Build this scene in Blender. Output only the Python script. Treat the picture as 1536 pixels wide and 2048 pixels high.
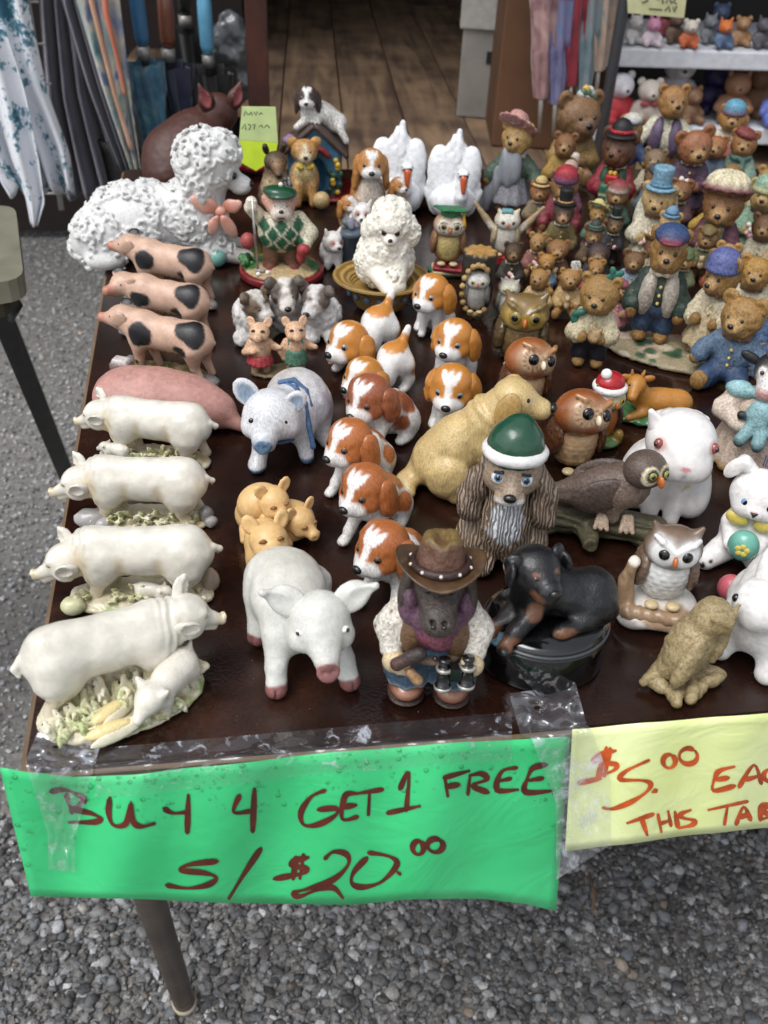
import bpy, math, random
import numpy as np
from mathutils import Matrix, Vector, Euler

for _o in list(bpy.data.objects): bpy.data.objects.remove(_o)
SC = bpy.context.scene
COL = SC.collection
R = math.radians
TZ = 0.74                                   # height of the table top

# ------------------------------------------------------------------ camera
PITCH, YAW, ROLL = R(37), R(10), R(3)
FPX = 1900.0                                # focal length in photo pixels
CAM_POS = Vector((0, 0, 1.2))
_f = Vector((math.sin(YAW)*math.cos(PITCH), math.cos(YAW)*math.cos(PITCH), -math.sin(PITCH)))
_r = Vector((math.cos(YAW), -math.sin(YAW), 0)); _u = _r.cross(_f)
_rr = _r*math.cos(ROLL)+_u*math.sin(ROLL); _uu = -_r*math.sin(ROLL)+_u*math.cos(ROLL)
cam = bpy.data.cameras.new('camera'); camo = bpy.data.objects.new('camera', cam); COL.objects.link(camo)
camo.matrix_world = Matrix(((_rr.x,_uu.x,-_f.x,CAM_POS.x),(_rr.y,_uu.y,-_f.y,CAM_POS.y),(_rr.z,_uu.z,-_f.z,CAM_POS.z),(0,0,0,1)))
cam.sensor_fit = 'VERTICAL'; cam.sensor_height = 24; cam.lens = 24*FPX/2048
cam.clip_start = 0.02; cam.clip_end = 200
cam.dof.use_dof = True; cam.dof.focus_distance = 0.74; cam.dof.aperture_fstop = 7.0
SC.camera = camo

# ------------------------------------------------------------------ light: bright overcast
W = bpy.data.worlds.new('World'); SC.world = W; W.use_nodes = True
wn = W.node_tree; bg = wn.nodes['Background']
sky = wn.nodes.new('ShaderNodeTexSky'); sky.sky_type = 'NISHITA'; sky.sun_disc = False
sky.sun_elevation = R(62); sky.sun_rotation = R(238); sky.dust_density = 3; sky.air_density = 1.0
hs = wn.nodes.new('ShaderNodeHueSaturation'); hs.inputs['Saturation'].default_value = 0.28
wn.links.new(sky.outputs[0], hs.inputs['Color']); wn.links.new(hs.outputs[0], bg.inputs['Color'])
bg.inputs['Strength'].default_value = 0.15
sl = bpy.data.lights.new('sun', 'SUN'); sl.energy = 1.15; sl.angle = R(34); sl.color = (1, 0.995, 0.985)
so = bpy.data.objects.new('sun', sl); COL.objects.link(so)
# sun_rotation is measured clockwise from +Y seen from above
_az = R(238); _el = R(62)
_d = Vector((math.sin(_az)*math.cos(_el), math.cos(_az)*math.cos(_el), math.sin(_el)))
so.rotation_euler = _d.to_track_quat('Z', 'Y').to_euler()
SC.view_settings.view_transform = 'Standard'; SC.view_settings.look = 'None'
SC.view_settings.exposure = 0.45; SC.view_settings.gamma = 1.0
SC.view_settings.use_curve_mapping = False

# ------------------------------------------------------------------ helpers: placing
def at(px, py, Y):
    """point on the vertical plane at depth Y that is seen at photo pixel px, py (used only to measure the layout)"""
    d = _f + _rr*((px-768)/FPX) - _uu*((py-1024)/FPX)
    return CAM_POS + d*(Y/d.y)
def atz(px, py, z):
    d = _f + _rr*((px-768)/FPX) - _uu*((py-1024)/FPX)
    return CAM_POS + d*((z-CAM_POS.z)/d.z)

def lin(c):
    """sRGB hex or 0-255 triple -> linear"""
    if isinstance(c, str):
        c = c.lstrip('#'); c = tuple(int(c[i:i+2], 16) for i in (0, 2, 4))
    o = []
    for v in c[:3]:
        v /= 255.0
        o.append(v/12.92 if v <= 0.04045 else ((v+0.055)/1.055)**2.4)
    return tuple(o)
H = lin

# ------------------------------------------------------------------ helpers: noise
def _hash(ix, iy, iz, s):
    n = (ix*374761393 + iy*668265263 + iz*1274126177 + s*974634777) & 0xffffffff
    n = ((n ^ (n >> 13))*1274126177) & 0xffffffff
    n = (n ^ (n >> 16)) & 0xffff
    return n.astype(np.float32)/32767.5-1.0
def noise(P, sc=1.0, seed=0):
    Q = np.asarray(P, dtype=np.float64)*sc
    I = np.floor(Q).astype(np.int64); f = (Q-I).astype(np.float32); f = f*f*(3-2*f)
    x, y, z = I[:, 0], I[:, 1], I[:, 2]
    def h(a, b, c): return _hash(x+a, y+b, z+c, seed)
    fx, fy, fz = f[:, 0], f[:, 1], f[:, 2]
    a = h(0,0,0)*(1-fx)+h(1,0,0)*fx; b = h(0,1,0)*(1-fx)+h(1,1,0)*fx
    c = h(0,0,1)*(1-fx)+h(1,0,1)*fx; d = h(0,1,1)*(1-fx)+h(1,1,1)*fx
    return (a*(1-fy)+b*fy)*(1-fz)+(c*(1-fy)+d*fy)*fz
def fbm(P, sc=1.0, seed=0, oc=3):
    P = np.asarray(P)
    return sum(noise(P, sc*2**i, seed+i*7)/2**i for i in range(oc))

# ------------------------------------------------------------------ helpers: sculpting with blended volumes
def rotm(r):
    return np.array(Euler([R(a) for a in r]).to_matrix(), dtype=np.float32)
class S:
    """a clay model made of ellipsoids, tapered limbs and rounded boxes that melt into each other (centimetres)"""
    def __init__(s, col='#ffffff', k=0.35):
        s.p = []; s.pa = []; s.col = col; s.k = k
    def _add(s, t, mir, kw):
        s.p.append(dict(t=t, **kw))
        if mir:
            q = dict(t=t, **kw)
            for n in ('c', 'a', 'b'):
                if n in q and q[n] is not None: v = q[n]; q[n] = (-v[0], v[1], v[2])
            if q.get('rot') is not None: r = q['rot']; q['rot'] = (r[0], -r[1], -r[2])
            s.p.append(q)
        return s
    def e(s, c, r, col=None, rot=None, k=None, sub=False, m=False):
        if not hasattr(r, '__len__'): r = (r, r, r)
        return s._add('e', m, dict(c=c, r=r, col=col or s.col, rot=rot, k=s.k if k is None else k, sub=sub))
    def l(s, a, b, ra, rb=None, col=None, k=None, sub=False, m=False):
        return s._add('l', m, dict(a=a, b=b, ra=ra, rb=ra if rb is None else rb, col=col or s.col, k=s.k if k is None else k, sub=sub))
    def ln(s, pts, col=None, k=None, m=False):
        for (p, q) in zip(pts[:-1], pts[1:]): s.l(p[:3], q[:3], p[3], q[3], col, k, m=m)
        return s
    def bx(s, c, h, rd=0.1, col=None, rot=None, k=None, sub=False, m=False):
        return s._add('b', m, dict(c=c, r=h, rd=rd, col=col or s.col, rot=rot, k=s.k if k is None else k, sub=sub))
    def cy(s, c, r, h, rd=0.1, col=None, rot=None, k=None, sub=False, m=False, r2=None):
        """upright drum, radius r at the bottom and r2 at the top, half height h"""
        return s._add('y', m, dict(c=c, r=(r, r2 if r2 is not None else r, h), rd=rd, col=col or s.col, rot=rot, k=s.k if k is None else k, sub=sub))
    def t(s, c, r, w, col=None, rot=None, k=None, m=False):
        return s._add('t', m, dict(c=c, r=(r, w), col=col or s.col, rot=rot, k=s.k if k is None else k, sub=False))
    def pt(s, c, r, col, rot=None, soft=0.2, n=0.0, ns=2.0, m=False, only=None):
        """paint whatever lies inside an ellipsoid"""
        if not hasattr(r, '__len__'): r = (r, r, r)
        s.pa.append((c, r, col, rot, soft, n, ns, only))
        if m: s.pa.append(((-c[0], c[1], c[2]), r, col, (rot[0], -rot[1], -rot[2]) if rot else None, soft, n, ns, only))
        return s
    @staticmethod
    def dist(q, P):
        t = q['t']
        if t == 'l':
            a = np.array(q['a'], np.float32); b = np.array(q['b'], np.float32); ba = b-a
            L = float(ba@ba)+1e-9
            pa = P-a; h = np.clip((pa@ba)/L, 0, 1)
            d = pa-h[..., None]*ba
            return np.sqrt((d*d).sum(-1))-(q['ra']+(q['rb']-q['ra'])*h)
        p = P-np.array(q['c'], np.float32)
        if q.get('rot') is not None: p = p@rotm(q['rot'])
        if t == 'e':
            r = np.array(q['r'], np.float32)
            u = p/r; k0 = np.sqrt((u*u).sum(-1)); v = u/r; k1 = np.sqrt((v*v).sum(-1))+1e-6
            return np.where(k0 < 1e-3, -float(min(q['r'])), k0*(k0-1)/k1)
        if t == 'b':
            r = np.array(q['r'], np.float32)-q['rd']
            a = np.abs(p)-r
            return np.sqrt((np.maximum(a, 0)**2).sum(-1))+np.minimum(a.max(-1), 0)-q['rd']
        if t == 'y':
            r1, r2, h = q['r']; w = np.sqrt(p[..., 0]**2+p[..., 1]**2)
            rr = r1+(r2-r1)*np.clip((p[..., 2]+h)/(2*h), 0, 1)
            a = w-rr+q['rd']; b = np.abs(p[..., 2])-h+q['rd']
            return np.sqrt(np.maximum(a, 0)**2+np.maximum(b, 0)**2)+np.minimum(np.maximum(a, b), 0)-q['rd']
        if t == 't':
            w = np.sqrt(p[..., 0]**2+p[..., 1]**2)-q['r'][0]
            return np.sqrt(w*w+p[..., 2]**2)-q['r'][1]
    @staticmethod
    def bounds(q):
        t = q['t']
        if t == 'l':
            a = np.array(q['a']); b = np.array(q['b'])
            return np.minimum(a-q['ra'], b-q['rb']), np.maximum(a+q['ra'], b+q['rb'])
        c = np.array(q['c'])
        if t == 'y': r = np.array([max(q['r'][:2])]*2+[q['r'][2]])
        elif t == 't': r = np.array([q['r'][0]+q['r'][1]]*2+[q['r'][1]])
        else: r = np.array(q['r'], float)
        if q.get('rot') is not None: r = np.abs(rotm(q['rot']))@r if t != 'e' else np.sqrt((rotm(q['rot'])**2)@(r**2))
        return c-r, c+r
    def field(s, P):
        out = None
        for q in s.p:
            d = s.dist(q, P)
            out = d if out is None else s.comb(out, d, q)
        return out
    @staticmethod
    def comb(a, b, q):
        k = max(q['k'], 1e-4)
        if q['sub']:
            h = np.maximum(k-np.abs(a+b), 0)/k
            return np.maximum(a, -b)+h*h*k*0.25
        h = np.maximum(k-np.abs(a-b), 0)/k
        return np.minimum(a, b)-h*h*k*0.25
    def mesh(s, res=56, disp=None, flat=None, cell=0.0, fast=False):
        los, his = zip(*[s.bounds(q) for q in s.p if not q['sub']])
        lo = np.min(los, 0)-0.05; hi = np.max(his, 0)+0.05
        h = max(float((hi-lo).max())/res, min(cell, float((hi-lo).max())/10))
        lo = lo-2*h; hi = hi+2*h
        n = np.ceil((hi-lo)/h).astype(int)+1
        ax = [lo[i]+h*np.arange(n[i]) for i in range(3)]
        Fv = np.full(n, 1e3, np.float32)
        for q in s.p:
            a, b = s.bounds(q); m = 3*h+q['k']
            i0 = np.clip(np.floor((a-m-lo)/h).astype(int), 0, n-1); i1 = np.clip(np.ceil((b+m-lo)/h).astype(int)+1, 1, n)
            sl_ = tuple(slice(i0[i], i1[i]) for i in range(3))
            G = np.stack(np.meshgrid(*[ax[i][sl_[i]] for i in range(3)], indexing='ij'), -1).astype(np.float32)
            Fv[sl_] = s.comb(Fv[sl_], s.dist(q, G), q)
        if flat is not None:                                    # cut flat at the bottom
            Z = ax[2][None, None, :]
            Fv = np.maximum(Fv, (flat-Z).astype(np.float32))
        ins = Fv < 0
        c8 = [ins[a:n[0]-1+a, b:n[1]-1+b, c:n[2]-1+c] for a in (0, 1) for b in (0, 1) for c in (0, 1)]
        cnt = sum(c.astype(np.int8) for c in c8)
        act = np.argwhere((cnt > 0) & (cnt < 8))
        idx = np.full(cnt.shape, -1, np.int64); idx[act[:, 0], act[:, 1], act[:, 2]] = np.arange(len(act))
        cv = {}
        for a in (0, 1):
            for b in (0, 1):
                for c in (0, 1): cv[a, b, c] = Fv[act[:, 0]+a, act[:, 1]+b, act[:, 2]+c]
        acc = np.zeros((len(act), 3)); num = np.zeros(len(act))
        for u in list(cv):
            for d in range(3):
                if u[d] == 0:
                    v = list(u); v[d] = 1; v = tuple(v)
                    f0, f1 = cv[u], cv[v]; cr = (f0 < 0) != (f1 < 0)
                    t = np.where(cr, f0/np.where(cr, f0-f1, 1), 0)
                    p = np.zeros((len(act), 3)); p += np.array(u); p[:, d] += t
                    acc += p*cr[:, None]; num += cr
        V = lo+h*(act+acc/num[:, None])
        quads = []
        for d in range(3):
            o1, o2 = [(1, 2), (2, 0), (0, 1)][d]
            sA = [slice(1, n[i]-1) for i in range(3)]; sA[d] = slice(0, n[d]-1)
            sB = list(sA); sB[d] = slice(1, n[d])
            A = ins[tuple(sA)]; B = ins[tuple(sB)]
            for fl, msk in ((0, A & ~B), (1, ~A & B)):
                e = np.argwhere(msk)
                if not len(e): continue
                e = e+np.array([0 if i == d else 1 for i in range(3)])
                def at_(x, y):
                    g = e.copy(); g[:, o1] -= x; g[:, o2] -= y
                    return idx[g[:, 0], g[:, 1], g[:, 2]]
                q = np.stack([at_(1, 1), at_(0, 1), at_(0, 0), at_(1, 0)], 1)
                quads.append(q[:, ::-1] if fl else q)
        Fc = np.concatenate(quads)
        # two rounds of pull onto the true surface
        P = V.astype(np.float32); ee = h*0.3
        def grad(P):
            g = np.stack([s.field(P+np.eye(3, dtype=np.float32)[i]*ee)-s.field(P-np.eye(3, dtype=np.float32)[i]*ee) for i in range(3)], -1)
            return g/(np.linalg.norm(g, axis=1, keepdims=True)+1e-9)
        N = None
        if fast: return P, Fc, np.tile(np.array(lin(s.col)), (len(P), 1))
        if flat is None:
            d0 = s.field(P); N = grad(P); P = P-N*np.clip(d0, -h*.6, h*.6)[:, None]
        # colours
        cols = np.zeros((len(P), 3)); ws = np.zeros(len(P)); ds = []
        for q in s.p: ds.append(s.dist(q, P) if not q['sub'] else np.abs(s.dist(q, P))+h*2)
        dm = np.min([d for d in ds], 0)
        for q, d in zip(s.p, ds):
            w = np.exp(-np.maximum(d-dm, 0)/(h*0.9)); ws += w; cols += w[:, None]*np.array(lin(q['col']))
        cols /= ws[:, None]
        for c, r, col, rot, soft, na, ns, only in s.pa:
            q = dict(t='e', c=c, r=r, rot=rot); 
            p = P-np.array(c, np.float32)
            if rot is not None and rot != 'diamond': p = p@rotm(rot)
            u = np.sqrt(((p/np.array(r, np.float32))**2).sum(-1))
            if rot == 'diamond': u = np.abs(p[:, 0])/r[0]+np.abs(p[:, 2])/r[2]+np.maximum(np.abs(p[:, 1])/r[1]-1, 0)*9
            if na: u = u+na*noise(P, ns, 5)
            w = np.clip((1-u)/max(soft, 1e-3)+0.5, 0, 1)
            if only is not None: w = w*(np.abs(cols-np.array(lin(only))).sum(1) < 0.12)
            cols = cols*(1-w[:, None])+w[:, None]*np.array(lin(col))
        if disp is not None:
            if N is None: N = grad(P)
            dd = disp(P, cols)
            P = P+N*dd[:, None]
            if flat is not None: P[:, 2] = np.maximum(P[:, 2], flat)
        return P, Fc, cols

def mkmesh(name, V, Fc, cols=None, scale=0.01, smooth=True):
    V = np.ascontiguousarray(np.asarray(V, np.float32)*scale); Fc = np.asarray(Fc, np.int32)
    me = bpy.data.meshes.new(name)
    me.vertices.add(len(V)); me.vertices.foreach_set('co', V.ravel())
    k = Fc.shape[1]
    me.loops.add(Fc.size); me.loops.foreach_set('vertex_index', Fc.ravel())
    me.polygons.add(len(Fc)); me.polygons.foreach_set('loop_start', np.arange(0, Fc.size, k, dtype=np.int32))
    me.polygons.foreach_set('use_smooth', np.full(len(Fc), smooth))
    me.update(calc_edges=True)
    if cols is not None:
        a = me.color_attributes.new('Col', 'FLOAT_COLOR', 'POINT')
        c4 = np.ones((len(V), 4), np.float32); c4[:, :3] = cols
        a.data.foreach_set('color', c4.ravel())
    return me

# ------------------------------------------------------------------ helpers: materials
MATS = {}
def node(nt, t, **kw):
    n = nt.nodes.new(t)
    for k, v in kw.items(): setattr(n, k, v)
    return n
def paint(kind):
    """painted figurine surface; the colour is the paint on the mesh, the kind gives gloss and relief"""
    if kind in MATS: return MATS[kind]
    # rough, coat, relief scale (1/m), relief height (m), wash, stretch, spec
    P = {'ceramic':   (0.24, 0.3, 130, 0.00025, 0.08, (1,1,1)),
         'porcelain': (0.32, 0.2, 420, 0.0002, 0.10, (1,1,1)),
         'resin':     (0.48, 0.06, 520, 0.0006, 0.42, (1,1,1)),
         'cloth':     (0.55, 0.04, 420, 0.0009, 0.5, (1,1,1)),
         'fur':       (0.48, 0.08, 520, 0.00100, 0.55, (1,1,0.45)),
         'bearfur':   (0.50, 0.05, 620, 0.0010, 0.48, (1,1,.6)),
         'fineglaze': (0.33, 0.2, 800, 0.0004, 0.3, (1,1,0.25)),
         'wool':      (0.5, 0.06, 420, 0.0008, 0.16, (1,1,1)),
         'bisque':    (0.50, 0.0, 200, 0.00020, 0.18, (1,1,1)),
         'plain':     (0.42, 0.06, 300, 0.0002, 0.12, (1,1,1)),
         }[kind]
    m = bpy.data.materials.new(kind+'_paint'); m.use_nodes = True; MATS[kind] = m
    nt = m.node_tree; b = nt.nodes['Principled BSDF']; L = nt.links.new
    at_ = node(nt, 'ShaderNodeAttribute', attribute_name='Col')
    tc = node(nt, 'ShaderNodeTexCoord'); mp = node(nt, 'ShaderNodeMapping'); mp.inputs['Scale'].default_value = P[5]
    L(tc.outputs['Object'], mp.inputs['Vector'])
    nz = node(nt, 'ShaderNodeTexNoise'); nz.inputs['Scale'].default_value = P[2]; nz.inputs['Detail'].default_value = 3; nz.inputs['Distortion'].default_value = 0.6
    L(mp.outputs[0], nz.inputs['Vector'])
    n2 = node(nt, 'ShaderNodeTexNoise'); n2.inputs['Scale'].default_value = 70; n2.inputs['Detail'].default_value = 4
    L(tc.outputs['Object'], n2.inputs['Vector'])
    # wash: paint is thinner or dirtier in the strokes of the relief
    mr = node(nt, 'ShaderNodeMapRange'); mr.inputs[1].default_value = 0.32; mr.inputs[2].default_value = 0.62
    mr.inputs[3].default_value = 1-P[4]; mr.inputs[4].default_value = 1.0+P[4]*0.25
    L(nz.outputs['Fac'], mr.inputs[0])
    m2 = node(nt, 'ShaderNodeMapRange'); m2.inputs[1].default_value = 0.3; m2.inputs[2].default_value = 0.7; m2.inputs[3].default_value = 0.86; m2.inputs[4].default_value = 1.06
    L(n2.outputs['Fac'], m2.inputs[0])
    n3 = node(nt, 'ShaderNodeTexNoise'); n3.inputs['Scale'].default_value = 48; n3.inputs['Detail'].default_value = 9; n3.inputs['Roughness'].default_value = .72; n3.inputs['Distortion'].default_value = 1.5; L(tc.outputs['Object'], n3.inputs['Vector'])
    m3 = node(nt, 'ShaderNodeMapRange'); m3.inputs[1].default_value = .64; m3.inputs[2].default_value = .74; m3.inputs[3].default_value = 1.0; m3.inputs[4].default_value = .72 if kind in ('ceramic', 'porcelain', 'bisque') else .5; L(n3.outputs['Fac'], m3.inputs[0])
    m4 = node(nt, 'ShaderNodeMath', operation='MULTIPLY'); L(m2.outputs[0], m4.inputs[0]); L(m3.outputs[0], m4.inputs[1])
    mu = node(nt, 'ShaderNodeMath', operation='MULTIPLY'); L(mr.outputs[0], mu.inputs[0]); L(m4.outputs[0], mu.inputs[1])
    vm = node(nt, 'ShaderNodeVectorMath', operation='SCALE'); L(at_.outputs['Color'], vm.inputs[0]); L(mu.outputs[0], vm.inputs['Scale'])
    L(vm.outputs[0], b.inputs['Base Color'])
    b.inputs['Roughness'].default_value = P[0]
    b.inputs['Coat Weight'].default_value = P[1]; b.inputs['Coat Roughness'].default_value = 0.12
    rr = node(nt, 'ShaderNodeMapRange'); rr.inputs[3].default_value = P[0]*0.75; rr.inputs[4].default_value = min(1, P[0]*1.35)
    L(n2.outputs['Fac'], rr.inputs[0]); L(rr.outputs[0], b.inputs['Roughness'])
    bp = node(nt, 'ShaderNodeBump'); bp.inputs['Distance'].default_value = P[3]; bp.inputs['Strength'].default_value = 1.0
    L(nz.outputs['Fac'], bp.inputs['Height']); L(bp.outputs[0], b.inputs['Normal'])
    return m
def solid(col, rough=0.4, coat=0.0, metal=0.0, key=None, var=0.08, vs=60, bump=0.0, bs=200, alpha=None, emit=None):
    """plain coloured material with a little wear"""
    key = key or ('solid', col, rough, coat, metal, var, vs, bump, bs)
    if key in MATS: return MATS[key]
    m = bpy.data.materials.new('m_'+str(len(MATS))); m.use_nodes = True; MATS[key] = m
    nt = m.node_tree; b = nt.nodes['Principled BSDF']; L = nt.links.new
    c = lin(col)
    tc = node(nt, 'ShaderNodeTexCoord'); nz = node(nt, 'ShaderNodeTexNoise'); nz.inputs['Scale'].default_value = vs; nz.inputs['Detail'].default_value = 4
    L(tc.outputs['Object'], nz.inputs['Vector'])
    mr = node(nt, 'ShaderNodeMapRange'); mr.inputs[1].default_value = 0.25; mr.inputs[2].default_value = 0.75; mr.inputs[3].default_value = 1-var*1.5; mr.inputs[4].default_value = 1+var
    L(nz.outputs['Fac'], mr.inputs[0])
    vm = node(nt, 'ShaderNodeVectorMath', operation='SCALE'); vm.inputs[0].default_value = c; L(mr.outputs[0], vm.inputs['Scale'])
    L(vm.outputs[0], b.inputs['Base Color'])
    b.inputs['Roughness'].default_value = rough; b.inputs['Coat Weight'].default_value = coat; b.inputs['Metallic'].default_value = metal
    if bump:
        n3 = node(nt, 'ShaderNodeTexNoise'); n3.inputs['Scale'].default_value = bs; n3.inputs['Detail'].default_value = 3
        L(tc.outputs['Object'], n3.inputs['Vector'])
        bp = node(nt, 'ShaderNodeBump'); bp.inputs['Distance'].default_value = bump; L(n3.outputs['Fac'], bp.inputs['Height']); L(bp.outputs[0], b.inputs['Normal'])
    return m

# ------------------------------------------------------------------ helpers: objects
def obj(name, me, mat=None, parent=None):
    o = bpy.data.objects.new(name, me); COL.objects.link(o)
    if mat is not None and me is not None:
        if len(me.materials): pass
        else: me.materials.append(mat)
    if parent is not None: o.parent = parent
    return o
def tag(o, label=None, cat=None, group=None, kind=None):
    if label: o['label'] = label
    if cat: o['category'] = cat
    if group: o['group'] = group
    if kind: o['kind'] = kind
    return o
def copy_tree(o, parent=None):
    c = o.copy(); COL.objects.link(c)
    c.parent = parent
    if parent is not None: c.matrix_parent_inverse = o.matrix_parent_inverse.copy()
    for ch in [x for x in o.children]: copy_tree(ch, c)
    return c
_SPH = {}
def sphere_mesh(mat, seg=16, ring=10):
    k = (mat.name, seg)
    if k not in _SPH:
        V = [(0, 0, 1)]; 
        for i in range(1, ring):
            th = math.pi*i/ring
            for j in range(seg): V.append((math.sin(th)*math.cos(2*math.pi*j/seg), math.sin(th)*math.sin(2*math.pi*j/seg), math.cos(th)))
        V.append((0, 0, -1)); Fs = []
        for j in range(seg): Fs.append((0, 1+j, 1+(j+1) % seg))
        for i in range(ring-2):
            for j in range(seg):
                a = 1+i*seg+j; b = 1+i*seg+(j+1) % seg; Fs.append((a, a+seg, b+seg, b))
        last = len(V)-1; bb = 1+(ring-2)*seg
        for j in range(seg): Fs.append((bb+j, last, bb+(j+1) % seg))
        me = bpy.data.meshes.new('bead'); me.from_pydata(V, [], Fs); me.update()
        me.polygons.foreach_set('use_smooth', [True]*len(me.polygons)); me.materials.append(mat)
        _SPH[k] = me
    return _SPH[k]
BLACK = solid('#0b0a0a', 0.08, 0.6); NOSE = solid('#151211', 0.3, 0.3)
# the layout was surveyed on a plan (cm); this maps the plan onto the table top and gives the local size factor
def _basis(p, y, r):
    f = Vector((math.sin(y)*math.cos(p), math.cos(y)*math.cos(p), -math.sin(p))); a = Vector((math.cos(y), -math.sin(y), 0)); u = a.cross(f)
    return a*math.cos(r)+u*math.sin(r), -a*math.sin(r)+u*math.cos(r), f
_pa, _pu, _pf = _basis(R(42), R(10), R(3))
# corrections to the survey: label fragment -> (shift right, shift down on the plan view, size factor)
ADJ = {
 'large cream sow facing right': (20, 2, .91), 'cowboy boar': (-4, 6, 1.02), 'unpainted tan plaster': (-14, 4, .82), 'white pig with pink hooves': (4, 12, .84),
 'black and tan rottweiler': (-14, 10, .9), 'white rabbit crouching': (-10, 0, .86), 'white owl with brown head': (-14, 18, 1.0), 'whose back is hidden': (-18, 0, 1),
 'cream sow over green': (48, 10, .96), 'cream sow facing left with': (34, 2, .93), 'cream sow with raised ear': (34, 8, .92), 'white rabbit with floppy': (-10, 0, .83),
 'grey brown spaniel': (-14, 4, .91), 'honey coloured piglet winking': (18, 4, 1.1), 'honey coloured piglets': (6, 14, .98), 'grey brown owl with cream': (16, 10, .92),
 'large glossy white rabbit': (-12, 0, .83), 'cream labrador': (36, 0, .88), 'middle of the row': (-16, 0, 1), 'black and white cow': (-14, 0, .93), 'rust brown owl tilting its head, behind': (2, 4, .98),
 'pale blue white pig': (-24, 22, .97), 'dark brown and white spaniel': (-22, 4, 1), 'small brown owl wearing': (-6, 10, .87), 'dusty pink pig': (-4, 4, .96),
 'sitting next to the cream': (-4, 12, .94), 'caramel brown calf': (-2, 8, .84), 'half hidden by the dark': (-22, 6, .94), 'rust brown owl tilting its head, in front': (-16, 12, 1.06), 'bear lounging in blue': (-20, 6, 1),
 'spotted pink pig with snout up': (30, 2, .96), 'spotted pink pig with its face': (48, 0, .95), 'spotted pink pig with head': (20, 2, 1), 'sitting second in its': (-10, 13, .93), 'sitting farthest back': (-8, 17, .93),
 'the one farther back': (-27, 16, 1.03), 'large olive brown': (-10, 2, .95), 'pair of laughing': (0, 22, .92), 'cream knitted sweater': (-22, 16, .87), 'periwinkle': (-28, 27, 1.0), 'navy cap': (-18, 15, .98), 'oval flowered': (-16, 22, .98),
 'three shaggy': (0, 22, .98), 'pointed hat lying': (-20, 0, .95), 'holding up a white card': (-20, 0, .95), 'small sleeping white': (-8, 2, .82), 'grey white owl sitting': (-14, 18, .93), 'dark teal hat and wide': (46, 4, 1), 'upturned straw': (-15, 32, .97),
 'cream and maroon': (-22, 13, .95), 'graduation cap': (-6, 14, .96), 'large white curly poodle': (6, 14, .94), 'small teal ball': (-40, 4, 1), 'snowy owl holding': (-15, 10, .95), 'grey green band': (-16, 0, .85), 'bear bride': (-26, 12, .98), 'two small white terriers': (0, 14, 1),
 'dark collie': (-18, -8, .92), 'tan basset': (-22, 10, 1), 'tan puppy with round': (-26, -22, .95), 'behind the basset': (-19, 6, 1), 'right of the other swan': (-15, 4, .96), 'long purple coat': (-22, 0, 1), 'spaniel lying on the roof': (-20, -16, .97),
 'brick red cap': (-20, -4, 1), 'big chocolate': (14, 2, .98), 'big shaggy': (2, -6, 1.12), 'golden bear in a cream': (-22, -4, 1.12), 'slim bear in a blue': (-25, -6, 1.05), 'small pale bear in a blue': (-22, 6, 1), 'dusty pink sun hat': (-6, 8, 1.04),
}
def plan(x, y, label=''):
    ax = ay = 0; ak = 1
    for kk, vv in ADJ.items():
        if kk in label: ax, ay, ak = vv
    d = Vector((x*.01, y*.01, -.46)); k = d.dot(_pf); px = 768+1600*d.dot(_pa)/k; py = 1024-1600*d.dot(_pu)/k
    p = atz(px+ax, py+ay, TZ); return p.x*100, p.y*100, ak*(1600/k)/(FPX/(p-CAM_POS).dot(_f))
class Fig:
    def __init__(s, name, label, cat, x, y, rot=0, sc=1.0, group=None, z=None, tilt=(0, 0)):
        o = bpy.data.objects.new(name, None); COL.objects.link(o); o.empty_display_size = 0.02
        x, y, k_ = plan(x, y, label); sc = sc*k_
        o.location = (x*0.01, y*0.01, TZ+0.0012 if z is None else TZ+(z-TZ)*k_)
        o.rotation_euler = (R(tilt[0]), R(tilt[1]), R(rot)); o.scale = (sc,)*3
        tag(o, label, cat, group); s.o = o
        s.cell = 1.95/(FPX/2/(o.location-CAM_POS).dot(_f)*.01*sc)      # no finer than the camera can see
    def add(s, part, sculpt, mat='resin', res=48, disp=None, flat=None, parent=None, label=None, fast=False):
        V, Fc, C = sculpt.mesh(res, disp, flat, s.cell, fast)
        o = obj(part, mkmesh(part, V, Fc, C), paint(mat) if isinstance(mat, str) else mat, parent or s.o)
        if label: o['label'] = label
        return o
    def ball(s, part, c, r, mat, rot=None, parent=None, m=False, seg=16):
        if not hasattr(r, '__len__'): r = (r, r, r)
        o = obj(part, sphere_mesh(mat, seg), None, parent or s.o)
        o.location = [v*0.01 for v in c]; o.scale = [v*0.01 for v in r]
        if rot: o.rotation_euler = [R(a) for a in rot]
        if m: s.ball(part, (-c[0], c[1], c[2]), r, mat, (rot[0], -rot[1], -rot[2]) if rot else None, parent, False, seg)
        return o
    def eye(s, c, r, white=None, iris=None, d=(0, -1, 0.1), m=True, glint=False, flat=0.6):
        """an eyeball (child eye) whose pupil is its own child, looking along d"""
        for sx in ((1, -1) if m else (1,)):
            cc = Vector((c[0]*sx, c[1], c[2])); dd = Vector((d[0]*sx, d[1], d[2])).normalized()
            e = obj('eye', sphere_mesh(white or iris or BLACK), None, s.o)
            e.location = cc*0.01; e.scale = (r*0.01,)*3
            if white or iris:
                p = cc+dd*r*0.42
                if white and iris:
                    i = obj('iris', sphere_mesh(iris), None, e); i.location = dd*0.36; i.scale = (0.72,)*3
                    q = obj('pupil', sphere_mesh(BLACK), None, e); q.location = dd*0.62; q.scale = (0.5,)*3
                else:
                    q = obj('pupil', sphere_mesh(BLACK), None, e); q.location = dd*0.45; q.scale = (0.64,)*3
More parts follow.
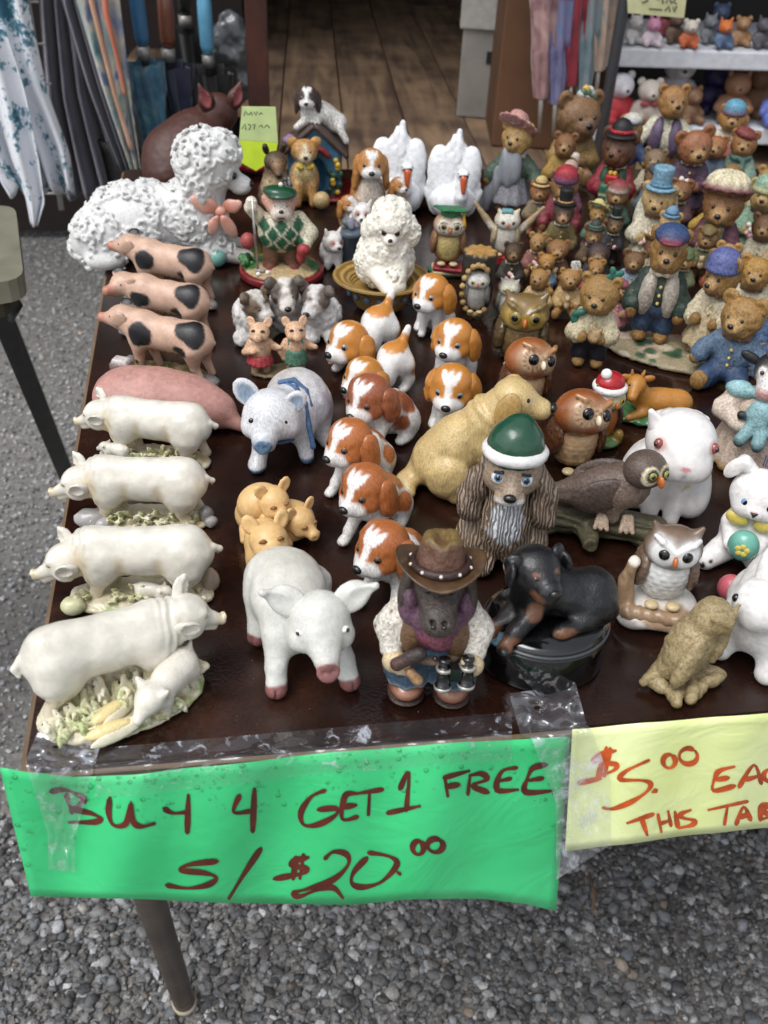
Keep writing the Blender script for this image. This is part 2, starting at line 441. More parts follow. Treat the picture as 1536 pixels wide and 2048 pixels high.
def ribbon(pts, width, thick, up=None, taper=None):
    """a flat band mesh along points: list of (p, side vector)"""
    V = []; Fs = []
    n = len(pts)
    for i, (p, s_) in enumerate(pts):
        p = Vector(p); s_ = Vector(s_).normalized()
        a = Vector(pts[max(i-1, 0)][0]); b = Vector(pts[min(i+1, n-1)][0]); t = (b-a).normalized(); nn = t.cross(s_).normalized()
        w = width*(taper[i] if taper else 1)/2
        for q in (p-s_*w-nn*thick/2, p+s_*w-nn*thick/2, p+s_*w+nn*thick/2, p-s_*w+nn*thick/2): V.append(q)
    for i in range(n-1):
        for j in range(4):
            a = i*4+j; b = i*4+(j+1) % 4; Fs.append((a, b, b+4, a+4))
    Fs.append((3, 2, 1, 0)); Fs.append(tuple((n-1)*4+j for j in range(4)))
    return V, Fs
def pymesh(name, V, Fs, mat=None, parent=None, smooth=False, scale=1.0):
    me = bpy.data.meshes.new(name); me.from_pydata([tuple(Vector(v)*scale) for v in V], [], Fs); me.update()
    if smooth: me.polygons.foreach_set('use_smooth', [True]*len(me.polygons))
    return obj(name, me, mat, parent)
def boxV(c, h, M=None):
    V = []
    for sx in (-1, 1):
        for sy in (-1, 1):
            for sz in (-1, 1):
                v = Vector((h[0]*sx, h[1]*sy, h[2]*sz))
                if M is not None: v = M@v
                V.append(Vector(c)+v)
    return V, [(0, 1, 3, 2), (4, 6, 7, 5), (0, 4, 5, 1), (2, 3, 7, 6), (0, 2, 6, 4), (1, 5, 7, 3)]
def box(name, c, h, mat, parent=None, rot=None, bevel=0.0):
    M = Euler([R(a) for a in rot]).to_matrix() if rot else None
    V, Fs = boxV(c, h, M); o = pymesh(name, V, Fs, mat, parent)
    if bevel:
        b = o.modifiers.new('bevel', 'BEVEL'); b.width = bevel; b.segments = 2; b.limit_method = 'NONE'
    return o
def tubeV(pts, rad, seg=8, cap=True):
    """tube along points (p) with radius or list of radii"""
    V = []; Fs = []; n = len(pts)
    ref = None
    for i in range(n):
        a = Vector(pts[max(i-1, 0)]); b = Vector(pts[min(i+1, n-1)]); t = (b-a).normalized()
        if ref is None: ref = t.orthogonal().normalized()
        u = (ref-t*ref.dot(t)).normalized(); ref = u; w = t.cross(u)
        r = rad[i] if hasattr(rad, '__len__') else rad
        for j in range(seg):
            th = 2*math.pi*j/seg; V.append(Vector(pts[i])+(u*math.cos(th)+w*math.sin(th))*r)
    for i in range(n-1):
        for j in range(seg):
            a = i*seg+j; b = i*seg+(j+1) % seg; Fs.append((a, b, b+seg, a+seg))
    if cap: Fs.append(tuple(range(seg))[::-1]); Fs.append(tuple((n-1)*seg+j for j in range(seg)))
    return V, Fs
def tube(name, pts, rad, mat, parent=None, seg=8, scale=1.0):
    V, Fs = tubeV(pts, rad, seg); return pymesh(name, V, Fs, mat, parent, True, scale)
def lathe(name, prof, mat, parent=None, seg=24, c=(0, 0, 0), rot=None, scale=1.0, sx=1.0, sy=1.0):
    """surface of revolution; prof is a list of (radius, z)"""
    V = []; Fs = []; M = Euler([R(a) for a in rot]).to_matrix() if rot else Matrix.Identity(3)
    for (r, z) in prof:
        for j in range(seg):
            th = 2*math.pi*j/seg; V.append(Vector(c)+M@Vector((r*math.cos(th)*sx, r*math.sin(th)*sy, z)))
    for i in range(len(prof)-1):
        for j in range(seg):
            a = i*seg+j; b = i*seg+(j+1) % seg; Fs.append((a, b, b+seg, a+seg))
    Fs.append(tuple(range(seg))[::-1]); Fs.append(tuple((len(prof)-1)*seg+j for j in range(seg)))
    return pymesh(name, V, Fs, mat, parent, True, scale)
# ================================================================== ground
def mat_ground():
    m = bpy.data.materials.new('ground_dirt'); m.use_nodes = True; nt = m.node_tree; b = nt.nodes['Principled BSDF']; L = nt.links.new
    tc = node(nt, 'ShaderNodeTexCoord'); n1 = node(nt, 'ShaderNodeTexNoise'); n1.inputs['Scale'].default_value = 55; n1.inputs['Detail'].default_value = 6; n1.inputs['Roughness'].default_value = 0.7
    L(tc.outputs['Object'], n1.inputs['Vector'])
    cr = node(nt, 'ShaderNodeValToRGB'); cr.color_ramp.elements[0].position = 0.3; cr.color_ramp.elements[0].color = (0.13, 0.126, 0.12, 1); cr.color_ramp.elements[1].position = 0.75; cr.color_ramp.elements[1].color = (0.36, 0.35, 0.33, 1)
    L(n1.outputs['Fac'], cr.inputs['Fac']); L(cr.outputs[0], b.inputs['Base Color']); b.inputs['Roughness'].default_value = 0.75
    bp = node(nt, 'ShaderNodeBump'); bp.inputs['Distance'].default_value = 0.01; L(n1.outputs['Fac'], bp.inputs['Height']); L(bp.outputs[0], b.inputs['Normal'])
    return m
tag(pymesh('ground', [(-60, -60, 0), (60, -60, 0), (60, 60, 0), (-60, 60, 0)], [(0, 1, 2, 3)], mat_ground()), kind='structure')

def ico():
    t = (1+5**.5)/2
    V = np.array([(-1,t,0),(1,t,0),(-1,-t,0),(1,-t,0),(0,-1,t),(0,1,t),(0,-1,-t),(0,1,-t),(t,0,-1),(t,0,1),(-t,0,-1),(-t,0,1)], float)
    Fs = [(0,11,5),(0,5,1),(0,1,7),(0,7,10),(0,10,11),(1,5,9),(5,11,4),(11,10,2),(10,7,6),(7,1,8),(3,9,4),(3,4,2),(3,2,6),(3,6,8),(3,8,9),(4,9,5),(2,4,11),(6,2,10),(8,6,7),(9,8,1)]
    return V/np.linalg.norm(V[0]), np.array(Fs)
def ico2():
    V, Fs = ico(); V = [tuple(v) for v in V]; mid = {}; out = []
    def m(a, b):
        k = (min(a, b), max(a, b))
        if k not in mid:
            p = np.array(V[a])+np.array(V[b]); p /= np.linalg.norm(p); V.append(tuple(p)); mid[k] = len(V)-1
        return mid[k]
    for a, b, c in Fs:
        x, y, z = m(a, b), m(b, c), m(c, a); out += [(a, x, z), (b, y, x), (c, z, y), (x, y, z)]
    return np.array(V), np.array(out)
def gravel(name, n, x0, x1, y0, y1, r0, r1, fine, seed, label, reject=None, tone=.15, rough=.1, smooth=True):
    rng = np.random.default_rng(seed)
    V0, F0 = ico2() if fine else ico()
    x = rng.uniform(x0, x1, n); y = rng.uniform(y0, y1, n)
    if reject is not None:
        k = ~reject(x, y); x = x[k]; y = y[k]; n = len(x)
    # leave out what the table, the signs and the frame hide by a wide margin
    D = np.stack([x, y, np.zeros(n)], 1)-np.array(CAM_POS); k = D@np.array(_f); u = 768+FPX*(D@np.array(_rr))/k; v = 1024-FPX*(D@np.array(_uu))/k
    m = (k > .1) & (u > -260) & (u < 1800) & (v < 2250) & ((v > 1560) | (u < 330))
    x = x[m]; y = y[m]; n = len(x)
    r = r0*(r1/r0)**(rng.random(n)**1.7)
    z = rng.uniform(-0.2, 0.55, n)*r + rng.random(n)*0.004
    sc = np.stack([r*rng.uniform(0.85, 1.35, n), r*rng.uniform(0.75, 1.05, n), r*rng.uniform(0.5, 0.8, n)], 1)
    # random rotations (z spin and a little tilt)
    a = rng.uniform(0, 2*np.pi, n); ca, sa = np.cos(a), np.sin(a); tl = rng.normal(0, 0.35, n); ct, st = np.cos(tl), np.sin(tl)
    P = V0[None]*(1+rng.normal(0, rough, (n, len(V0), 1)))
    # squarish stones: flatten with a random power
    P = np.sign(P)*np.abs(P)**rng.uniform(0.75, 1.0, (n, 1, 1))
    P = P*sc[:, None]
    X, Y, Z = P[..., 0], P[..., 1], P[..., 2]
    Y, Z = Y*ct[:, None]-Z*st[:, None], Y*st[:, None]+Z*ct[:, None]
    X, Y = X*ca[:, None]-Y*sa[:, None], X*sa[:, None]+Y*ca[:, None]
    P = np.stack([X+x[:, None], Y+y[:, None], Z+z[:, None]], -1).reshape(-1, 3)
    Fc = (F0[None]+(np.arange(n)*len(V0))[:, None, None]).reshape(-1, 3)
    g = np.clip(rng.lognormal(math.log(tone), 0.52, n), 0.03, 0.5)
    hue = rng.normal(0, 1, n)
    c = np.stack([g*(1+0.025*hue), g, g*(1-0.03*hue)], 1)
    br = rng.random(n) < 0.015; c[br] = c[br]*np.array([1.25, 1.02, 0.82])
    cc = np.repeat(c, len(V0), 0)
    me = mkmesh(name, P, Fc, cc, 1.0, smooth)
    return tag(obj(name, me, stone_mat), label, 'gravel', kind='stuff')
stone_mat = bpy.data.materials.new('wet_stone'); stone_mat.use_nodes = True
def _stone():
    nt = stone_mat.node_tree; b = nt.nodes['Principled BSDF']; L = nt.links.new
    at_ = node(nt, 'ShaderNodeAttribute', attribute_name='Col'); tc = node(nt, 'ShaderNodeTexCoord')
    nz = node(nt, 'ShaderNodeTexNoise'); nz.inputs['Scale'].default_value = 260; nz.inputs['Detail'].default_value = 5; L(tc.outputs['Object'], nz.inputs['Vector'])
    mr = node(nt, 'ShaderNodeMapRange'); mr.inputs[1].default_value = .3; mr.inputs[2].default_value = .7; mr.inputs[3].default_value = .7; mr.inputs[4].default_value = 1.25; L(nz.outputs['Fac'], mr.inputs[0])
    vm = node(nt, 'ShaderNodeVectorMath', operation='SCALE'); L(at_.outputs['Color'], vm.inputs[0]); L(mr.outputs[0], vm.inputs['Scale']); L(vm.outputs[0], b.inputs['Base Color'])
    b.inputs['Roughness'].default_value = 0.6
    bp = node(nt, 'ShaderNodeBump'); bp.inputs['Distance'].default_value = 0.0012; L(nz.outputs['Fac'], bp.inputs['Height']); L(bp.outputs[0], b.inputs['Normal'])
_stone()
gravel('gravel', 7000, -0.75, 1.0, 0.0, 0.85, 0.0034, 0.0095, True, 1, 'damp grey rounded gravel stones lying in front of the table', tone=.125, rough=.12)
gravel('crushed_stone', 46000, -0.75, 1.0, 0.0, 0.9, 0.0024, 0.0078, False, 3, 'angular grey stone chips between the gravel in front of the table', tone=.13, rough=.2, smooth=False)
gravel('fine_gravel', 36000, -1.9, -0.12, 0.8, 3.3, 0.0018, 0.0052, False, 2, 'finer pale grey gravel stretching back left of the table', tone=.33, rough=.16, smooth=False)

# ================================================================== the table
_FL = atz(48, 1543, TZ); _L2 = atz(195, 661, TZ); _FR = atz(1536, 1421, TZ)
_dl = (_L2-_FL).normalized(); _df = (_FR-_FL).normalized()
DEPTH, WIDTH = 1.1, 1.9
FL, FR, BR, BL = _FL, _FL+_df*WIDTH, _FL+_df*WIDTH+_dl*DEPTH, _FL+_dl*DEPTH
def mat_table():
    m = bpy.data.materials.new('table_laminate'); m.use_nodes = True; nt = m.node_tree; b = nt.nodes['Principled BSDF']; L = nt.links.new
    tc = node(nt, 'ShaderNodeTexCoord')
    n1 = node(nt, 'ShaderNodeTexNoise'); n1.inputs['Scale'].default_value = 16; n1.inputs['Detail'].default_value = 6; n1.inputs['Roughness'].default_value = 0.65; L(tc.outputs['Object'], n1.inputs['Vector'])
    n2 = node(nt, 'ShaderNodeTexNoise'); n2.inputs['Scale'].default_value = 420; n2.inputs['Detail'].default_value = 3; L(tc.outputs['Object'], n2.inputs['Vector'])
    cr = node(nt, 'ShaderNodeValToRGB'); e = cr.color_ramp.elements
    e[0].position = 0.32; e[0].color = (*H('#190d0a'), 1); e[1].position = 0.72; e[1].color = (*H('#3a2117'), 1)
    x = e.new(0.5); x.color = (*H('#25140e'), 1)
    mx = node(nt, 'ShaderNodeMath', operation='MULTIPLY_ADD'); mx.inputs[1].default_value = 0.28; L(n2.outputs['Fac'], mx.inputs[0])
    sb = node(nt, 'ShaderNodeMath', operation='SUBTRACT'); L(n1.outputs['Fac'], sb.inputs[0]); sb.inputs[1].default_value = 0.14; L(sb.outputs[0], mx.inputs[2])
    L(mx.outputs[0], cr.inputs['Fac']); L(cr.outputs[0], b.inputs['Base Color'])
    # dry and wet patches
    n3 = node(nt, 'ShaderNodeTexNoise'); n3.inputs['Scale'].default_value = 7; n3.inputs['Detail'].default_value = 3; L(tc.outputs['Object'], n3.inputs['Vector'])
    mr = node(nt, 'ShaderNodeMapRange'); mr.inputs[1].default_value = 0.4; mr.inputs[2].default_value = 0.6; mr.inputs[3].default_value = 0.09; mr.inputs[4].default_value = 0.32; L(n3.outputs['Fac'], mr.inputs[0]); L(mr.outputs[0], b.inputs['Roughness'])
    b.inputs['Specular IOR Level'].default_value = 0.45
    bp = node(nt, 'ShaderNodeBump'); bp.inputs['Distance'].default_value = 0.00012; L(n2.outputs['Fac'], bp.inputs['Height']); L(bp.outputs[0], b.inputs['Normal'])
    return m
def slab(name, poly, z0, z1, mat, parent, rnd=0.012):
    # polygon with rounded corners
    pts = []
    n = len(poly)
    for i in range(n):
        p = Vector(poly[i]); a = (Vector(poly[i-1])-p).normalized(); c = (Vector(poly[(i+1) % n])-p).normalized()
        for t in range(5):
            s = t/4; q = p+a*rnd*(1-s)**2+c*rnd*s**2
            pts.append(q)
    k = len(pts)
    V = [(p.x, p.y, z0) for p in pts]+[(p.x, p.y, z1) for p in pts]
    Fs = [tuple(range(k))[::-1], tuple(range(k, 2*k))]+[(i, (i+1) % k, (i+1) % k+k, i+k) for i in range(k)]
    return pymesh(name, V, Fs, mat, parent)
table = bpy.data.objects.new('folding_table', None); COL.objects.link(table)
tag(table, 'long folding table with dark brown top crowded with figurines', 'table')
def inset(d): 
    return [FL+(_df+_dl)*d, FR+(-_df+_dl)*d, BR-(_df+_dl)*d, BL+(_df-_dl)*d]
slab('table_top', [FL, FR, BR, BL], TZ-0.003, TZ, mat_table(), table)
slab('edge_band', inset(-0.0035), TZ-0.021, TZ-0.0032, solid('#76624c', 0.5, var=0.2, vs=30), table)
legmat = solid('#4b4138', 0.45, 0.1, var=0.3, vs=25, bump=0.0004, bs=120)
foot = atz(370, 2008, 0.0); knee = atz(285, 1805, 0.30)
def leg(ft, tp):
    d = (tp-ft); n = d.normalized()
    o = tube('leg', [ft+n*0.012, ft+n*0.03, ft+d*0.5, tp], [0.0130, 0.0133, 0.0150, 0.016], legmat, table, 16)
    f = tube('foot_cap', [ft+Vector((0, 0, 0.001)), ft+n*0.006, ft+n*0.0118], [0.0145, 0.0160, 0.0150], solid('#a59a86', 0.6), None, 16)
    f.parent = o
_tp = FL+_df*0.016+_dl*0.10; _tp.z = TZ-0.021
leg(foot, _tp)
for q in (_dl*(DEPTH-0.24), _df*(WIDTH-0.12), _dl*(DEPTH-0.24)+_df*(WIDTH-0.12)): leg(foot+q, _tp+q)
# ================================================================== price signs hanging over the front edge
def edge_y(px):
    a = atz(px, 1530-(px-50)*0.084, TZ); return a.y
def sheetY(px, py, top):
    v = (py-top)/270.0
    # the paper folds over the rim, then hangs and bellies slightly
    return FL.y+(_df.y/_df.x)*0.3*(px-50)/1500 - 0.012 - 0.016*max(v, 0) + 0.0035*math.sin(px*0.012+v*1.4) + 0.0022*math.sin(px*0.031+2+v*2)
def pwl(x, pts):
    if x <= pts[0][0]: 
        (a, b), (c, d) = pts[0], pts[1]; return b+(x-a)*(d-b)/(c-a)
    for (a, b), (c, d) in zip(pts[:-1], pts[1:]):
        if x <= c: 
            t = (x-a)/(c-a); t = t*t*(3-2*t)*0.5+t*0.5; return b+(d-b)*t
    (a, b), (c, d) = pts[-2], pts[-1]; return b+(x-a)*(d-b)/(c-a)
def mat_paper(col, name, col2=None):
    m = bpy.data.materials.new(name); m.use_nodes = True; nt = m.node_tree; b = nt.nodes['Principled BSDF']; L = nt.links.new
    tc = node(nt, 'ShaderNodeTexCoord'); nz = node(nt, 'ShaderNodeTexNoise'); nz.inputs['Scale'].default_value = 14; nz.inputs['Detail'].default_value = 5; L(tc.outputs['Object'], nz.inputs['Vector'])
    cr = node(nt, 'ShaderNodeValToRGB'); cr.color_ramp.elements[0].position = .3; cr.color_ramp.elements[1].position = .7
    c = lin(col); d = lin(col2 or col); k = 0.9
    cr.color_ramp.elements[0].color = (c[0]*k, c[1]*k, c[2]*k, 1); cr.color_ramp.elements[1].color = (*d, 1)
    L(nz.outputs['Fac'], cr.inputs['Fac']); L(cr.outputs[0], b.inputs['Base Color']); b.inputs['Roughness'].default_value = 0.38; b.inputs['Coat Weight'].default_value = 0.15
    n2 = node(nt, 'ShaderNodeTexNoise'); n2.inputs['Scale'].default_value = 16; n2.inputs['Detail'].default_value = 3; n2.inputs['Distortion'].default_value = 2.0; L(tc.outputs['Object'], n2.inputs['Vector'])
    bp = node(nt, 'ShaderNodeBump'); bp.inputs['Distance'].default_value = 0.003; bp.inputs['Strength'].default_value = .6; L(n2.outputs['Fac'], bp.inputs['Height']); L(bp.outputs[0], b.inputs['Normal'])
    return m
def sign(name, label, lx, rx, top, bot, mat, strokes, inkmat, wd, lift=0.0):
    root = bpy.data.objects.new(name, None); COL.objects.link(root); tag(root, label, 'sign')
    T0 = pwl((lx[0]+rx[0])/2, top)
    def P(px, py, off=0.0):
        y = sheetY(px, py, T0)-lift-off
        return at(px, py, y)
    nx, ny = 60, 14; V = []; Fs = []
    for j in range(ny+1):
        v = j/ny
        for i in range(nx+1):
            u = i/nx; x0 = lx[0]+(lx[1]-lx[0])*v; x1 = rx[0]+(rx[1]-rx[0])*v; px = x0+(x1-x0)*u
            py = pwl(px, top)*(1-v)+pwl(px, bot)*v
            V.append(P(px, py))
    for j in range(ny):
        for i in range(nx): a = j*(nx+1)+i; Fs.append((a, a+nx+1, a+nx+2, a+1))
    o = pymesh('paper', V, Fs, mat, root, True)
    md = o.modifiers.new('thickness', 'SOLIDIFY'); md.thickness = 0.0004; md.offset = 1 if False else 0
    for st in strokes:
        pts = [Vector((a, b)) for a, b in st]
        if 2 < len(pts) < 15:                                   # smooth the stroke
            q = []
            for i in range(len(pts)-1):
                p0 = pts[max(i-1, 0)]; p1 = pts[i]; p2 = pts[i+1]; p3 = pts[min(i+2, len(pts)-1)]
                for s in range(5):
                    t = s/5; q.append(0.5*((2*p1)+(p2-p0)*t+(2*p0-5*p1+4*p2-p3)*t*t+(3*p1-p0-3*p2+p3)*t**3))
            pts = q+[pts[-1]]
        elif len(pts) == 2: pts = [pts[0].lerp(pts[1], t/4) for t in range(5)]
        V = []; Fs = []; n = len(pts)
        for i, p in enumerate(pts):
            t = pts[min(i+1, n-1)]-pts[max(i-1, 0)]
            if t.length < 1e-6: t = Vector((1, 0))
            t.normalize(); nn = Vector((-t.y, t.x))
            w = wd*(0.42+0.15*math.sin(i*0.55+st[0][0]))*(0.75 if i in (0, n-1) else 1)
            V += [P(*(p+nn*w), 0.0006), P(*(p-nn*w), 0.0006)]
        # rounded ends
        for i in range(n-1): Fs.append((2*i, 2*i+1, 2*i+3, 2*i+2))
        for i, s in ((0, -1), (n-1, 1)):
            t = (pts[min(i+1, n-1)]-pts[max(i-1, 0)]).normalized(); nn = Vector((-t.y, t.x)); w = wd*0.32
            b = len(V); V += [P(*(pts[i]+nn*w), 0.0006), P(*(pts[i]-nn*w), 0.0006), P(*(pts[i]-nn*w*.5+t*s*w*.9), 0.0006), P(*(pts[i]+nn*w*.5+t*s*w*.9), 0.0006)]
            Fs.append((b, b+1, b+2, b+3))
        pymesh('lettering', V, Fs, inkmat, root)
    return root, P
def ring(cx, cy, a, b): return [(cx+a*math.cos(t*math.pi/9-1), cy+b*math.sin(t*math.pi/9-1)) for t in range(19)]
def zz(strokes, s, ox, oy): return [[(x*s+ox, y*s+oy) for x, y in st] for st in strokes]
G = [[(135,245),(170,240),(205,252),(228,266)],[(178,252),(184,276),(192,302)],[(228,266),(208,282),(192,291),(240,302),(270,317),(250,326),(186,327)],
 [(293,262),(290,300),(302,334),(336,330),(350,275),(356,326),(380,338),(412,330)],[(438,290),(462,302),(497,300)],[(503,255),(500,355)],
 [(640,255),(624,300),(670,297)],[(680,238),(675,352)],[(868,242),(832,258),(804,300),(812,334),(852,332),(896,308),(898,290),(850,293)],
 [(955,250),(922,256),(914,318),(955,312)],[(916,286),(950,281)],[(955,250),(1022,239)],[(987,250),(984,306)],[(1068,238),(1092,192),(1085,295)],[(1035,302),(1120,284)],
 [(1188,206),(1196,256)],[(1186,208),(1252,190)],[(1192,232),(1226,226)],[(1256,202),(1250,252)],[(1256,202),(1286,197),(1302,212),(1262,229),(1304,247)],
 [(1380,181),(1340,192),(1328,240),(1382,240)],[(1332,217),(1364,210)],[(1460,173),(1424,182),(1408,212),(1404,246),(1475,243)],[(1408,216),(1450,209)],
 [(580,431),(505,440),(482,455),(545,462),(578,475),(555,494),(500,503),(445,495)],[(697,397),(655,460),(612,530)],
 [(822,421),(784,430),(776,443),(816,450),(814,462),(770,471),(733,478)],[(790,420),(783,478)],[(810,414),(801,476)],
 [(868,424),(890,406),(925,412),(930,440),(890,480),(820,505),(785,515),(800,525),(850,506),(890,502),(915,528)],
 [(985,408),(1040,418),(1060,440),(1020,485),(970,500),(940,490),(945,460),(980,422)],[(1063,461),(1068,465)],ring(1117,395,15,18),ring(1163,389,21,18)]
GS = zz(G, 0.7487, 0, 1400)
gtop = [(0,1535),(60,1545),(150,1554),(260,1550),(400,1534),(700,1502),(940,1484),(1140,1474)]
gbot = [(62,1792),(250,1797),(480,1806),(700,1809),(830,1798),(960,1797),(1040,1806),(1112,1821)]
gsign, GP = sign('green_price_sign', 'green poster strip lettered BUY 4 GET 1 FREE taped to the table front', (0, 62), (1140, 1112), gtop, gbot,
     mat_paper('#34c878', 'green_paper', '#42d285'), GS, solid('#5c2014', 0.5, var=0.35, vs=90), 11.5)
Yk = [[(632,552),(550,573),(508,613),(632,626),(622,660),(540,690)],[(582,535),(532,712)],[(604,540),(572,690)],[(430,730),(550,704)],
 [(815,605),(690,664),(660,709),(780,715),(826,735),(800,780),(720,832),(620,870),(565,865)],[(838,778),(858,768)],ring(927,610,34,37),ring(1032,582,50,43),
 [(1282,640),(1204,662),(1178,700),(1170,770),(1286,745)],[(1185,712),(1252,700)],[(1310,752),(1392,630),(1432,732)],[(1345,712),(1422,690)],[(1520,640),(1460,662),(1446,700),(1490,735)],
 [(700,948),(840,900)],[(776,922),(806,1012)],[(866,902),(884,996)],[(922,886),(937,962)],[(882,950),(930,936)],[(960,890),(975,972)],[(1042,878),(990,900),(1002,920),(1066,935),(1050,960),(985,975)],
 [(1145,876),(1355,830)],[(1248,852),(1230,955)],[(1294,956),(1335,860),(1374,932)],[(1308,917),(1365,901)],[(1428,852),(1426,932)],[(1428,852),(1482,850),(1440,885),(1490,905),(1430,930)]]
YS = zz(Yk, 0.3651, 1000, 1300)
ytop = [(1145,1459),(1300,1445),(1450,1433),(1800,1400)]; ybot = [(1130,1702),(1230,1690),(1400,1668),(1536,1655),(1780,1628)]
ysign, YP = sign('yellow_price_sign', 'pale yellow poster strip lettered $5.00 each in orange marker', (1145, 1130), (1800, 1780), ytop, ybot,
     mat_paper('#e3f09c', 'yellow_paper', '#ecf5bc'), YS, solid('#c4521c', 0.5, var=0.4, vs=90), 10, lift=0.001)
# ------------------------------------------------------------------ rain drops on the green paper
WATER = bpy.data.materials.new('water_drop'); WATER.use_nodes = True
def _water():
    nt = WATER.node_tree; out = nt.nodes['Material Output']; t = node(nt, 'ShaderNodeBsdfTransparent'); t.inputs[0].default_value = (1, 1, 1, 1); g = node(nt, 'ShaderNodeBsdfGlossy'); g.inputs['Roughness'].default_value = .04
    lw = node(nt, 'ShaderNodeLayerWeight'); lw.inputs['Blend'].default_value = .24; mx = node(nt, 'ShaderNodeMixShader'); nt.links.new(lw.outputs['Fresnel'], mx.inputs[0]); nt.links.new(t.outputs[0], mx.inputs[1]); nt.links.new(g.outputs[0], mx.inputs[2]); nt.links.new(mx.outputs[0], out.inputs['Surface'])
_water()
def drops(P, spots, parent, name='rain_drops'):
    V0, F0 = ico2(); keep = V0[:, 1] > -2
    Vs = []; Fs = []; b = 0
    for (px, py, r) in spots:
        c = np.array(P(px, py, 0.0003))
        Vs.append(V0*np.array([r, r*0.45, r*1.15])+c); Fs.append(F0+b); b += len(V0)
    me = mkmesh(name, np.concatenate(Vs), np.concatenate(Fs), None, 1.0, True)
    o = obj(name, me, WATER, parent); o['kind'] = 'stuff'; return o
_rg = random.Random(5); _sp = []
while len(_sp) < 330:
    px = _rg.uniform(20, 1125); t = pwl(px, gtop)
    if px < 150 or px > 1010: py = t+_rg.uniform(6, 200)*(1 if _rg.random() < .6 else .4)
    else: py = t+_rg.random()**1.8*95+5
    _sp.append((px, py, 0.00045+0.0013*_rg.random()**4))
drops(GP, _sp, gsign)
# ------------------------------------------------------------------ clear packing tape
def mat_tape(name, milky, scale, base=.03, lo=.56, bump=.0015, bsc=30, gloss=.08):
    m = bpy.data.materials.new(name); m.use_nodes = True; nt = m.node_tree; b = nt.nodes['Principled BSDF']; L = nt.links.new
    tc = node(nt, 'ShaderNodeTexCoord'); nz = node(nt, 'ShaderNodeTexNoise'); nz.inputs['Scale'].default_value = scale; nz.inputs['Detail'].default_value = 6; nz.inputs['Roughness'].default_value = 0.7; nz.inputs['Distortion'].default_value = 1.2
    L(tc.outputs['Object'], nz.inputs['Vector'])
    mr = node(nt, 'ShaderNodeMapRange'); mr.inputs[1].default_value = lo; mr.inputs[2].default_value = lo+.1; mr.inputs[3].default_value = base; mr.inputs[4].default_value = milky; L(nz.outputs['Fac'], mr.inputs[0])
    b.inputs['Base Color'].default_value = (0.72, 0.76, 0.85, 1); b.inputs['Roughness'].default_value = 0.12; L(mr.outputs[0], b.inputs['Alpha'])
    gl = node(nt, 'ShaderNodeBsdfGlossy'); gl.inputs['Roughness'].default_value = 0.1
    mx = node(nt, 'ShaderNodeMixShader'); mx.inputs[0].default_value = gloss
    out = nt.nodes['Material Output']; L(b.outputs[0], mx.inputs[1]); L(gl.outputs[0], mx.inputs[2]); L(mx.outputs[0], out.inputs['Surface'])
    n2 = node(nt, 'ShaderNodeTexNoise'); n2.inputs['Scale'].default_value = bsc; L(tc.outputs['Object'], n2.inputs['Vector'])
    bp = node(nt, 'ShaderNodeBump'); bp.inputs['Distance'].default_value = bump; L(n2.outputs['Fac'], bp.inputs['Height'])
    for s in (b, gl): L(bp.outputs[0], s.inputs['Normal'])
    return m
TAPE = mat_tape('clear_tape', 0.55, 70, .02, .57, .0012, 60); TAPE2 = mat_tape('crumpled_tape', 0.5, 30, .07, .52, .010, 14, .14)
def sheet(name, label, cat, fn, nx, ny, mat, parent=None):
    V = [fn(i/nx, j/ny) for j in range(ny+1) for i in range(nx+1)]
    Fs = [(j*(nx+1)+i, j*(nx+1)+i+1, (j+1)*(nx+1)+i+1, (j+1)*(nx+1)+i) for j in range(ny) for i in range(nx)]
    o = pymesh(name, V, Fs, mat, parent, True)
    if label: tag(o, label, cat)
    return o
def lerp(a, b, t): return a+(b-a)*t
# the long strip along the front edge: lies on the table, folds over the rim and runs down onto the paper
def long_tape(u, v):
    px = lerp(190, 1024, u); py0 = lerp(1497, 1424, u); py1 = lerp(1533, 1468, u)
    if v < 0.5:
        p = atz(px, lerp(py0, py1, v/0.5), TZ+0.0012+0.0006*math.sin(u*40+v*9)); return p
    q = (v-0.5)/0.5; t = pwl(px, gtop); p = at(px, lerp(py1+3, t+45, q), 0)
    return GP(px, lerp(py1+4, t+42, q), 0.0016+0.0006*math.sin(u*55))
sheet('packing_tape', 'long strip of clear packing tape along the front edge above the green sign', 'tape', long_tape, 90, 12, TAPE)
rnd = random.Random(3)
def crumple(u, v, a): return a*(math.sin(u*7+v*5)+math.sin(v*13-u*6+1)*.6+math.sin(u*17+2)*math.sin(v*11)*.6)
def mid_tape(u, v):
    px = lerp(lerp(1018, 1152, u), lerp(1085, 1215, u), v); 
    if v < 0.35:
        py = lerp(lerp(1387, 1368, u), lerp(1470, 1452, u), v/0.35); return atz(px, py, TZ+0.004+crumple(u, v*3, 0.0022))
    q = (v-0.35)/0.65; py = lerp(lerp(1474, 1456, u), lerp(1760, 1690, u), q)
    px = lerp(lerp(1062, 1182, u), lerp(1112, 1222, u), min(1, q*2.2))
    return YP(px, py, 0.002+abs(crumple(u, v*2, 0.0014)))
sheet('packing_tape', 'crumpled clear tape hanging down between the green and yellow signs', 'tape', mid_tape, 30, 50, TAPE2)
def corner_tape(u, v):
    if v < 0.3:
        px = lerp(lerp(80, 200, u), lerp(52, 190, u), v/.3); py = lerp(lerp(1452, 1490, u), lerp(1520, 1532, u), v/.3)
        return atz(px, py, TZ+0.003+crumple(u, v*3, 0.0016))
    q = (v-.3)/.7; px = lerp(lerp(50, 188, u), lerp(95, 150, u), min(1, q*1.5)); py = lerp(lerp(1524, 1536, u), lerp(1738, 1745, u), q)
    return GP(px, py, 0.002+abs(crumple(u, v*2, 0.0016)))
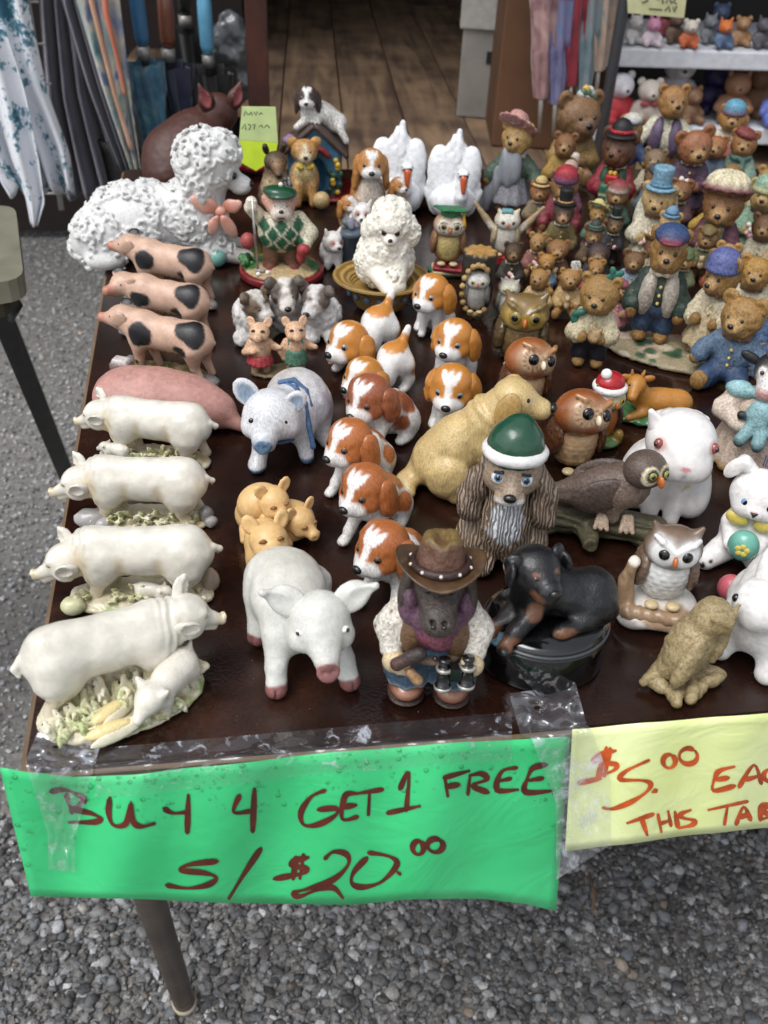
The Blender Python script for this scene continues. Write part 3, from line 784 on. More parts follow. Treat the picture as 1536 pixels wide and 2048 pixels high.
sheet('packing_tape', 'crumpled clear tape over the left front corner of the table', 'tape', corner_tape, 26, 44, TAPE2)

# ------------------------------------------------------------------ drizzle on the table top, a twig on the gravel
_rg = random.Random(11); V0, F0 = ico(); Vs = []; Fs_ = []
for i in range(420):
    c = FL+_df*_rg.uniform(.02, .75)+_dl*(_rg.random()**1.5*.9+.02); r = .0004+.0011*_rg.random()**3
    Vs.append(V0*np.array([r*_rg.uniform(.8, 1.4), r, r*.4])+np.array((c.x, c.y, TZ+.0002))); Fs_.append(F0+12*i)
_o = obj('drizzle_drops', mkmesh('drizzle_drops', np.concatenate(Vs), np.concatenate(Fs_), None, 1.0, True), WATER, table); _o['kind'] = 'stuff'
_a, _b2 = atz(1178, 1745, .012), atz(1186, 1830, .012)
tag(tube('twig', [_a, _a.lerp(_b2, .5)+Vector((.004, 0, .003)), _b2], [.0018, .0022, .0012], solid('#6b5138', .8), None, 6), 'thin brown twig lying on the gravel below the yellow sign', 'twig')
# ================================================================== trailer behind the table
def thing(name, label, cat, group=None, loc=(0, 0, 0)):
    o = bpy.data.objects.new(name, None); COL.objects.link(o); o.location = loc; return tag(o, label, cat, group)
def mat_plank(name, c1, c2, rough=.6):
    m = bpy.data.materials.new(name); m.use_nodes = True; nt = m.node_tree; b = nt.nodes['Principled BSDF']; L = nt.links.new
    tc = node(nt, 'ShaderNodeTexCoord'); oi = node(nt, 'ShaderNodeObjectInfo'); ad = node(nt, 'ShaderNodeVectorMath', operation='ADD'); L(tc.outputs['Object'], ad.inputs[0])
    sc_ = node(nt, 'ShaderNodeVectorMath', operation='SCALE'); cx = node(nt, 'ShaderNodeCombineXYZ'); L(oi.outputs['Random'], cx.inputs[0]); L(oi.outputs['Random'], cx.inputs[1]); L(cx.outputs[0], sc_.inputs[0]); sc_.inputs['Scale'].default_value = 37; L(sc_.outputs[0], ad.inputs[1])
    mp = node(nt, 'ShaderNodeMapping'); mp.inputs['Scale'].default_value = (9, .9, 4); L(ad.outputs[0], mp.inputs['Vector'])
    nz = node(nt, 'ShaderNodeTexNoise'); nz.inputs['Scale'].default_value = 3; nz.inputs['Detail'].default_value = 7; nz.inputs['Distortion'].default_value = .8; L(mp.outputs[0], nz.inputs['Vector'])
    n2 = node(nt, 'ShaderNodeTexNoise'); n2.inputs['Scale'].default_value = 7; n2.inputs['Detail'].default_value = 3; L(ad.outputs[0], n2.inputs['Vector'])
    mm = node(nt, 'ShaderNodeMath', operation='MULTIPLY'); L(nz.outputs['Fac'], mm.inputs[0]); L(n2.outputs['Fac'], mm.inputs[1])
    cr = node(nt, 'ShaderNodeValToRGB'); cr.color_ramp.elements[0].position = .14; cr.color_ramp.elements[0].color = (*lin(c1), 1); cr.color_ramp.elements[1].position = .36; cr.color_ramp.elements[1].color = (*lin(c2), 1)
    L(mm.outputs[0], cr.inputs['Fac']); L(cr.outputs[0], b.inputs['Base Color']); b.inputs['Roughness'].default_value = rough
    bp = node(nt, 'ShaderNodeBump'); bp.inputs['Distance'].default_value = .002; L(nz.outputs['Fac'], bp.inputs['Height']); L(bp.outputs[0], b.inputs['Normal'])
    return m
FZ = 0.58
tr = thing('trailer', 'open trailer with worn wooden plank floor behind the table', 'trailer')
PLK = mat_plank('floor_planks', '#55443a', '#92795f', .6)
dirv = Vector((math.sin(R(4.5)), math.cos(R(4.5)), 0)); rgt = Vector((dirv.y, -dirv.x, 0))
o0 = atz(535, 330, FZ); o0 = Vector((o0.x, 1.72, 0))
for i in range(-3, 13):
    for k, (a, b) in enumerate(((0 if i >= 0 else .5-.35*(i+1), 2.2+.37*(i % 3)), (2.205+.37*(i % 3), 4.6))):
        c = o0+rgt*(i*0.148+.07)+dirv*((a+b)/2)
        p = box('floor_plank', (0, 0, 0), (0.0725, (b-a)/2, 0.018), PLK, tr, bevel=.003); p.location = (c.x, c.y, FZ-.018+random.Random(i*3+k).uniform(-.002, .002)); p.rotation_euler = (0, 0, -R(4.5))
box('floor_beam', (o0.x+1.3, 1.78, FZ-.10), (1.28, .03, .058), solid('#2a2320', .7), tr)
dk = solid('#1b1a1a', .8, var=.3, vs=5); dk2 = solid('#241f1c', .75, var=.3, vs=4)
def wall(name, a, b, z0, z1, mat, th=.03):
    a = Vector(a); b = Vector(b); c = (a+b)/2; o = box(name, (0, 0, 0), ((b-a).length/2, th/2, (z1-z0)/2), mat, tr); o.location = (c.x, c.y, (z0+z1)/2); o.rotation_euler = (0, 0, math.atan2(b.y-a.y, b.x-a.x)); return o
bl = o0+dirv*4.6-rgt*.36; br = o0+dirv*4.6+rgt*2.0
wall('shade_back_wall', bl-rgt*2.5, br+rgt*2, 0, 2.5, solid('#2f2722', .8, var=.3, vs=3))  # back wall out of view, added to keep daylight off the trailer interior
wall('shade_side_wall', o0-rgt*.34+dirv*1.45, bl, FZ-.02, 2.5, dk2); wall('shade_side_wall', o0+rgt*2.3+dirv*.4, br+rgt*.3, FZ-.02, 2.5, dk2)  # side walls added to close in the trailer and darken it
c = o0+dirv*2.75+rgt*.8; shade_roof = box('roof', (0, 0, 0), (3.6, 2.5, .03), dk2, tr); shade_roof.location = (c.x, c.y, 2.53); shade_roof.rotation_euler = (0, 0, -R(9))  # unseen roof, added so the trailer floor lies in shade
lw = wall('front_panel', (-3.8, 3.3, 0), (o0.x-.02, 3.1, 0), 0.03, 2.5, solid('#231814', .8, var=.3, vs=4))
pb = at(519, 235, 2.05)
RW = mat_plank('red_post', '#2e1610', '#4f271b', .5)
pst = box('corner_post', (0, 0, 0), (.021, .025, 1.05), RW, tr, bevel=.003); pst.location = (pb.x, pb.y, FZ+1.02)
rw = wall('front_panel', (at(1190, 200, 2.5).x, 2.62, 0), (3.4, 2.5, 0), 0, 2.5, dk)
# ------------------------------------------------------------------ cardboard boxes on the trailer floor
def carton(label, px, py, w, d, h, rot, col, z=FZ, lid=None, Y=None, name='storage_box'):
    p = atz(px, py, z); t = thing(name, label, 'box', loc=(p.x, p.y, z+.001)); t.rotation_euler = (0, 0, R(rot))
    m = solid(col, .75, var=.18, vs=12, bump=.0006, bs=60)
    box('carton_body', (0, 0, h/2), (w/2, d/2, h/2), m, t, bevel=.004)
    if lid: box('lid', (0, 0, h-.02), (w/2+.008, d/2+.008, .035), solid(lid, .7, var=.12), t, bevel=.004); box('hand_hole', (0, -d/2-.001, h*.55), (.04, .002, .013), dk, t)
    else: box('flap', (0, -.0, h+.004), (w/2-.01, d/2-.01, .003), solid(col, .8, var=.25, vs=30), t); box('tape_strip', (0, 0, h+.0085), (.03, d/2, .001), solid('#8d7a58', .35, .2), t)
    return t
carton('white file box with a lid on the trailer floor', 1000, 200, .2, .4, .25, -16, '#8f8b84', lid='#a5a29c')
carton('brown cardboard box beside the white file box', 1075, 262, .24, .3, .34, -10, '#5f4029')
_p = atz(1075, 262, FZ); bt = thing('plastic_crate', 'pale green plastic crate lying on the brown cardboard box', 'crate', loc=(_p.x+.01, _p.y+.01, FZ+.352)); bt.rotation_euler = (0, 0, R(-13))
box('crate_body', (0, 0, .055), (.095, .13, .055), solid('#6f9c8a', .4, .2), bt, bevel=.006); box('crate_rim', (0, 0, .117), (.102, .137, .006), solid('#86b3a0', .4, .2), bt, bevel=.003)
# ------------------------------------------------------------------ closed parasols / umbrellas
def cloth_mat(name, cols, sc=8, rough=.45, sheen=.3, dist=1.5):
    m = bpy.data.materials.new(name); m.use_nodes = True; nt = m.node_tree; b = nt.nodes['Principled BSDF']; L = nt.links.new
    tc = node(nt, 'ShaderNodeTexCoord'); nz = node(nt, 'ShaderNodeTexNoise'); nz.inputs['Scale'].default_value = sc; nz.inputs['Detail'].default_value = 4; nz.inputs['Distortion'].default_value = dist; L(tc.outputs['Object'], nz.inputs['Vector'])
    cr = node(nt, 'ShaderNodeValToRGB'); e = cr.color_ramp.elements
    while len(e) > 1: e.remove(e[-1])
    for i, c in enumerate(cols):
        p = .3+.42*i/max(1, len(cols)-1)
        x = e[0] if i == 0 else e.new(p); x.position = p; x.color = (*lin(c), 1)
    L(nz.outputs['Fac'], cr.inputs['Fac']); L(cr.outputs[0], b.inputs['Base Color']); b.inputs['Roughness'].default_value = rough; b.inputs['Sheen Weight'].default_value = sheen
    return m
def folded(name, label, top, bot, r0, r1, mats, folds=7, tip=None, group=None, handle=None, cat='umbrella'):
    """furled umbrella: pleated canopy round a shaft, from top to bottom points"""
    t = thing(name, label, cat, group, tuple(bot)); top = Vector(top)-Vector(bot); n = 14; seg = folds*6
    for gi, (f0, f1, mat) in enumerate(mats):
        V = []; Fs = []
        for i in range(n+1):
            u = f0+(f1-f0)*i/n; c = top*u; ax = top.normalized(); a = ax.orthogonal().normalized(); bb = ax.cross(a)
            r = r1+(r0-r1)*u**.8
            for j in range(seg):
                th = 2*math.pi*j/seg; rr = r*(1+.26*math.cos(th*folds+u*4))*(1+.06*math.sin(u*17+j))
                V.append(c+(a*math.cos(th)+bb*math.sin(th))*rr)
        for i in range(n):
            for j in range(seg): x, y = i*seg+j, i*seg+(j+1) % seg; Fs.append((x, y, y+seg, x+seg))
        pymesh('canopy', V, Fs, mat, t, True)
    ax = top.normalized()
    tube('tip', [-ax*.07, Vector((0, 0, 0))+ax*.02], [.004, .006], solid('#a9a59c', .3, .1, .5), t, 8)
    if handle:
        col, ln, r = handle; e = top; tube('shaft', [e-ax*.02, e+ax*.03], .007, solid('#3a3a3c', .4), t, 8)
        tube('handle', [e+ax*.03, e+ax*.045, e+ax*(.03+ln*.5), e+ax*(.02+ln), e+ax*(.03+ln)], [r*.7, r, r*1.05, r, r*.5], solid(col, .3, .3), t, 14)
        tube('ferrule', [e+ax*.005, e+ax*.028], r*.9, solid('#8a8884', .4, .1, .4), t, 12)
    return t
G1 = cloth_mat('parasol_pink', ['#6a4c50', '#a5807f', '#b9a096'], 14); G2 = cloth_mat('parasol_lilac', ['#4a4a72', '#7c7aa0', '#4a7fa0'], 12); G3 = cloth_mat('parasol_red', ['#5c1420', '#8f2434', '#7a3040'], 10)
G4 = cloth_mat('parasol_teal', ['#4a6a74', '#7d8d92', '#8a7a80'], 12); G5 = cloth_mat('parasol_beige', ['#9a8478', '#b5a08e', '#6c7f88'], 16)
for (tx, bx_, by, m, lb) in ((1098, 1082, 195, G1, 'dusty pink furled parasol hanging leftmost beside the toy shelf'), (1128, 1110, 205, G2, 'lilac blue furled parasol hanging next to the dusty pink one'), (1160, 1142, 170, G3, 'red furled parasol hanging in the middle of the bunch'),
                             (1192, 1166, 185, G4, 'teal grey furled parasol hanging right of the red one'), (1222, 1196, 140, G5, 'beige furled parasol hanging closest to the shelf post')):
    b = at(bx_, by, 2.02); tp = at(tx, -160, 2.02); folded('furled_parasol', lb, tp, b, .033, .012, [(0, 1, m)], 6, group='furled parasols', handle=('#8d6a4a', .12, .012))
IRI = cloth_mat('iridescent_cloth', ['#2f5f6a', '#7f9c9a', '#c2b8a0', '#5a6a94', '#3f6a50'], 9, .28, .6, 2.5); GRY = cloth_mat('grey_cloth', ['#3a3742', '#55515e', '#6a6572'], 6, .7, .4)
# left group of umbrellas in the stand
def px_umb(lb, t0, b0, Y, r0, r1, mats, handle=None, folds=7): return folded('furled_umbrella', lb, at(*t0, Y), at(*b0, Y), r0, r1, mats, folds, group='furled umbrellas', handle=handle)
NV = cloth_mat('navy_cloth', ['#161a2a', '#222a40', '#2a3448'], 10); TL = cloth_mat('teal_stripe_cloth', ['#1f3f5c', '#3a6a80', '#6a8f8a'], 18); BKc = cloth_mat('black_cloth', ['#101012', '#1c1c20'], 10)
px_umb('furled blue and teal striped umbrella with a sky blue handle', (290, 125), (318, 330), 1.98, .03, .015, [(0, 1, TL)], ('#35698f', .26, .014))
px_umb('furled navy umbrella with a copper brown handle', (338, 128), (352, 330), 2.05, .042, .018, [(0, 1, NV)], ('#6b3d2c', .11, .015))
px_umb('furled black umbrella with a pale blue handle', (418, 140), (432, 330), 2.1, .05, .02, [(0, 1, BKc)], ('#62a4c6', .12, .014))
px_umb('furled dark umbrella leaning behind the copper handled one', (372, 60), (392, 320), 2.22, .045, .02, [(0, 1, BKc)], ('#1a1a1c', .1, .016))
ub = thing('umbrella_bin', 'dark bin holding the furled umbrellas behind the brown pig', 'bin', loc=(at(345, 300, 2.06).x, 2.06, 0))
lathe('bin_wall', [(.12, 0), (.13, .02), (.16, .62), (.165, .64), (.155, .64), (.12, .05)], solid('#1c1a1b', .6), ub, 28)
# iridescent wrap and grey curtains hanging left
def drape(name, label, left, right, Y, mat, amp, nf, cat='cloth', ny=26, nx=64, phase=0, hem=0):
    """hanging cloth; left and right edges are lists of photo points measured at depth Y"""
    def edge(e, v):
        k = v*(len(e)-1); i = min(int(k), len(e)-2); t = k-i; return (e[i][0]+(e[i+1][0]-e[i][0])*t, e[i][1]+(e[i+1][1]-e[i][1])*t)
    def fn(u, v):
        a = edge(left, v); b = edge(right, v); x = lerp(a[0], b[0], u); y = lerp(a[1], b[1], u)+hem*v*math.sin(u*nf*6.28+1)
        p = at(x, y, Y); p.y += amp*(.5+.7*v)*math.sin(u*nf*2*math.pi+phase+.8*math.sin(v*3))+amp*.4*math.sin(u*nf*5.1+v*4); return p
    o = sheet(name, label, cat, fn, nx, ny, mat); md = o.modifiers.new('thickness', 'SOLIDIFY'); md.thickness = .0015; return o
_wr = drape('iridescent_wrap', 'shimmering teal and peach wrap hanging behind the brown pig', [(120, -200), (150, 0), (205, 180), (262, 345)], [(215, -200), (240, 0), (262, 180), (285, 350)], 1.9, IRI, .012, 2.5, phase=1)
drape('satin_stripe', None, [(150, -200), (176, 0), (222, 180), (258, 300)], [(160, -200), (186, 0), (230, 180), (266, 300)], 1.87, cloth_mat('peach_satin', ['#c98f72', '#e0b89a'], 10, .3), .003, 1, nx=8).parent = _wr
drape('satin_stripe', None, [(190, -200), (204, 20), (228, 110), (246, 190)], [(199, -200), (216, 20), (236, 110), (252, 190)], 1.86, cloth_mat('coral_satin', ['#c96a4e', '#d98568'], 10, .3), .003, 1, nx=8).parent = _wr
drape('grey_curtain', 'grey violet cloth hanging in folds behind the white dress', [(60, -200), (75, 0), (90, 200), (120, 400)], [(175, -200), (170, 0), (200, 180), (262, 380)], 1.98, GRY, .022, 4)
drape('grey_scarf', 'dark grey violet scarf hanging beside the shimmering wrap', [(100, -200), (120, 0), (175, 180), (235, 340)], [(140, -200), (160, 0), (212, 180), (262, 340)], 1.93, cloth_mat('grey_cloth_dark', ['#3c3a48', '#5a5868'], 6, .65), .012, 2)
# wire grid
gp = thing('wire_grid', 'white wire display grid behind the hanging dress', 'grid'); wm = solid('#a8a6a2', .4, .1, .2)
ga, gb = at(52, -40, 1.84), at(108, 205, 1.84)
for i in range(4): x = ga.x+(gb.x-.02-ga.x)*i/3; tube('wire', [(x, 1.84, .55), (x, 1.84, 1.6)], .0022, wm, gp, 6)
for j in range(16): z = .58+.064*j; tube('wire', [(ga.x-.03, 1.844, z), (gb.x, 1.844, z)], .0022, wm, gp, 6)
# dress
def dress_mat():
    m = bpy.data.materials.new('printed_dress'); m.use_nodes = True; nt = m.node_tree; b = nt.nodes['Principled BSDF']; L = nt.links.new
    tc = node(nt, 'ShaderNodeTexCoord'); nz = node(nt, 'ShaderNodeTexNoise'); nz.inputs['Scale'].default_value = 150; nz.inputs['Detail'].default_value = 5; L(tc.outputs['Object'], nz.inputs['Vector'])
    n2 = node(nt, 'ShaderNodeTexNoise'); n2.inputs['Scale'].default_value = 26; n2.inputs['Detail'].default_value = 3; L(tc.outputs['Object'], n2.inputs['Vector'])
    sp = node(nt, 'ShaderNodeSeparateXYZ'); L(tc.outputs['Object'], sp.inputs[0])
    mr = node(nt, 'ShaderNodeMapRange'); mr.inputs[1].default_value = .80; mr.inputs[2].default_value = .96; mr.inputs[3].default_value = -.02; mr.inputs[4].default_value = .26; L(sp.outputs[2], mr.inputs[0])
    ad = node(nt, 'ShaderNodeMath', operation='MULTIPLY_ADD'); L(nz.outputs['Fac'], ad.inputs[0]); ad.inputs[1].default_value = .55; L(n2.outputs['Fac'], ad.inputs[2])
    a2 = node(nt, 'ShaderNodeMath', operation='ADD'); L(ad.outputs[0], a2.inputs[0]); L(mr.outputs[0], a2.inputs[1])
    cr = node(nt, 'ShaderNodeValToRGB'); e = cr.color_ramp.elements; e[0].position = .84; e[0].color = (*H('#e9ebf0'), 1); e[1].position = .99; e[1].color = (*H('#2f6074'), 1); x = e.new(.88); x.color = (*H('#7fa3b2'), 1)
    L(a2.outputs[0], cr.inputs['Fac']); L(cr.outputs[0], b.inputs['Base Color']); b.inputs['Roughness'].default_value = .8; return m
DR = dress_mat()
_dr = drape('hanging_dress', 'white sundress with teal flower print hanging on the wire grid', [(-160, -220), (-120, 0), (-80, 200), (-20, 330), (22, 385)], [(20, -220), (52, 0), (92, 180), (138, 300), (150, 378)], 1.72, DR, .02, 4, 'dress', hem=14)
drape('front_panel', None, [(-60, 60), (-20, 180), (20, 320), (50, 400), (62, 450)], [(10, 60), (50, 180), (80, 320), (92, 400), (76, 450)], 1.68, DR, .012, 1.5, 'dress', nx=24).parent = _dr
# ------------------------------------------------------------------ toy shelf
sh = thing('toy_shelf', 'white shelf rack stacked with plush toys behind the bears', 'shelf'); SHM = solid('#c9ccd2', .45, .1, var=.1); PM = solid('#4a4c50', .4, .1, .4)
SY = 1.98
def shelf_board(pl, pr, th):
    a = at(*pl, SY); b = at(*pr, SY); z = (a.z+b.z)/2; ln = 1.3; o = box('shelf_board', (0, 0, 0), (ln/2, .17, th/2), SHM, sh, bevel=.004); o.location = (a.x+ln/2, SY+.17, a.z-th/2); o.rotation_euler = (0, 0, R(-4)); return a.z
z1 = shelf_board((1228, 105), (1536, 120), .036); z2 = shelf_board((1200, 262), (1536, 262), .034); z3 = z2-.34; 
for (x, y) in ((at(1222, 130, SY).x, SY-.012), (at(1222, 130, SY).x, SY+.36), (at(1222, 130, SY).x+1.34, SY-.1), (at(1222, 130, SY).x+1.34, SY+.3)): tube('shelf_post', [(x, y, 0), (x, y, 1.9)], .0115, PM, sh, 12)
o = box('shelf_board', (0, 0, 0), (.65, .17, .017), SHM, sh); o.location = (at(1215, 262, SY).x+.65, SY+.17, z2-.42)
o = box('shelf_board', (0, 0, 0), (.65, .17, .017), SHM, sh); o.location = (at(1228, 105, SY).x+.65, SY+.17, z1+.42)
def plush(px, z, dy, sz, col, label, head=None, rot=0, ears='round', extra=None, bow=None):
    p = at(px, 100 if z == z1 else 250, SY+dy); f = Fig.__new__(Fig); o = thing('plush_toy', label, 'plush toy', 'plush toys on the shelf', (p.x, SY+dy, z+.002)); o.rotation_euler = (0, 0, R(rot)); o.scale = (sz,)*3; f.o = o; f.cell = 1.5/(FPX/2/2.4*.01*sz)
    hc = head or col
    s = S(col, .6); s.e((0, 0, 2.2), (2.2, 1.9, 2.2)).l((-1.4, -1, 1), (-1.8, -2.6, .8), .9, .8).l((1.4, -1, 1), (1.8, -2.6, .8), .9, .8).l((-1.8, 0, 3), (-2.6, -1, 2), .7, .6).l((1.8, 0, 3), (2.6, -1, 2), .7, .6); f.add('body', s, 'wool', 30, flat=0.0)
    s = S(hc, .5); s.e((0, -.3, 5.4), (2.0, 1.9, 1.8)).e((0, -1.9, 5.0), (.9, .8, .7)); f.add('head', s, 'wool', 26)
    for sx in (-1, 1):
        e = S(hc, .2)
        if ears == 'round': e.e((sx*1.6, 0, 6.8), (.7, .4, .7))
        elif ears == 'long': e.l((sx*.9, 0, 6.8), (sx*1.3, .2, 9), .5, .6)
        else: e.l((sx*1.2, 0, 6.5), (sx*1.7, 0, 7.8), .6, .15)
        f.add('ear', e, 'wool', 14); f.eye((sx*.7, -1.75, 5.9), .22, m=False)
    f.ball('nose', (0, -2.65, 5.15), (.3, .2, .22), NOSE)
    if bow: s = S(bow, .2); s.e((-.9, -1.7, 3.6), (.9, .4, .5)).e((.9, -1.7, 3.6), (.9, .4, .5)); f.add('bow', s, 'cloth', 16)
T = 0.92
for a in ((1262, z1, .08, .8, '#c9c6c4', 'white plush lamb lying first on the upper shelf', None, 10, 'point'), (1298, z1, .06, .78, '#d4c4cc', 'pink and white plush bunny on the upper shelf', '#c98aa8', -6, 'long'), (1340, z1, .1, .85, '#5f4a3a', 'dark brown plush bear on the upper shelf', None, 8, 'round'),
          (1372, z1, .05, .78, '#b0562c', 'rust and white plush tiger on the upper shelf', '#c9c0b4', -10, 'round'), (1408, z1, .1, .8, '#6f7276', 'grey plush elephant on the upper shelf', None, 10, 'point'), (1440, z1, .05, .8, '#4a5f7c', 'blue plush bird with an orange head on the upper shelf', '#c46a2c', 0, 'point'),
          (1474, z1, .08, .82, '#9a7450', 'tan plush dog on the upper shelf', None, -12, 'round'), (1515, z1, .06, .85, '#4c4a50', 'charcoal plush cat with a white tag on the upper shelf', None, 6, 'point'), (1322, z1, .17, .95, '#7a2f34', 'dark red plush bear behind the brown one on the upper shelf', None, 0, 'round'), (1425, z1, .18, .95, '#3a4a66', 'navy plush dog at the back of the upper shelf', None, 0, 'round'),
          (1226, z2, .06, 1.5, '#b8343c', 'white headed plush bear in a red sweater on the lower shelf', '#d0ccd2', 8, 'round'), (1285, z2, .05, 1.35, '#b5a99e', 'grey beige plush bear on the lower shelf', '#c4bab0', -4, 'round', None, '#a34a50'), (1335, z2, .16, 1.9, '#d2cfd2', 'large white plush bear at the back of the lower shelf', None, -8, 'round'),
          (1372, z2, .06, 1.1, '#7a5a3e', 'small brown plush bear slumped on the lower shelf', None, 12, 'round'), (1410, z2, .16, 1.5, '#2a2450', 'deep purple plush toy at the back of the lower shelf', None, 0, 'point'), (1455, z2, .08, 1.5, '#8a6448', 'tan plush cat with pointed ears on the lower shelf', None, -14, 'point'), (1500, z2, .13, 1.55, '#936c4e', 'brown plush fox turned away on the lower shelf', None, 24, 'point'), (1542, z2, .05, 1.5, '#5a6ab0', 'bright blue plush bear at the right end of the lower shelf', None, 0, 'round')):
    lb = a[5]; plush(a[0], a[1], a[2], a[3]*T, a[4], lb, a[6], a[7], a[8], None, a[10] if len(a) > 10 else None)
# price card on the shelf
pc = thing('shelf_price_card', 'pale yellow handwritten price card fixed above the toy shelf', 'sign')
V = [at(1252, -60, 1.95), at(1380, -60, 1.95), at(1368, 36, 1.95), at(1256, 26, 1.95)]; pymesh('card', V+[v+Vector((0, .002, 0)) for v in V], [(3, 2, 1, 0), (4, 5, 6, 7), (0, 1, 5, 4), (1, 2, 6, 5), (2, 3, 7, 6), (3, 0, 4, 7)], solid('#c9c89a', .6), pc)
def scribble(strokes, Y, mat, parent, wd):
    for st in strokes:
        V = []; Fs = []
        for i, p in enumerate(st):
            a = Vector(st[max(i-1, 0)]); b = Vector(st[min(i+1, len(st)-1)]); t = (b-a).normalized(); n = Vector((-t.y, t.x))*wd/2
            V += [at(p[0]+n.x, p[1]+n.y, Y), at(p[0]-n.x, p[1]-n.y, Y)]
        for i in range(len(st)-1): Fs.append((2*i, 2*i+1, 2*i+3, 2*i+2))
        pymesh('lettering', V, Fs, mat, parent)
INK = solid('#2a2a2c', .6)
scribble([[(1280, -2), (1290, -8), (1296, 2), (1284, 6)], [(1315, 0), (1325, -6), (1326, 8)], [(1332, 6), (1338, -6), (1344, 8)], [(1352, -2), (1346, 4), (1354, 8)], [(1298, 18), (1325, 20)], [(1330, 22), (1338, 12), (1340, 24)], [(1346, 14), (1348, 24), (1354, 12)]], 1.9475, INK, pc, 3)
# ------------------------------------------------------------------ green price card standing at the back of the table
cd = thing('price_card', 'small green and yellow handwritten price card in a red holder', 'sign')
CY = 1.30
def card_at(px, py): return at(px, py, CY+.012*(345-py)/130)
V = [card_at(484, 213), card_at(551, 214), card_at(556, 285), card_at(478, 280)]; pymesh('card_upper', V+[v+Vector((0, .0015, 0)) for v in V], [(3, 2, 1, 0), (4, 5, 6, 7), (0, 1, 5, 4), (1, 2, 6, 5), (2, 3, 7, 6), (3, 0, 4, 7)], solid('#c3d592', .5), cd)
V = [card_at(478, 280.5), card_at(556, 285.5), card_at(549, 318), card_at(512, 342), card_at(476, 322)]; pymesh('card_lower', V+[v+Vector((0, .0015, 0)) for v in V], [(4, 3, 2, 1, 0), (5, 6, 7, 8, 9)]+[(i, (i+1) % 5, (i+1) % 5+5, i+5) for i in range(5)], solid('#cbe63a', .5), cd)
scribble([[(488, 232), (491, 222), (496, 230)], [(498, 230), (502, 224), (505, 231)], [(508, 224), (512, 231), (515, 223)], [(518, 230), (522, 225), (525, 229)], [(484, 258), (490, 248), (492, 260)], [(496, 248), (502, 252), (498, 260)], [(505, 250), (510, 248), (508, 259)], [(518, 254), (523, 250), (526, 256)], [(529, 255), (534, 250), (540, 256)]], CY+.0045, INK, cd, 2.2)
p = atz(508, 348, TZ); s = S('#9a1f24', .2); s.e((0, 0, .9), (2.6, 1.4, .9)); V_, F_, C_ = s.mesh(24, None, 0.0); hd = obj('holder', mkmesh('holder', V_, F_, C_), paint('ceramic'), cd); hd.location = (p.x, p.y, TZ+.001)
# ------------------------------------------------------------------ neighbouring table at the left
nt_ = thing('side_table', 'neighbouring table with a worn grey green top and black steel leg', 'table')
a, b = atz(30, 408, .76), atz(48, 560, .76); d = (a-b).normalized(); nrm = Vector((-d.y, d.x, 0))
if nrm.x > 0: nrm = -nrm
P_ = [b, b+nrm*1.0-d*0.02, a+nrm*1.0, a]
slab('table_top', P_, .735, .76, solid('#7c7a68', .55, .1, var=.3, vs=14, bump=.0008, bs=30), nt_, .03)
slab('table_apron', [q+(Vector((-.02, 0, 0))) for q in P_], .715, .7345, solid('#4a4436', .6, var=.3, vs=20), nt_, .03)
t0 = at(-8, 600, (a.y*.35+b.y*.65)); b0 = atz(178, 1060, 0.0)
ax = (t0-b0).normalized(); V, Fs = ribbon([(b0, Vector((1, .35, 0))), (b0.lerp(t0, .5), Vector((1, .35, 0))), (t0, Vector((1, .35, 0)))], .026, .022); pymesh('leg', V, Fs, solid('#0d0d0f', .35, .3), nt_)
tube('leg_hinge', [at(18, 585, b.y+.05), at(30, 610, b.y+.05), at(22, 640, b.y+.06)], [.006, .009, .004], solid('#3a3a3a', .3, .1, .7), nt_, 8)
# plastic bag hanging by the post
f = Fig.__new__(Fig); o = thing('plastic_bag', 'crumpled grey clear plastic bag hanging by the red post', 'bag'); p = at(462, 110, 2.3); o.location = p; f.o = o; f.cell = 0
s = S('#55585c', 1.5); s.e((0, 0, 0), (4.5, 3, 9)).e((1, 0, -5), (4, 3, 5)); V_, F_, C_ = s.mesh(40, lambda P, c: .9*fbm(P, .35, 3, 3)); obj('bag_film', mkmesh('bag_film', V_, F_, C_), paint('ceramic'), o)
# ================================================================== pigs on the left of the table
def curls(amp, sc, seed=0, thr=None):
    """ridged, swirling relief like carved curls"""
    def d(P, cols):
        w = np.stack([noise(P, sc*0.6, seed+1), noise(P, sc*0.6, seed+2), noise(P, sc*0.6, seed+3)], 1)*0.9/sc
        r = 1-np.abs(noise(P+w, sc, seed+4))*2.2
        out = amp*r
        if thr is not None: out = out*thr(P)
        return out
    return d
def dimple(amp, sc, seed=0):
    return lambda P, cols: amp*fbm(P, sc, seed, 2)
def blades(s, rng, n, x0, x1, y0, y1, z, ln, cols, lean=0.6):
    for i in range(n):
        x = rng.uniform(x0, x1); y = rng.uniform(y0, y1); a = rng.uniform(-1, 1)
        tip = (x+a*ln*0.7, y+rng.uniform(-.3, .5)*ln*lean, z+ln*rng.uniform(.35, .8))
        mid = ((x+tip[0])/2, (y+tip[1])/2, z+(tip[2]-z)*.65)
        c = rng.choice(cols)
        s.l((x, y, z), mid, 0.17, 0.22, c, .1); s.l(mid, tip, 0.22, 0.07, c, .1)
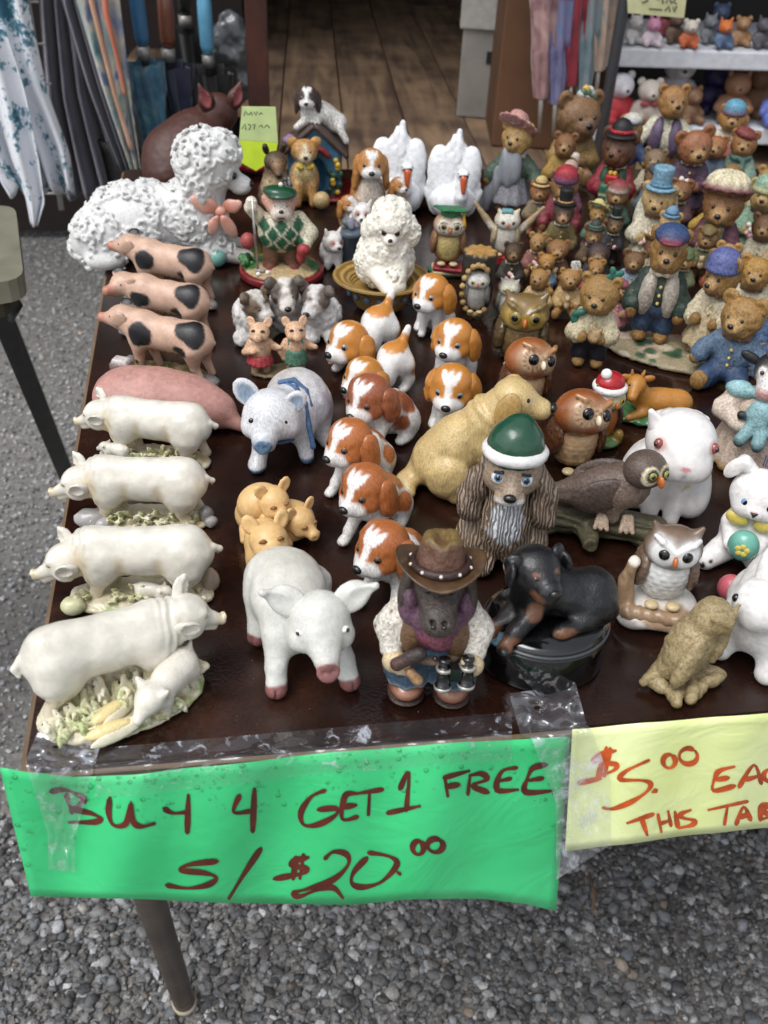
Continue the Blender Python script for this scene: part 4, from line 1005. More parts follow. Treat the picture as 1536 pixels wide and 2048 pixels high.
def curl_coat(s, blobs, rng, n, rad, tub, col):
    """cover ellipsoids (centre, radii) with carved C-shaped curls"""
    w = [b[1][0]*b[1][1]+b[1][1]*b[1][2]+b[1][0]*b[1][2] for b in blobs]
    made = 0
    while made < n:
        c, r = rng.choices(blobs, w)[0]; v = Vector((rng.gauss(0, 1), rng.gauss(0, 1), rng.gauss(0, 1))).normalized()
        p = Vector((c[0]+v.x*r[0], c[1]+v.y*r[1], c[2]+v.z*r[2]))
        if p.z < .4 or any(sum(((p[i]-b[0][i])/b[1][i])**2 for i in range(3)) < .8 for b in blobs): continue
        nn = Vector((v.x/r[0], v.y/r[1], v.z/r[2])).normalized(); a = nn.orthogonal().normalized(); b_ = nn.cross(a)
        t0 = rng.uniform(0, 6.28); sg = rng.choice((-1, 1)); R0 = rad*rng.uniform(.7, 1.25); pts = []
        for k in range(7):
            th = t0+sg*k*.85; rr = R0*(1-.11*k); q = p+(a*math.cos(th)+b_*math.sin(th))*rr+nn*(.05+.09*k)*rad; pts.append((q.x, q.y, q.z, tub*(1-.07*k)))
        s.ln(pts, col, .12); made += 1
CREAM = '#dbd6c9'; CREAM2 = '#d9cdb0'
def sow_body(head_turn=0.0, head_up=0.0, col=CREAM, stain='#cdbb95'):
    s = S(col, 0.9)
    s.e((0.6, 0, 4.35), (4.5, 2.0, 2.0)).e((3.6, 0, 4.4), (2.4, 2.0, 2.25)).e((-2.6, 0, 4.35), (2.2, 1.85, 2.1)).l((-3, 0, 5.7), (4.4, 0, 5.9), .75, .8, k=.8)
    hx, hy, hz = -5.3, -head_turn*1.2, 4.35+head_up
    s.l((-3.4, 0, 4.6), (hx+.4, hy*.6, hz+.1), 1.75, 1.45)
    s.e((hx, hy, hz), (1.45, 1.3, 1.35), k=.5)
    sx, sy, sz = hx-2.35, hy*1.7, hz-1.0
    s.l((hx-.6, hy*1.15, hz-.3), (sx+.25, sy, sz), .82, .4, k=.35); s.cy((sx, sy, sz+.02), .46, .12, .08, rot=(0, 72, head_turn*-12), k=.12)
    for g in (-1, 1):
        s.e((sx-.2, sy+g*.22, sz+.05), .13, k=.08, sub=True)
        s.e((hx-.75, hy*1.1+g*.72, hz+.55), (.42, .32, .3), k=.25).e((hx+.1, hy+g*.95, hz-.55), (.85, .55, .7), k=.35)
        # shoulder and ham stand out from the barrel
        s.e((-2.5, g*1.35, 3.7), (1.25, .85, 1.75), k=.5).e((3.7, g*1.3, 3.7), (1.55, 1.0, 2.05), k=.5)
        s.l((-.95, g*2.25, 2.7), (-.75, g*2.3, 4.7), .2, .12, k=.5, sub=True); s.l((1.95, g*2.2, 2.5), (1.75, g*2.25, 4.6), .24, .12, k=.55, sub=True)
        s.l((hx-1.0, hy*1.2+g*.95, hz-.9), (sx+.5, sy+g*.5, sz-.12), .09, .06, k=.12, sub=True)
    s.l((hx-.5, hy, hz-1.0), (sx+.7, sy, sz-.5), .55, .3, k=.2)
    # folds of skin round the neck
    # legs
    for x, y, xx in ((-3.0, -1.15, -3.3), (-2.4, 1.15, -2.1), (3.6, -1.25, 4.1), (4.3, 1.2, 4.9)):
        s.l((x, y*.95, 3.2), (x*.98+.0, y, 1.9), .95 if x < 0 else 1.2, .58, k=.5); s.l((x*.98, y, 1.9), (xx, y, .55), .56, .46, k=.3); s.e((xx-.15, y, .42), (.55, .5, .42), CREAM2, k=.2)
        s.bx((xx-.6, y, .4), (.3, .05, .4), .03, sub=True, k=.08)
    s.ln([(5.9, 0, 4.9, .3), (6.35, .25, 4.5, .22), (6.2, .5, 4.0, .15)], k=.25)
    s.pt((-4.0, -1.5, 3.9), (.6, 1.0, 1.4), stain, soft=1.6, n=.3); s.pt((-.95, -2.1, 3.2), (.3, .7, 1.5), stain, soft=1.6, n=.3)
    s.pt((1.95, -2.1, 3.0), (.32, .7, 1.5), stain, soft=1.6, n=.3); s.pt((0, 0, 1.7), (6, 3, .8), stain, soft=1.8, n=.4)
    s.pt((sx, sy, sz), (.5, .6, .6), stain, soft=1.5)
    return s, (hx, hy, hz)
def neckfold(P):
    q = P[:, 0]+.25*P[:, 2]+.3*noise(P, .8, 6); return .07*np.sin(q*10.5)*np.exp(-((P[:, 0]+3.9)/.75)**2)
def sow_ears(f, h, side=-1, col=CREAM):
    hx, hy, hz = h
    a = S(col, .15); a.e((hx+.45, hy+side*1.5, hz+.2), (.95, .42, .85), rot=(side*-25, 12, side*-25)); a.e((hx+.3, hy+side*1.85, hz+.3), (.62, .3, .55), '#cdbb95', rot=(side*-25, 12, side*-25), sub=True, k=.12)
    f.add('ear', a, 'ceramic', 26)
    b = S(col, .2); b.l((hx+.5, hy-side*.8, hz+.9), (hx-.4, hy-side*1.5, hz+2.4), .5, .1); b.e((hx+.1, hy-side*1.1, hz+1.6), (.62, .24, .95), rot=(side*28, -28, 0)); b.e((hx-.25, hy-side*1.0, hz+1.6), (.3, .2, .6), '#cdbb95', rot=(side*28, -28, 0), sub=True, k=.1)
    f.add('ear', b, 'ceramic', 26)
    for g in (-1, 1): f.ball('eye', (hx-.98, hy*1.1+g*.95, hz+.3), (.2, .12, .12), solid('#8f8064', .35, .2), rot=(0, 20, 0))
def corn(f, c, rot, ln=1.5, parent=None):
    s = S('#e6d49a'); s.e(c, (ln, .52, .48), rot=rot)
    M = rotm(rot)
    def kern(P, cols):
        q = (P-np.array(c))@M
        an = np.arctan2(q[:, 2], q[:, 1])
        return .055*np.cos(q[:, 0]*18)*np.cos(an*8)
    o = f.add('corn_cob', s, 'porcelain', 44, kern, parent=parent)
    h = S('#ded6b8', .1)
    for sgn in (-1, 1):
        d = M@np.array([-ln*.2, sgn*.55, -.15]); h.e(tuple(np.array(c)+d), (ln*1.15, .16, .42), rot=(rot[0]+sgn*30, rot[1], rot[2]+sgn*7), col='#e2dcc2')
    d = M@np.array([-ln*1.1, 0, 0]); h.e(tuple(np.array(c)+d), (.5, .35, .3), rot=rot)
    f.add('corn_husk', h, 'porcelain', 34, parent=o)
def piglet_small(f, c, rot, col=CREAM, sc=1.0, mat='porcelain', res=36):
    s = S(col, .35*sc); M = rotm((0, 0, rot))
    def q(x, y, z): v = M@np.array([x, y, z])*sc; return (c[0]+v[0], c[1]+v[1], c[2]+v[2])
    s.e(q(.5, 0, 1.35), (1.45*sc, .82*sc, .85*sc), rot=(0, 0, rot)).e(q(1.3, 0, 1.4), (.85*sc,)*3)
    s.e(q(-1.1, 0, 1.35), .72*sc).l(q(-1.5, 0, 1.2), q(-2.1, 0, .85), .42*sc, .28*sc)
    for x in (-.6, 1.5):
        for y in (-.5, .5): s.l(q(x, y, 1.0), q(x-.05, y, .2), .36*sc, .24*sc)
    s.e(q(-.85, -.7, 1.75), (.18*sc, .16*sc, .42*sc), rot=(35, 0, rot)).e(q(-.85, .7, 1.75), (.18*sc, .16*sc, .42*sc), rot=(-35, 0, rot))
    s.l(q(2.0, 0, 1.8), q(2.3, .1, 2.1), .12*sc, .08*sc)
    return f.add('piglet', s, mat, res)
def leaf_fan(s, rng, n, x0, x1, y0, y1, sg, ln, cols):
    """broad corn leaves standing round the feet and curling outwards (towards sg*y)"""
    for i in range(n):
        x = x0+(x1-x0)*(i+rng.random())/n; y = rng.uniform(y0, y1); t = rng.uniform(28, 66); r = rng.uniform(-34, 34); l_ = ln*rng.uniform(.75, 1.25); c = rng.choice(cols)
        dy = sg*math.sin(R(t))*l_*.8; dz = math.cos(R(t))*l_*.8; dx = math.sin(R(r))*l_*.7
        s.e((x+dx*.5, y+dy*.5, .45+dz*.5), (.3, .13, l_*.62), c, rot=(-sg*t*-1 if sg > 0 else t, r, 0), k=.06)
        s.l((x+dx*.7, y+dy*.8, .45+dz*.85), (x+dx*1.15, y+dy*1.25, .4+dz*.8), .2, .06, c, k=.06)
def sow_base(f, rng, yoff, w, d, leafy, extra=(), sg=-1):
    b = S('#d8cfb4', .5); b.e((0.2, yoff, .22), (w, d, .42)).e((-w*.5, yoff-.4, .25), (w*.45, d*.75, .4)).e((w*.55, yoff+.2, .25), (w*.42, d*.7, .42))
    for (x, y, z, r, c) in extra: b.e((x, y, z), r, c, k=.3)
    for i in range(26):
        b.pt((rng.uniform(-w, w), yoff+rng.uniform(-d, d), .4), (rng.uniform(.3, 1.0), rng.uniform(.25, .7), .6), rng.choice(['#b3b985', '#9fae74', '#e4dcc4', '#bda778', '#e9e3d2']), soft=.8, n=.6)
    f.add('base', b, 'porcelain', 84, lambda P, c: .10*np.sin(P[:, 0]*4.5+noise(P, 1.0, 3)*4)*np.clip(P[:, 2], 0, 1)+.08*fbm(P, 1.8, 4, 2), flat=0.0)
    g = S('#c5c79a', .06)
    for (n, x0, x1, y0, y1, ln) in leafy: leaf_fan(g, rng, n, x0, x1, y0, y1, sg, ln, ['#d3cda9', '#c3c795', '#b4bd88', '#dcd5b6', '#cbc29c', '#e3dcc6', '#bcc391'])
    o = f.add('leaves', g, 'porcelain', 110); o['kind'] = 'stuff'
def sow(x, y, rot, label, hd=(0.25, 0), extra=(), sc=1.0, seed=1, piglet=None, cabbage=None, rock=None):
    f = Fig('sow_figurine', label, 'figurine', x, y, rot, sc, 'cream sow figurines'); f.o.scale[1] *= .9; f.o.scale[2] *= .96
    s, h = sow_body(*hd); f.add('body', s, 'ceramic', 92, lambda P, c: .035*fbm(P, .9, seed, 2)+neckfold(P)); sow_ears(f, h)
    rng = random.Random(seed)
    sow_base(f, rng, -.5, 5.6, 2.5, [(15, -2.2, 2.6, -.9, -.2, 2.1), (12, -2.4, 2.6, -1.9, -1.1, 1.5), (7, -4.6, -3.6, -1.6, -.4, 1.4), (6, 3.0, 5.0, -1.4, -.4, 1.3)], extra)
    if piglet: piglet_small(f, piglet[:3], piglet[3], sc=piglet[4])
    if cabbage:
        c = S('#c6c69c', .1); cx, cy_, cz = cabbage
        c.e((cx, cy_, cz), (.95, .8, .75))
        for i in range(7):
            a = i*.9; c.e((cx+math.cos(a)*.55, cy_+math.sin(a)*.45, cz+.05), (.6, .14, .6), ['#dad8b8', '#b4bb87'][i % 2], rot=(12*math.sin(a), 0, math.degrees(a)+90))
        f.add('cabbage', c, 'porcelain', 36)
    if rock:
        for (a, b, c, q) in rock: r = S(random.Random(int(a*9)).choice(['#a8a5a3', '#8f8c8a', '#b3a394'])); r.e((a, b, c), q); f.add('rock', r, 'porcelain', 24, dimple(.08, 1.8, 2))
    return f
sow(-12.4, 60.4, -17, 'cream sow with raised ear, farthest of the cream sows, beside the sleeping pink pig', (.2, .1), seed=1, piglet=(-3.6, -1.9, .5, -10, .8))
sow(-12.6, 51.6, -9, 'cream sow facing left with tan stained neck, third of the cream sows from the front', (.35, -.3), seed=2, rock=[(-4.4, -1.4, .7, (1.5, 1.1, .9)), (-3.2, -1.9, .6, (.9, .7, .6)), (5.6, -.3, .9, (.7, .8, 1.0)), (6.1, -.9, .6, (.6, .6, .6))])
sow(-12.6, 43.6, -5, 'cream sow over green leaves and a cabbage, second from the front', (.5, -.5), seed=3, cabbage=(-4.8, -2.5, .7), piglet=(1.4, -1.6, .55, 170, .75), rock=[(5.4, .5, .9, (.7, .9, 1.2))])
# the big sow in front, facing right, with a piglet at the corn
f = Fig('sow_figurine', 'large cream sow facing right over corn cobs and a nosing piglet, nearest to the corner', 'figurine', -12.2, 34.6, 197, 1.06, 'cream sow figurines')
s, h = sow_body(-.2, .75); f.add('body', s, 'ceramic', 110, lambda P, c: .04*fbm(P, .8, 9, 2)+neckfold(P)); sow_ears(f, h, side=1)
rng = random.Random(8)
sow_base(f, rng, 1.6, 5.7, 3.3, [(16, -2.2, 3.2, .4, 1.2, 2.2), (14, -.6, 4.6, 1.4, 2.4, 1.6), (9, -5.2, -3.6, .8, 2.2, 1.5), (12, 1.4, 5.2, 2.6, 3.6, 1.2), (8, -3.6, -.6, 3.4, 4.2, .9)], sg=1)
corn(f, (1.3, 3.2, 1.2), (0, 0, 25), 1.35); corn(f, (1.6, 4.5, .95), (0, 0, 5), 1.6); corn(f, (-4.4, .5, 1.2), (0, 0, -40), 1.5)
piglet_small(f, (-2.6, 3.2, .45), 218, sc=1.42, res=56)
# ------------------------------------------------------------------ sleeping pig
f = Fig('sleeping_pig_figurine', 'dusty pink pig lying asleep with its snout to the right', 'figurine', -9.6, 65.2, -8, 1.0)
s = S('#b98a80', 1.2); s.e((-1.6, 0, 2.7), (5.2, 3.5, 3.1)).e((-4.2, .3, 2.6), (3.2, 3.2, 2.7)).e((2.2, -.2, 2.5), (3.2, 2.9, 2.5))
s.e((4.7, -.7, 2.1), (2.0, 1.7, 1.8)).l((5.3, -.9, 1.7), (7.2, -1.5, .85), 1.25, .62, k=.6)
s.l((-4.8, -2.8, 1.0), (-3.6, -4.0, .5), .7, .5).e((-3.4, -4.2, .45), (.6, .5, .42), '#4b3531', k=.2).l((1.6, -2.3, .8), (3.0, -3.2, .45), .75, .5)
s.t((3.3, -.4, 2.2), 2.05, .16, rot=(0, 80, 0), k=.4)
s.e((7.35, -1.55, 1.0), .16, k=.1, sub=True).pt((7.2, -1.5, .9), .6, '#a3736c', soft=1).pt((5.5, -2, 2.0), (.6, .5, .3), '#9a6a63', soft=1.4)
f.add('body', s, 'bisque', 84, lambda P, c: .03*fbm(P, 1.1, 4, 2), flat=0.0)
s = S('#b98a80', .2); s.e((4.0, -2.0, 2.9), (.95, .3, 1.25), rot=(-25, 20, -15)); f.add('ear', s, 'bisque', 26)
s = S('#b98a80', .2); s.e((4.0, 1.1, 3.4), (.9, .3, 1.0), rot=(40, 10, 10)); f.add('ear', s, 'bisque', 26)
s = S('#8d5d57'); s.l((5.4, -2.18, 2.1), (6.1, -2.05, 1.85), .1, .06); f.add('closed_eye', s, 'bisque', 12)
# ------------------------------------------------------------------ spotted pigs
PINKP = '#cba892'
def spotted(x, y, rot, label, hd, box_=False, seed=1, sc=1.0):
    f = Fig('spotted_pig_figurine', label, 'figurine', x, y, rot, sc, 'spotted pig figurines')
    s = S(PINKP, .8)
    s.e((.4, 0, 5.0), (4.0, 1.75, 1.85)).e((3.2, 0, 4.9), (2.1, 1.8, 2.0)).e((-2.4, 0, 5.2), (1.9, 1.7, 1.9))
    hx, hy, hz = -5.0, hd[0], 5.9+hd[1]
    s.l((-3.0, 0, 5.4), (hx+.3, hy*.7, hz-.1), 1.6, 1.3); s.e((hx, hy, hz), (1.35, 1.15, 1.15), k=.5)
    dx, dy = hd[2], hd[3]
    sx, sy, sz = hx+dx*2.1, hy+dy*2.1, hz-.35
    s.l((hx+dx*.6, hy+dy*.6, hz-.2), (sx, sy, sz), .9, .5, k=.4); s.e((sx+dx*.15, sy+dy*.15, sz+.08), (.3, .52, .5), '#bb7f68', rot=(0, 0, math.degrees(math.atan2(dy, dx))), k=.15)
    s.l((hx+dx*.5, hy+dy*.5, hz-.85), (sx-dx*.4, sy-dy*.4, sz-.45), .45, .25, '#c48e76', k=.2)
    for a, b, c in ((-2.9, -1.0, -3.0), (-2.2, 1.0, -1.7), (3.3, -1.1, 4.2), (3.6, 1.1, 4.4)):
        s.l((a, b*.9, 4.0), (a+.2 if a > 0 else a, b, 2.2), .95 if a < 0 else 1.15, .5, k=.6); s.l((a+.2 if a > 0 else a, b, 2.2), (c, b, .75), .48, .4, k=.2)
    s.l((5.0, 0, 5.3), (5.5, .25, 4.6), .22, .14, k=.2)
    for i in range(7): s.e((-1.8+i*.75, -.7, 3.25), .14, k=.2)
    BK = '#17161a'; jt = random.Random(seed*7); J = lambda a: a+jt.uniform(-.3, .3)
    s.pt((J(-2.2), -1.75, J(5.2)), (J(1.0), .95, J(1.05)), BK, soft=.12, n=.3, ns=.9); s.pt((J(3.6), -.9, 6.0), (J(1.7), 1.3, J(1.3)), BK, rot=(0, 30, 0), soft=.12, n=.35, ns=.8); s.pt((J(2.1), -1.8, J(4.0)), (J(.66), .75, .6), BK, soft=.15, n=.25, ns=1.1)
    s.pt((-1, 1.4, 6.3), (1.1, .8, .9), BK, soft=.3); s.pt((hx+.3, hy+1.0, hz+.8), (.8, .6, .7), BK, soft=.3); s.pt((-3.0, -1.4, 1.9), (.28, .3, .3), BK, soft=.4)
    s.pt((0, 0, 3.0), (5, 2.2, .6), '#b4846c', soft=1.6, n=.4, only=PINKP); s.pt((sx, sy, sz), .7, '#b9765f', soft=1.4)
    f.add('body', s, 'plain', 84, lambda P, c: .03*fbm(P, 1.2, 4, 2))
    nx, ny = -dy, dx
    for sg, cc in ((1, PINKP), (-1, '#2a2426')):
        e = S(cc, .2); ex, ey = hx+nx*sg*1.05+.35, hy+ny*sg*1.05
        if sg == 1: e.e((ex, ey-.18, hz+.2), (.8, .24, 1.1), rot=(12, 25, 10)); e.pt((ex-.2, ey-.3, hz-.7), (1, .6, .4), '#b98a78', soft=.8)
        else: e.e((ex, ey, hz+1.0), (.75, .22, .7), rot=(-45, 10, 0), col=PINKP)
        if sg == -1: e.pt((ex, ey, hz+1.4), (1, .6, .5), BK, soft=.4)
        f.add('ear', e, 'plain', 22)
        f.ball('eye', (hx+dx*.75+nx*sg*.82, hy+dy*.75+ny*sg*.82, hz+.3), (.2, .2, .15), solid('#2f231c', .2, .4))
    b = S('#7b6f45', .4); b.e((0, 0, .3), (5.2, 2.3, .5)).e((4.6, -.4, .4), (1.2, 1.1, .6), '#8d8b8e').e((-4.8, -.8, .4), (1.1, 1.3, .6), '#8d8b8e').e((-5.0, .9, .5), (.9, .9, .6), '#8d8b8e')
    rng = random.Random(seed)
    for i in range(22): b.pt((rng.uniform(-4.5, 4), rng.uniform(-2, 2), .6), rng.uniform(.2, .7), rng.choice(['#9c8434', '#4f5a2c', '#3b3a22', '#a18b52', '#b2a06a']), soft=.9, n=.5)
    f.add('base', b, 'resin', 56, dimple(.12, 2.5, seed), flat=0.0)
    g = S('#8a7a3c', .08); blades(g, rng, 22, -3.6, 3.4, -1.6, .6, .5, .9, ['#8a7a3c', '#6d7036', '#a6913f', '#565a2c']); f.add('straw', g, 'resin', 60)
    f.ball('pebble', (1.5, -1.6, .75), .28, solid('#a06a52', .4))
    if box_:
        t = S('#6b4038', .1); t.bx((-4.6, -1.9, 1.0), (1.05, .8, .95), .08).bx((-4.6, -1.9, 1.9), (.85, .6, .35), .05, '#e3dfdc', sub=False, k=.02)
        f.add('trough', t, 'resin', 34); f.ball('apple', (-3.0, -2.0, .8), .42, solid('#a3252c', .25, .4))
    return f
spotted(-12.0, 90.0, -24, 'spotted pink pig with head raised, farthest of the three, against the white poodle', (-.1, .25, -1, -.1), seed=3)
spotted(-13.4, 81.5, -24, 'spotted pink pig with its face turned to the viewer, between two others', (-.5, .1, -.45, -.9), seed=4)
spotted(-11.8, 73.4, -24, 'spotted pink pig with snout up beside a wooden trough, nearest of the three', (-.1, .3, -1, -.1), True, seed=5)
# ------------------------------------------------------------------ brown seated pig at the back
f = Fig('brown_pig_figurine', 'big chocolate brown pig with pink ears, sitting behind the white poodle', 'figurine', -10.5, 126, 200, 1.1)
s = S('#4a2a22', 1.5); s.e((1.5, 0, 4.5), (5.6, 4.6, 4.8)).e((-1, -1, 6.2), (4.2, 3.8, 4.2)).e((4, 1.5, 3), (3.4, 3.6, 3)).e((-4.4, -1.4, 9.4), (2.8, 2.5, 2.6), k=1.0).l((-5, -2.6, 8.6), (-5.6, -5.4, 7.6), 1.7, 1.0, k=.6)
s.l((-3.4, -3.0, 5), (-4, -4.0, .6), 1.3, .9).l((0, -3.4, 5), (0, -4.2, .6), 1.3, .9)
f.add('body', s, 'bisque', 64, lambda P, c: .05*fbm(P, 1.5, 4, 2), flat=0.0)
for sx in (-1, 1):
    e = S('#4a2a22', .3); e.e((-4.4+sx*2.0, .2, 11.3), (1.15, .5, 1.4), rot=(0, sx*22, 0)).l((-4.4+sx*2.1, .2, 11.8), (-4.4+sx*3.0, .3, 13.7), .95, .18, k=.5); e.e((-4.4+sx*2.35, .75, 11.9), (.55, .35, 1.2), '#a3585a', rot=(0, sx*24, 0), sub=True, k=.15)
    e.pt((-4.4+sx*2.35, .8, 11.9), (.62, .5, 1.35), '#a3585a', rot=(0, sx*24, 0), soft=.2); f.add('ear', e, 'bisque', 34)
f.eye((-4.4, -3.4, 9.9), .3, m=False)
# ------------------------------------------------------------------ white poodle
f = Fig('poodle_figurine', 'large white curly poodle lying down with a peach bow at its neck', 'figurine', -13.2, 104, 0, 1.0)
WH = '#dadad8'
s = S(WH, 1.3); s.e((-2.5, .5, 5.2), (7.6, 5.0, 4.8)).e((-7.6, -.6, 3.6), (4.2, 4.2, 3.4)).e((-10.2, -1.2, 2.2), (1.9, 2.0, 1.8)).e((4.2, 0, 5.6), (4.6, 4.4, 5.0)).l((5.6, 0, 8), (6.8, 0, 11), 3.0, 2.9)
s.e((6.6, 0, 13.3), (3.9, 3.7, 3.8)).e((8.6, 0, 14.2), (2.4, 2.8, 2.4)).e((5.5, -2.9, 10.6), (1.8, 1.2, 2.6)).e((5.5, 2.9, 10.6), (1.8, 1.2, 2.6)).e((-7.5, -4.2, 1.3), (2.6, 1.6, 1.3)).e((7, -2.6, 1.9), (2.6, 1.6, 1.7))
curl_coat(s, [((-2.5, .5, 5.2), (7.6, 5.0, 4.8)), ((-7.6, -.6, 3.6), (4.2, 4.2, 3.4)), ((-10.2, -1.2, 2.2), (1.9, 2.0, 1.8)), ((4.2, 0, 5.6), (4.6, 4.4, 5.0)), ((6.6, 0, 13.3), (4.0, 3.8, 3.9)), ((8.6, 0, 14.2), (2.5, 2.9, 2.5)), ((5.5, -2.9, 10.6), (1.8, 1.2, 2.6)), ((-7.5, -4.2, 1.3), (2.6, 1.6, 1.3)), ((7, -2.6, 1.9), (2.6, 1.6, 1.7))], random.Random(2), 640, .8, .27, WH); f.cell *= .68
f.add('coat', s, 'wool', 190, fast=True); f.cell /= .68
s = S(WH, .6); s.e((8.7, 0, 11.9), (2.2, 1.9, 2.0)).l((9.4, -.3, 11.1), (11.4, -.7, 10.2), 1.45, 1.15).e((11.0, -.7, 9.5), (1.0, .95, .55)); s.pt((11.2, -.7, 9.4), (1.2, 1.2, .3), '#9a8f88', soft=1.2)
s.pt((9.9, -1.7, 11.8), (1.0, .8, .6), '#5a544f', soft=1.0)
f.add('face', s, 'wool', 44, lambda P, c: .06*fbm(P, 1.6, 3, 2))
f.ball('nose', (12.3, -.95, 10.35), (.55, .5, .45), NOSE); f.eye((10.15, -1.95, 11.75), .5, d=(.4, -1, 0), m=False); f.eye((10.2, 1.3, 12.1), .4, m=False)
for y in (-2.4, 1.6):
    p = S('#c4bfba', .5); p.l((7.5, y, 1.5), (10.8, y-.5, 1.0), 1.3, 1.0).e((11.3, y-.6, .9), (1.2, 1.1, .9))
    f.add('paw', p, 'wool', 30, dimple(.06, 1.4))
b = S('#dca28f', .3); b.e((8.2, -3.6, 7.6), (.75, .6, .7)); f.add('bow_knot', b, 'porcelain', 20)
for c, r, rt_ in (((6.2, -3.9, 8.7), (2.0, .35, 1.15), (0, 30, 10)), ((9.2, -4.4, 5.8), (.95, .3, 1.9), (10, -25, 0)), ((7.2, -4.5, 6.0), (.75, .3, 1.6), (10, 20, 0)), ((9.7, -3.4, 8.2), (1.6, .35, .95), (0, -20, -20))):
    b = S('#dfae9c', .3); b.e(c, r, rot=rt_); b.pt((8.2, -3.6, 7.6), 1.8, '#cf8a74', soft=1.2); f.add('bow_loop', b, 'porcelain', 26, lambda P, cc: .07*np.sin(P[:, 0]*3+P[:, 2]*2))
tag(Fig('toy_ball', 'small teal ball by the paw of the white poodle', 'ball', -3.3, 99.0).o)
f = Fig.__new__(Fig); f.o = bpy.data.objects['toy_ball']; f.cell = 0; f.ball('ball', (0, 0, 1.2), 1.2, solid('#74aaa0', .3, .3), seg=24)
# ------------------------------------------------------------------ white pig with pink hooves
f = Fig('white_pig_figurine', 'white pig with pink hooves and snout walking towards the front edge', 'figurine', .8, 36.3, 0, 1.0)
WP = '#d4d4cd'
s = S(WP, 1.1); s.e((-.9, 2.0, 5.4), (3.2, 3.9, 3.0), rot=(0, 0, -12)).e((-.2, -1.2, 5.2), (2.8, 2.6, 2.7)).e((-1.6, 4.2, 5.0), (3.0, 2.6, 2.9))
s.e((1.2, -3.2, 7.1), (2.45, 2.2, 2.35), rot=(10, 0, 8), k=.9).l((1.3, -4.6, 6.5), (1.5, -6.2, 5.5), 1.75, 1.05, k=.7).e((-.2, -4.0, 6.0), 1.25, k=.6).e((2.7, -4.0, 6.0), 1.25, k=.6)
s.l((-2.0, -1.8, 4.2), (-2.3, -3.4, 2.4), 1.35, .85).l((-2.3, -3.4, 2.4), (-2.4, -4.4, .8), .85, .9, k=.4); s.l((2.3, -1.6, 4.2), (3.2, -3.2, 2.4), 1.3, .85).l((3.2, -3.2, 2.4), (3.6, -4.2, .8), .85, .9, k=.4)
s.l((-3.0, 3.0, 4.0), (-3.7, 1.5, 1.0), 1.5, .85).l((1.6, 4.6, 4.0), (2.0, 4.4, .8), 1.4, .9)
PK = '#8d5d5a'
for c in ((-2.45, -4.6, .35), (3.65, -4.4, .35), (-3.8, 1.4, .45), (2.0, 4.2, .4)): s.pt(c, (1.4, 1.4, 1.25), PK, soft=.12, n=.08)
for c in ((-2.45, -5.5, .6), (3.8, -5.3, .6), (-4.1, .6, .7)): s.bx(c, (.07, .5, .7), .04, '#6d3a3a', sub=True, k=.12)
s.cy((1.56, -7.0, 5.1), .95, .2, .12, PK, rot=(66, 0, 6), k=.2); s.pt((1.56, -7.2, 5.1), (1.15, .4, .9), PK, soft=.12)
s.e((1.25, -7.25, 5.15), (.2, .22, .17), sub=True, k=.1).e((1.87, -7.23, 5.15), (.2, .22, .17), sub=True, k=.1); s.l((.7, -6.2, 4.75), (2.3, -6.2, 4.75), .12, k=.15, sub=True)
s.pt((-.9, 3, 8.2), (3, 4, 1.4), '#cfccc0', soft=1.6, n=.5)
f.add('body', s, 'porcelain', 110, lambda P, c: .035*fbm(P, 1.3, 6, 3), flat=0.0)
for sx, cx in ((-1, -.3), (1, 2.9)):
    e = S(WP, .4); e.e((1.25+sx*2.5, -2.7, 8.7), (1.6, .38, 1.25), rot=(-30, sx*-24, sx*18), k=.3).l((1.25+sx*2.9, -2.7, 8.8), (1.25+sx*4.4, -2.7, 9.7), .75, .3, k=.4); e.e((1.25+sx*3.0, -3.3, 8.85), (1.4, .36, .8), rot=(-30, sx*-30, sx*18), sub=True, k=.25)
    f.add('ear', e, 'porcelain', 40)
    ex = 1.3+sx*1.75
    w = f.ball('eye', (ex, -4.85, 7.35), (.36, .3, .26), solid('#e9e9e4', .2, .4), rot=(0, 0, sx*35)); 
    f.ball('pupil', (sx*.1, -.75, .12), (.55, .5, .75), BLACK, parent=w)
    bpy.data.objects[w.name].children[0].location = (sx*.1, -.75, .12); w.children[0].scale = (.5, .5, .72)
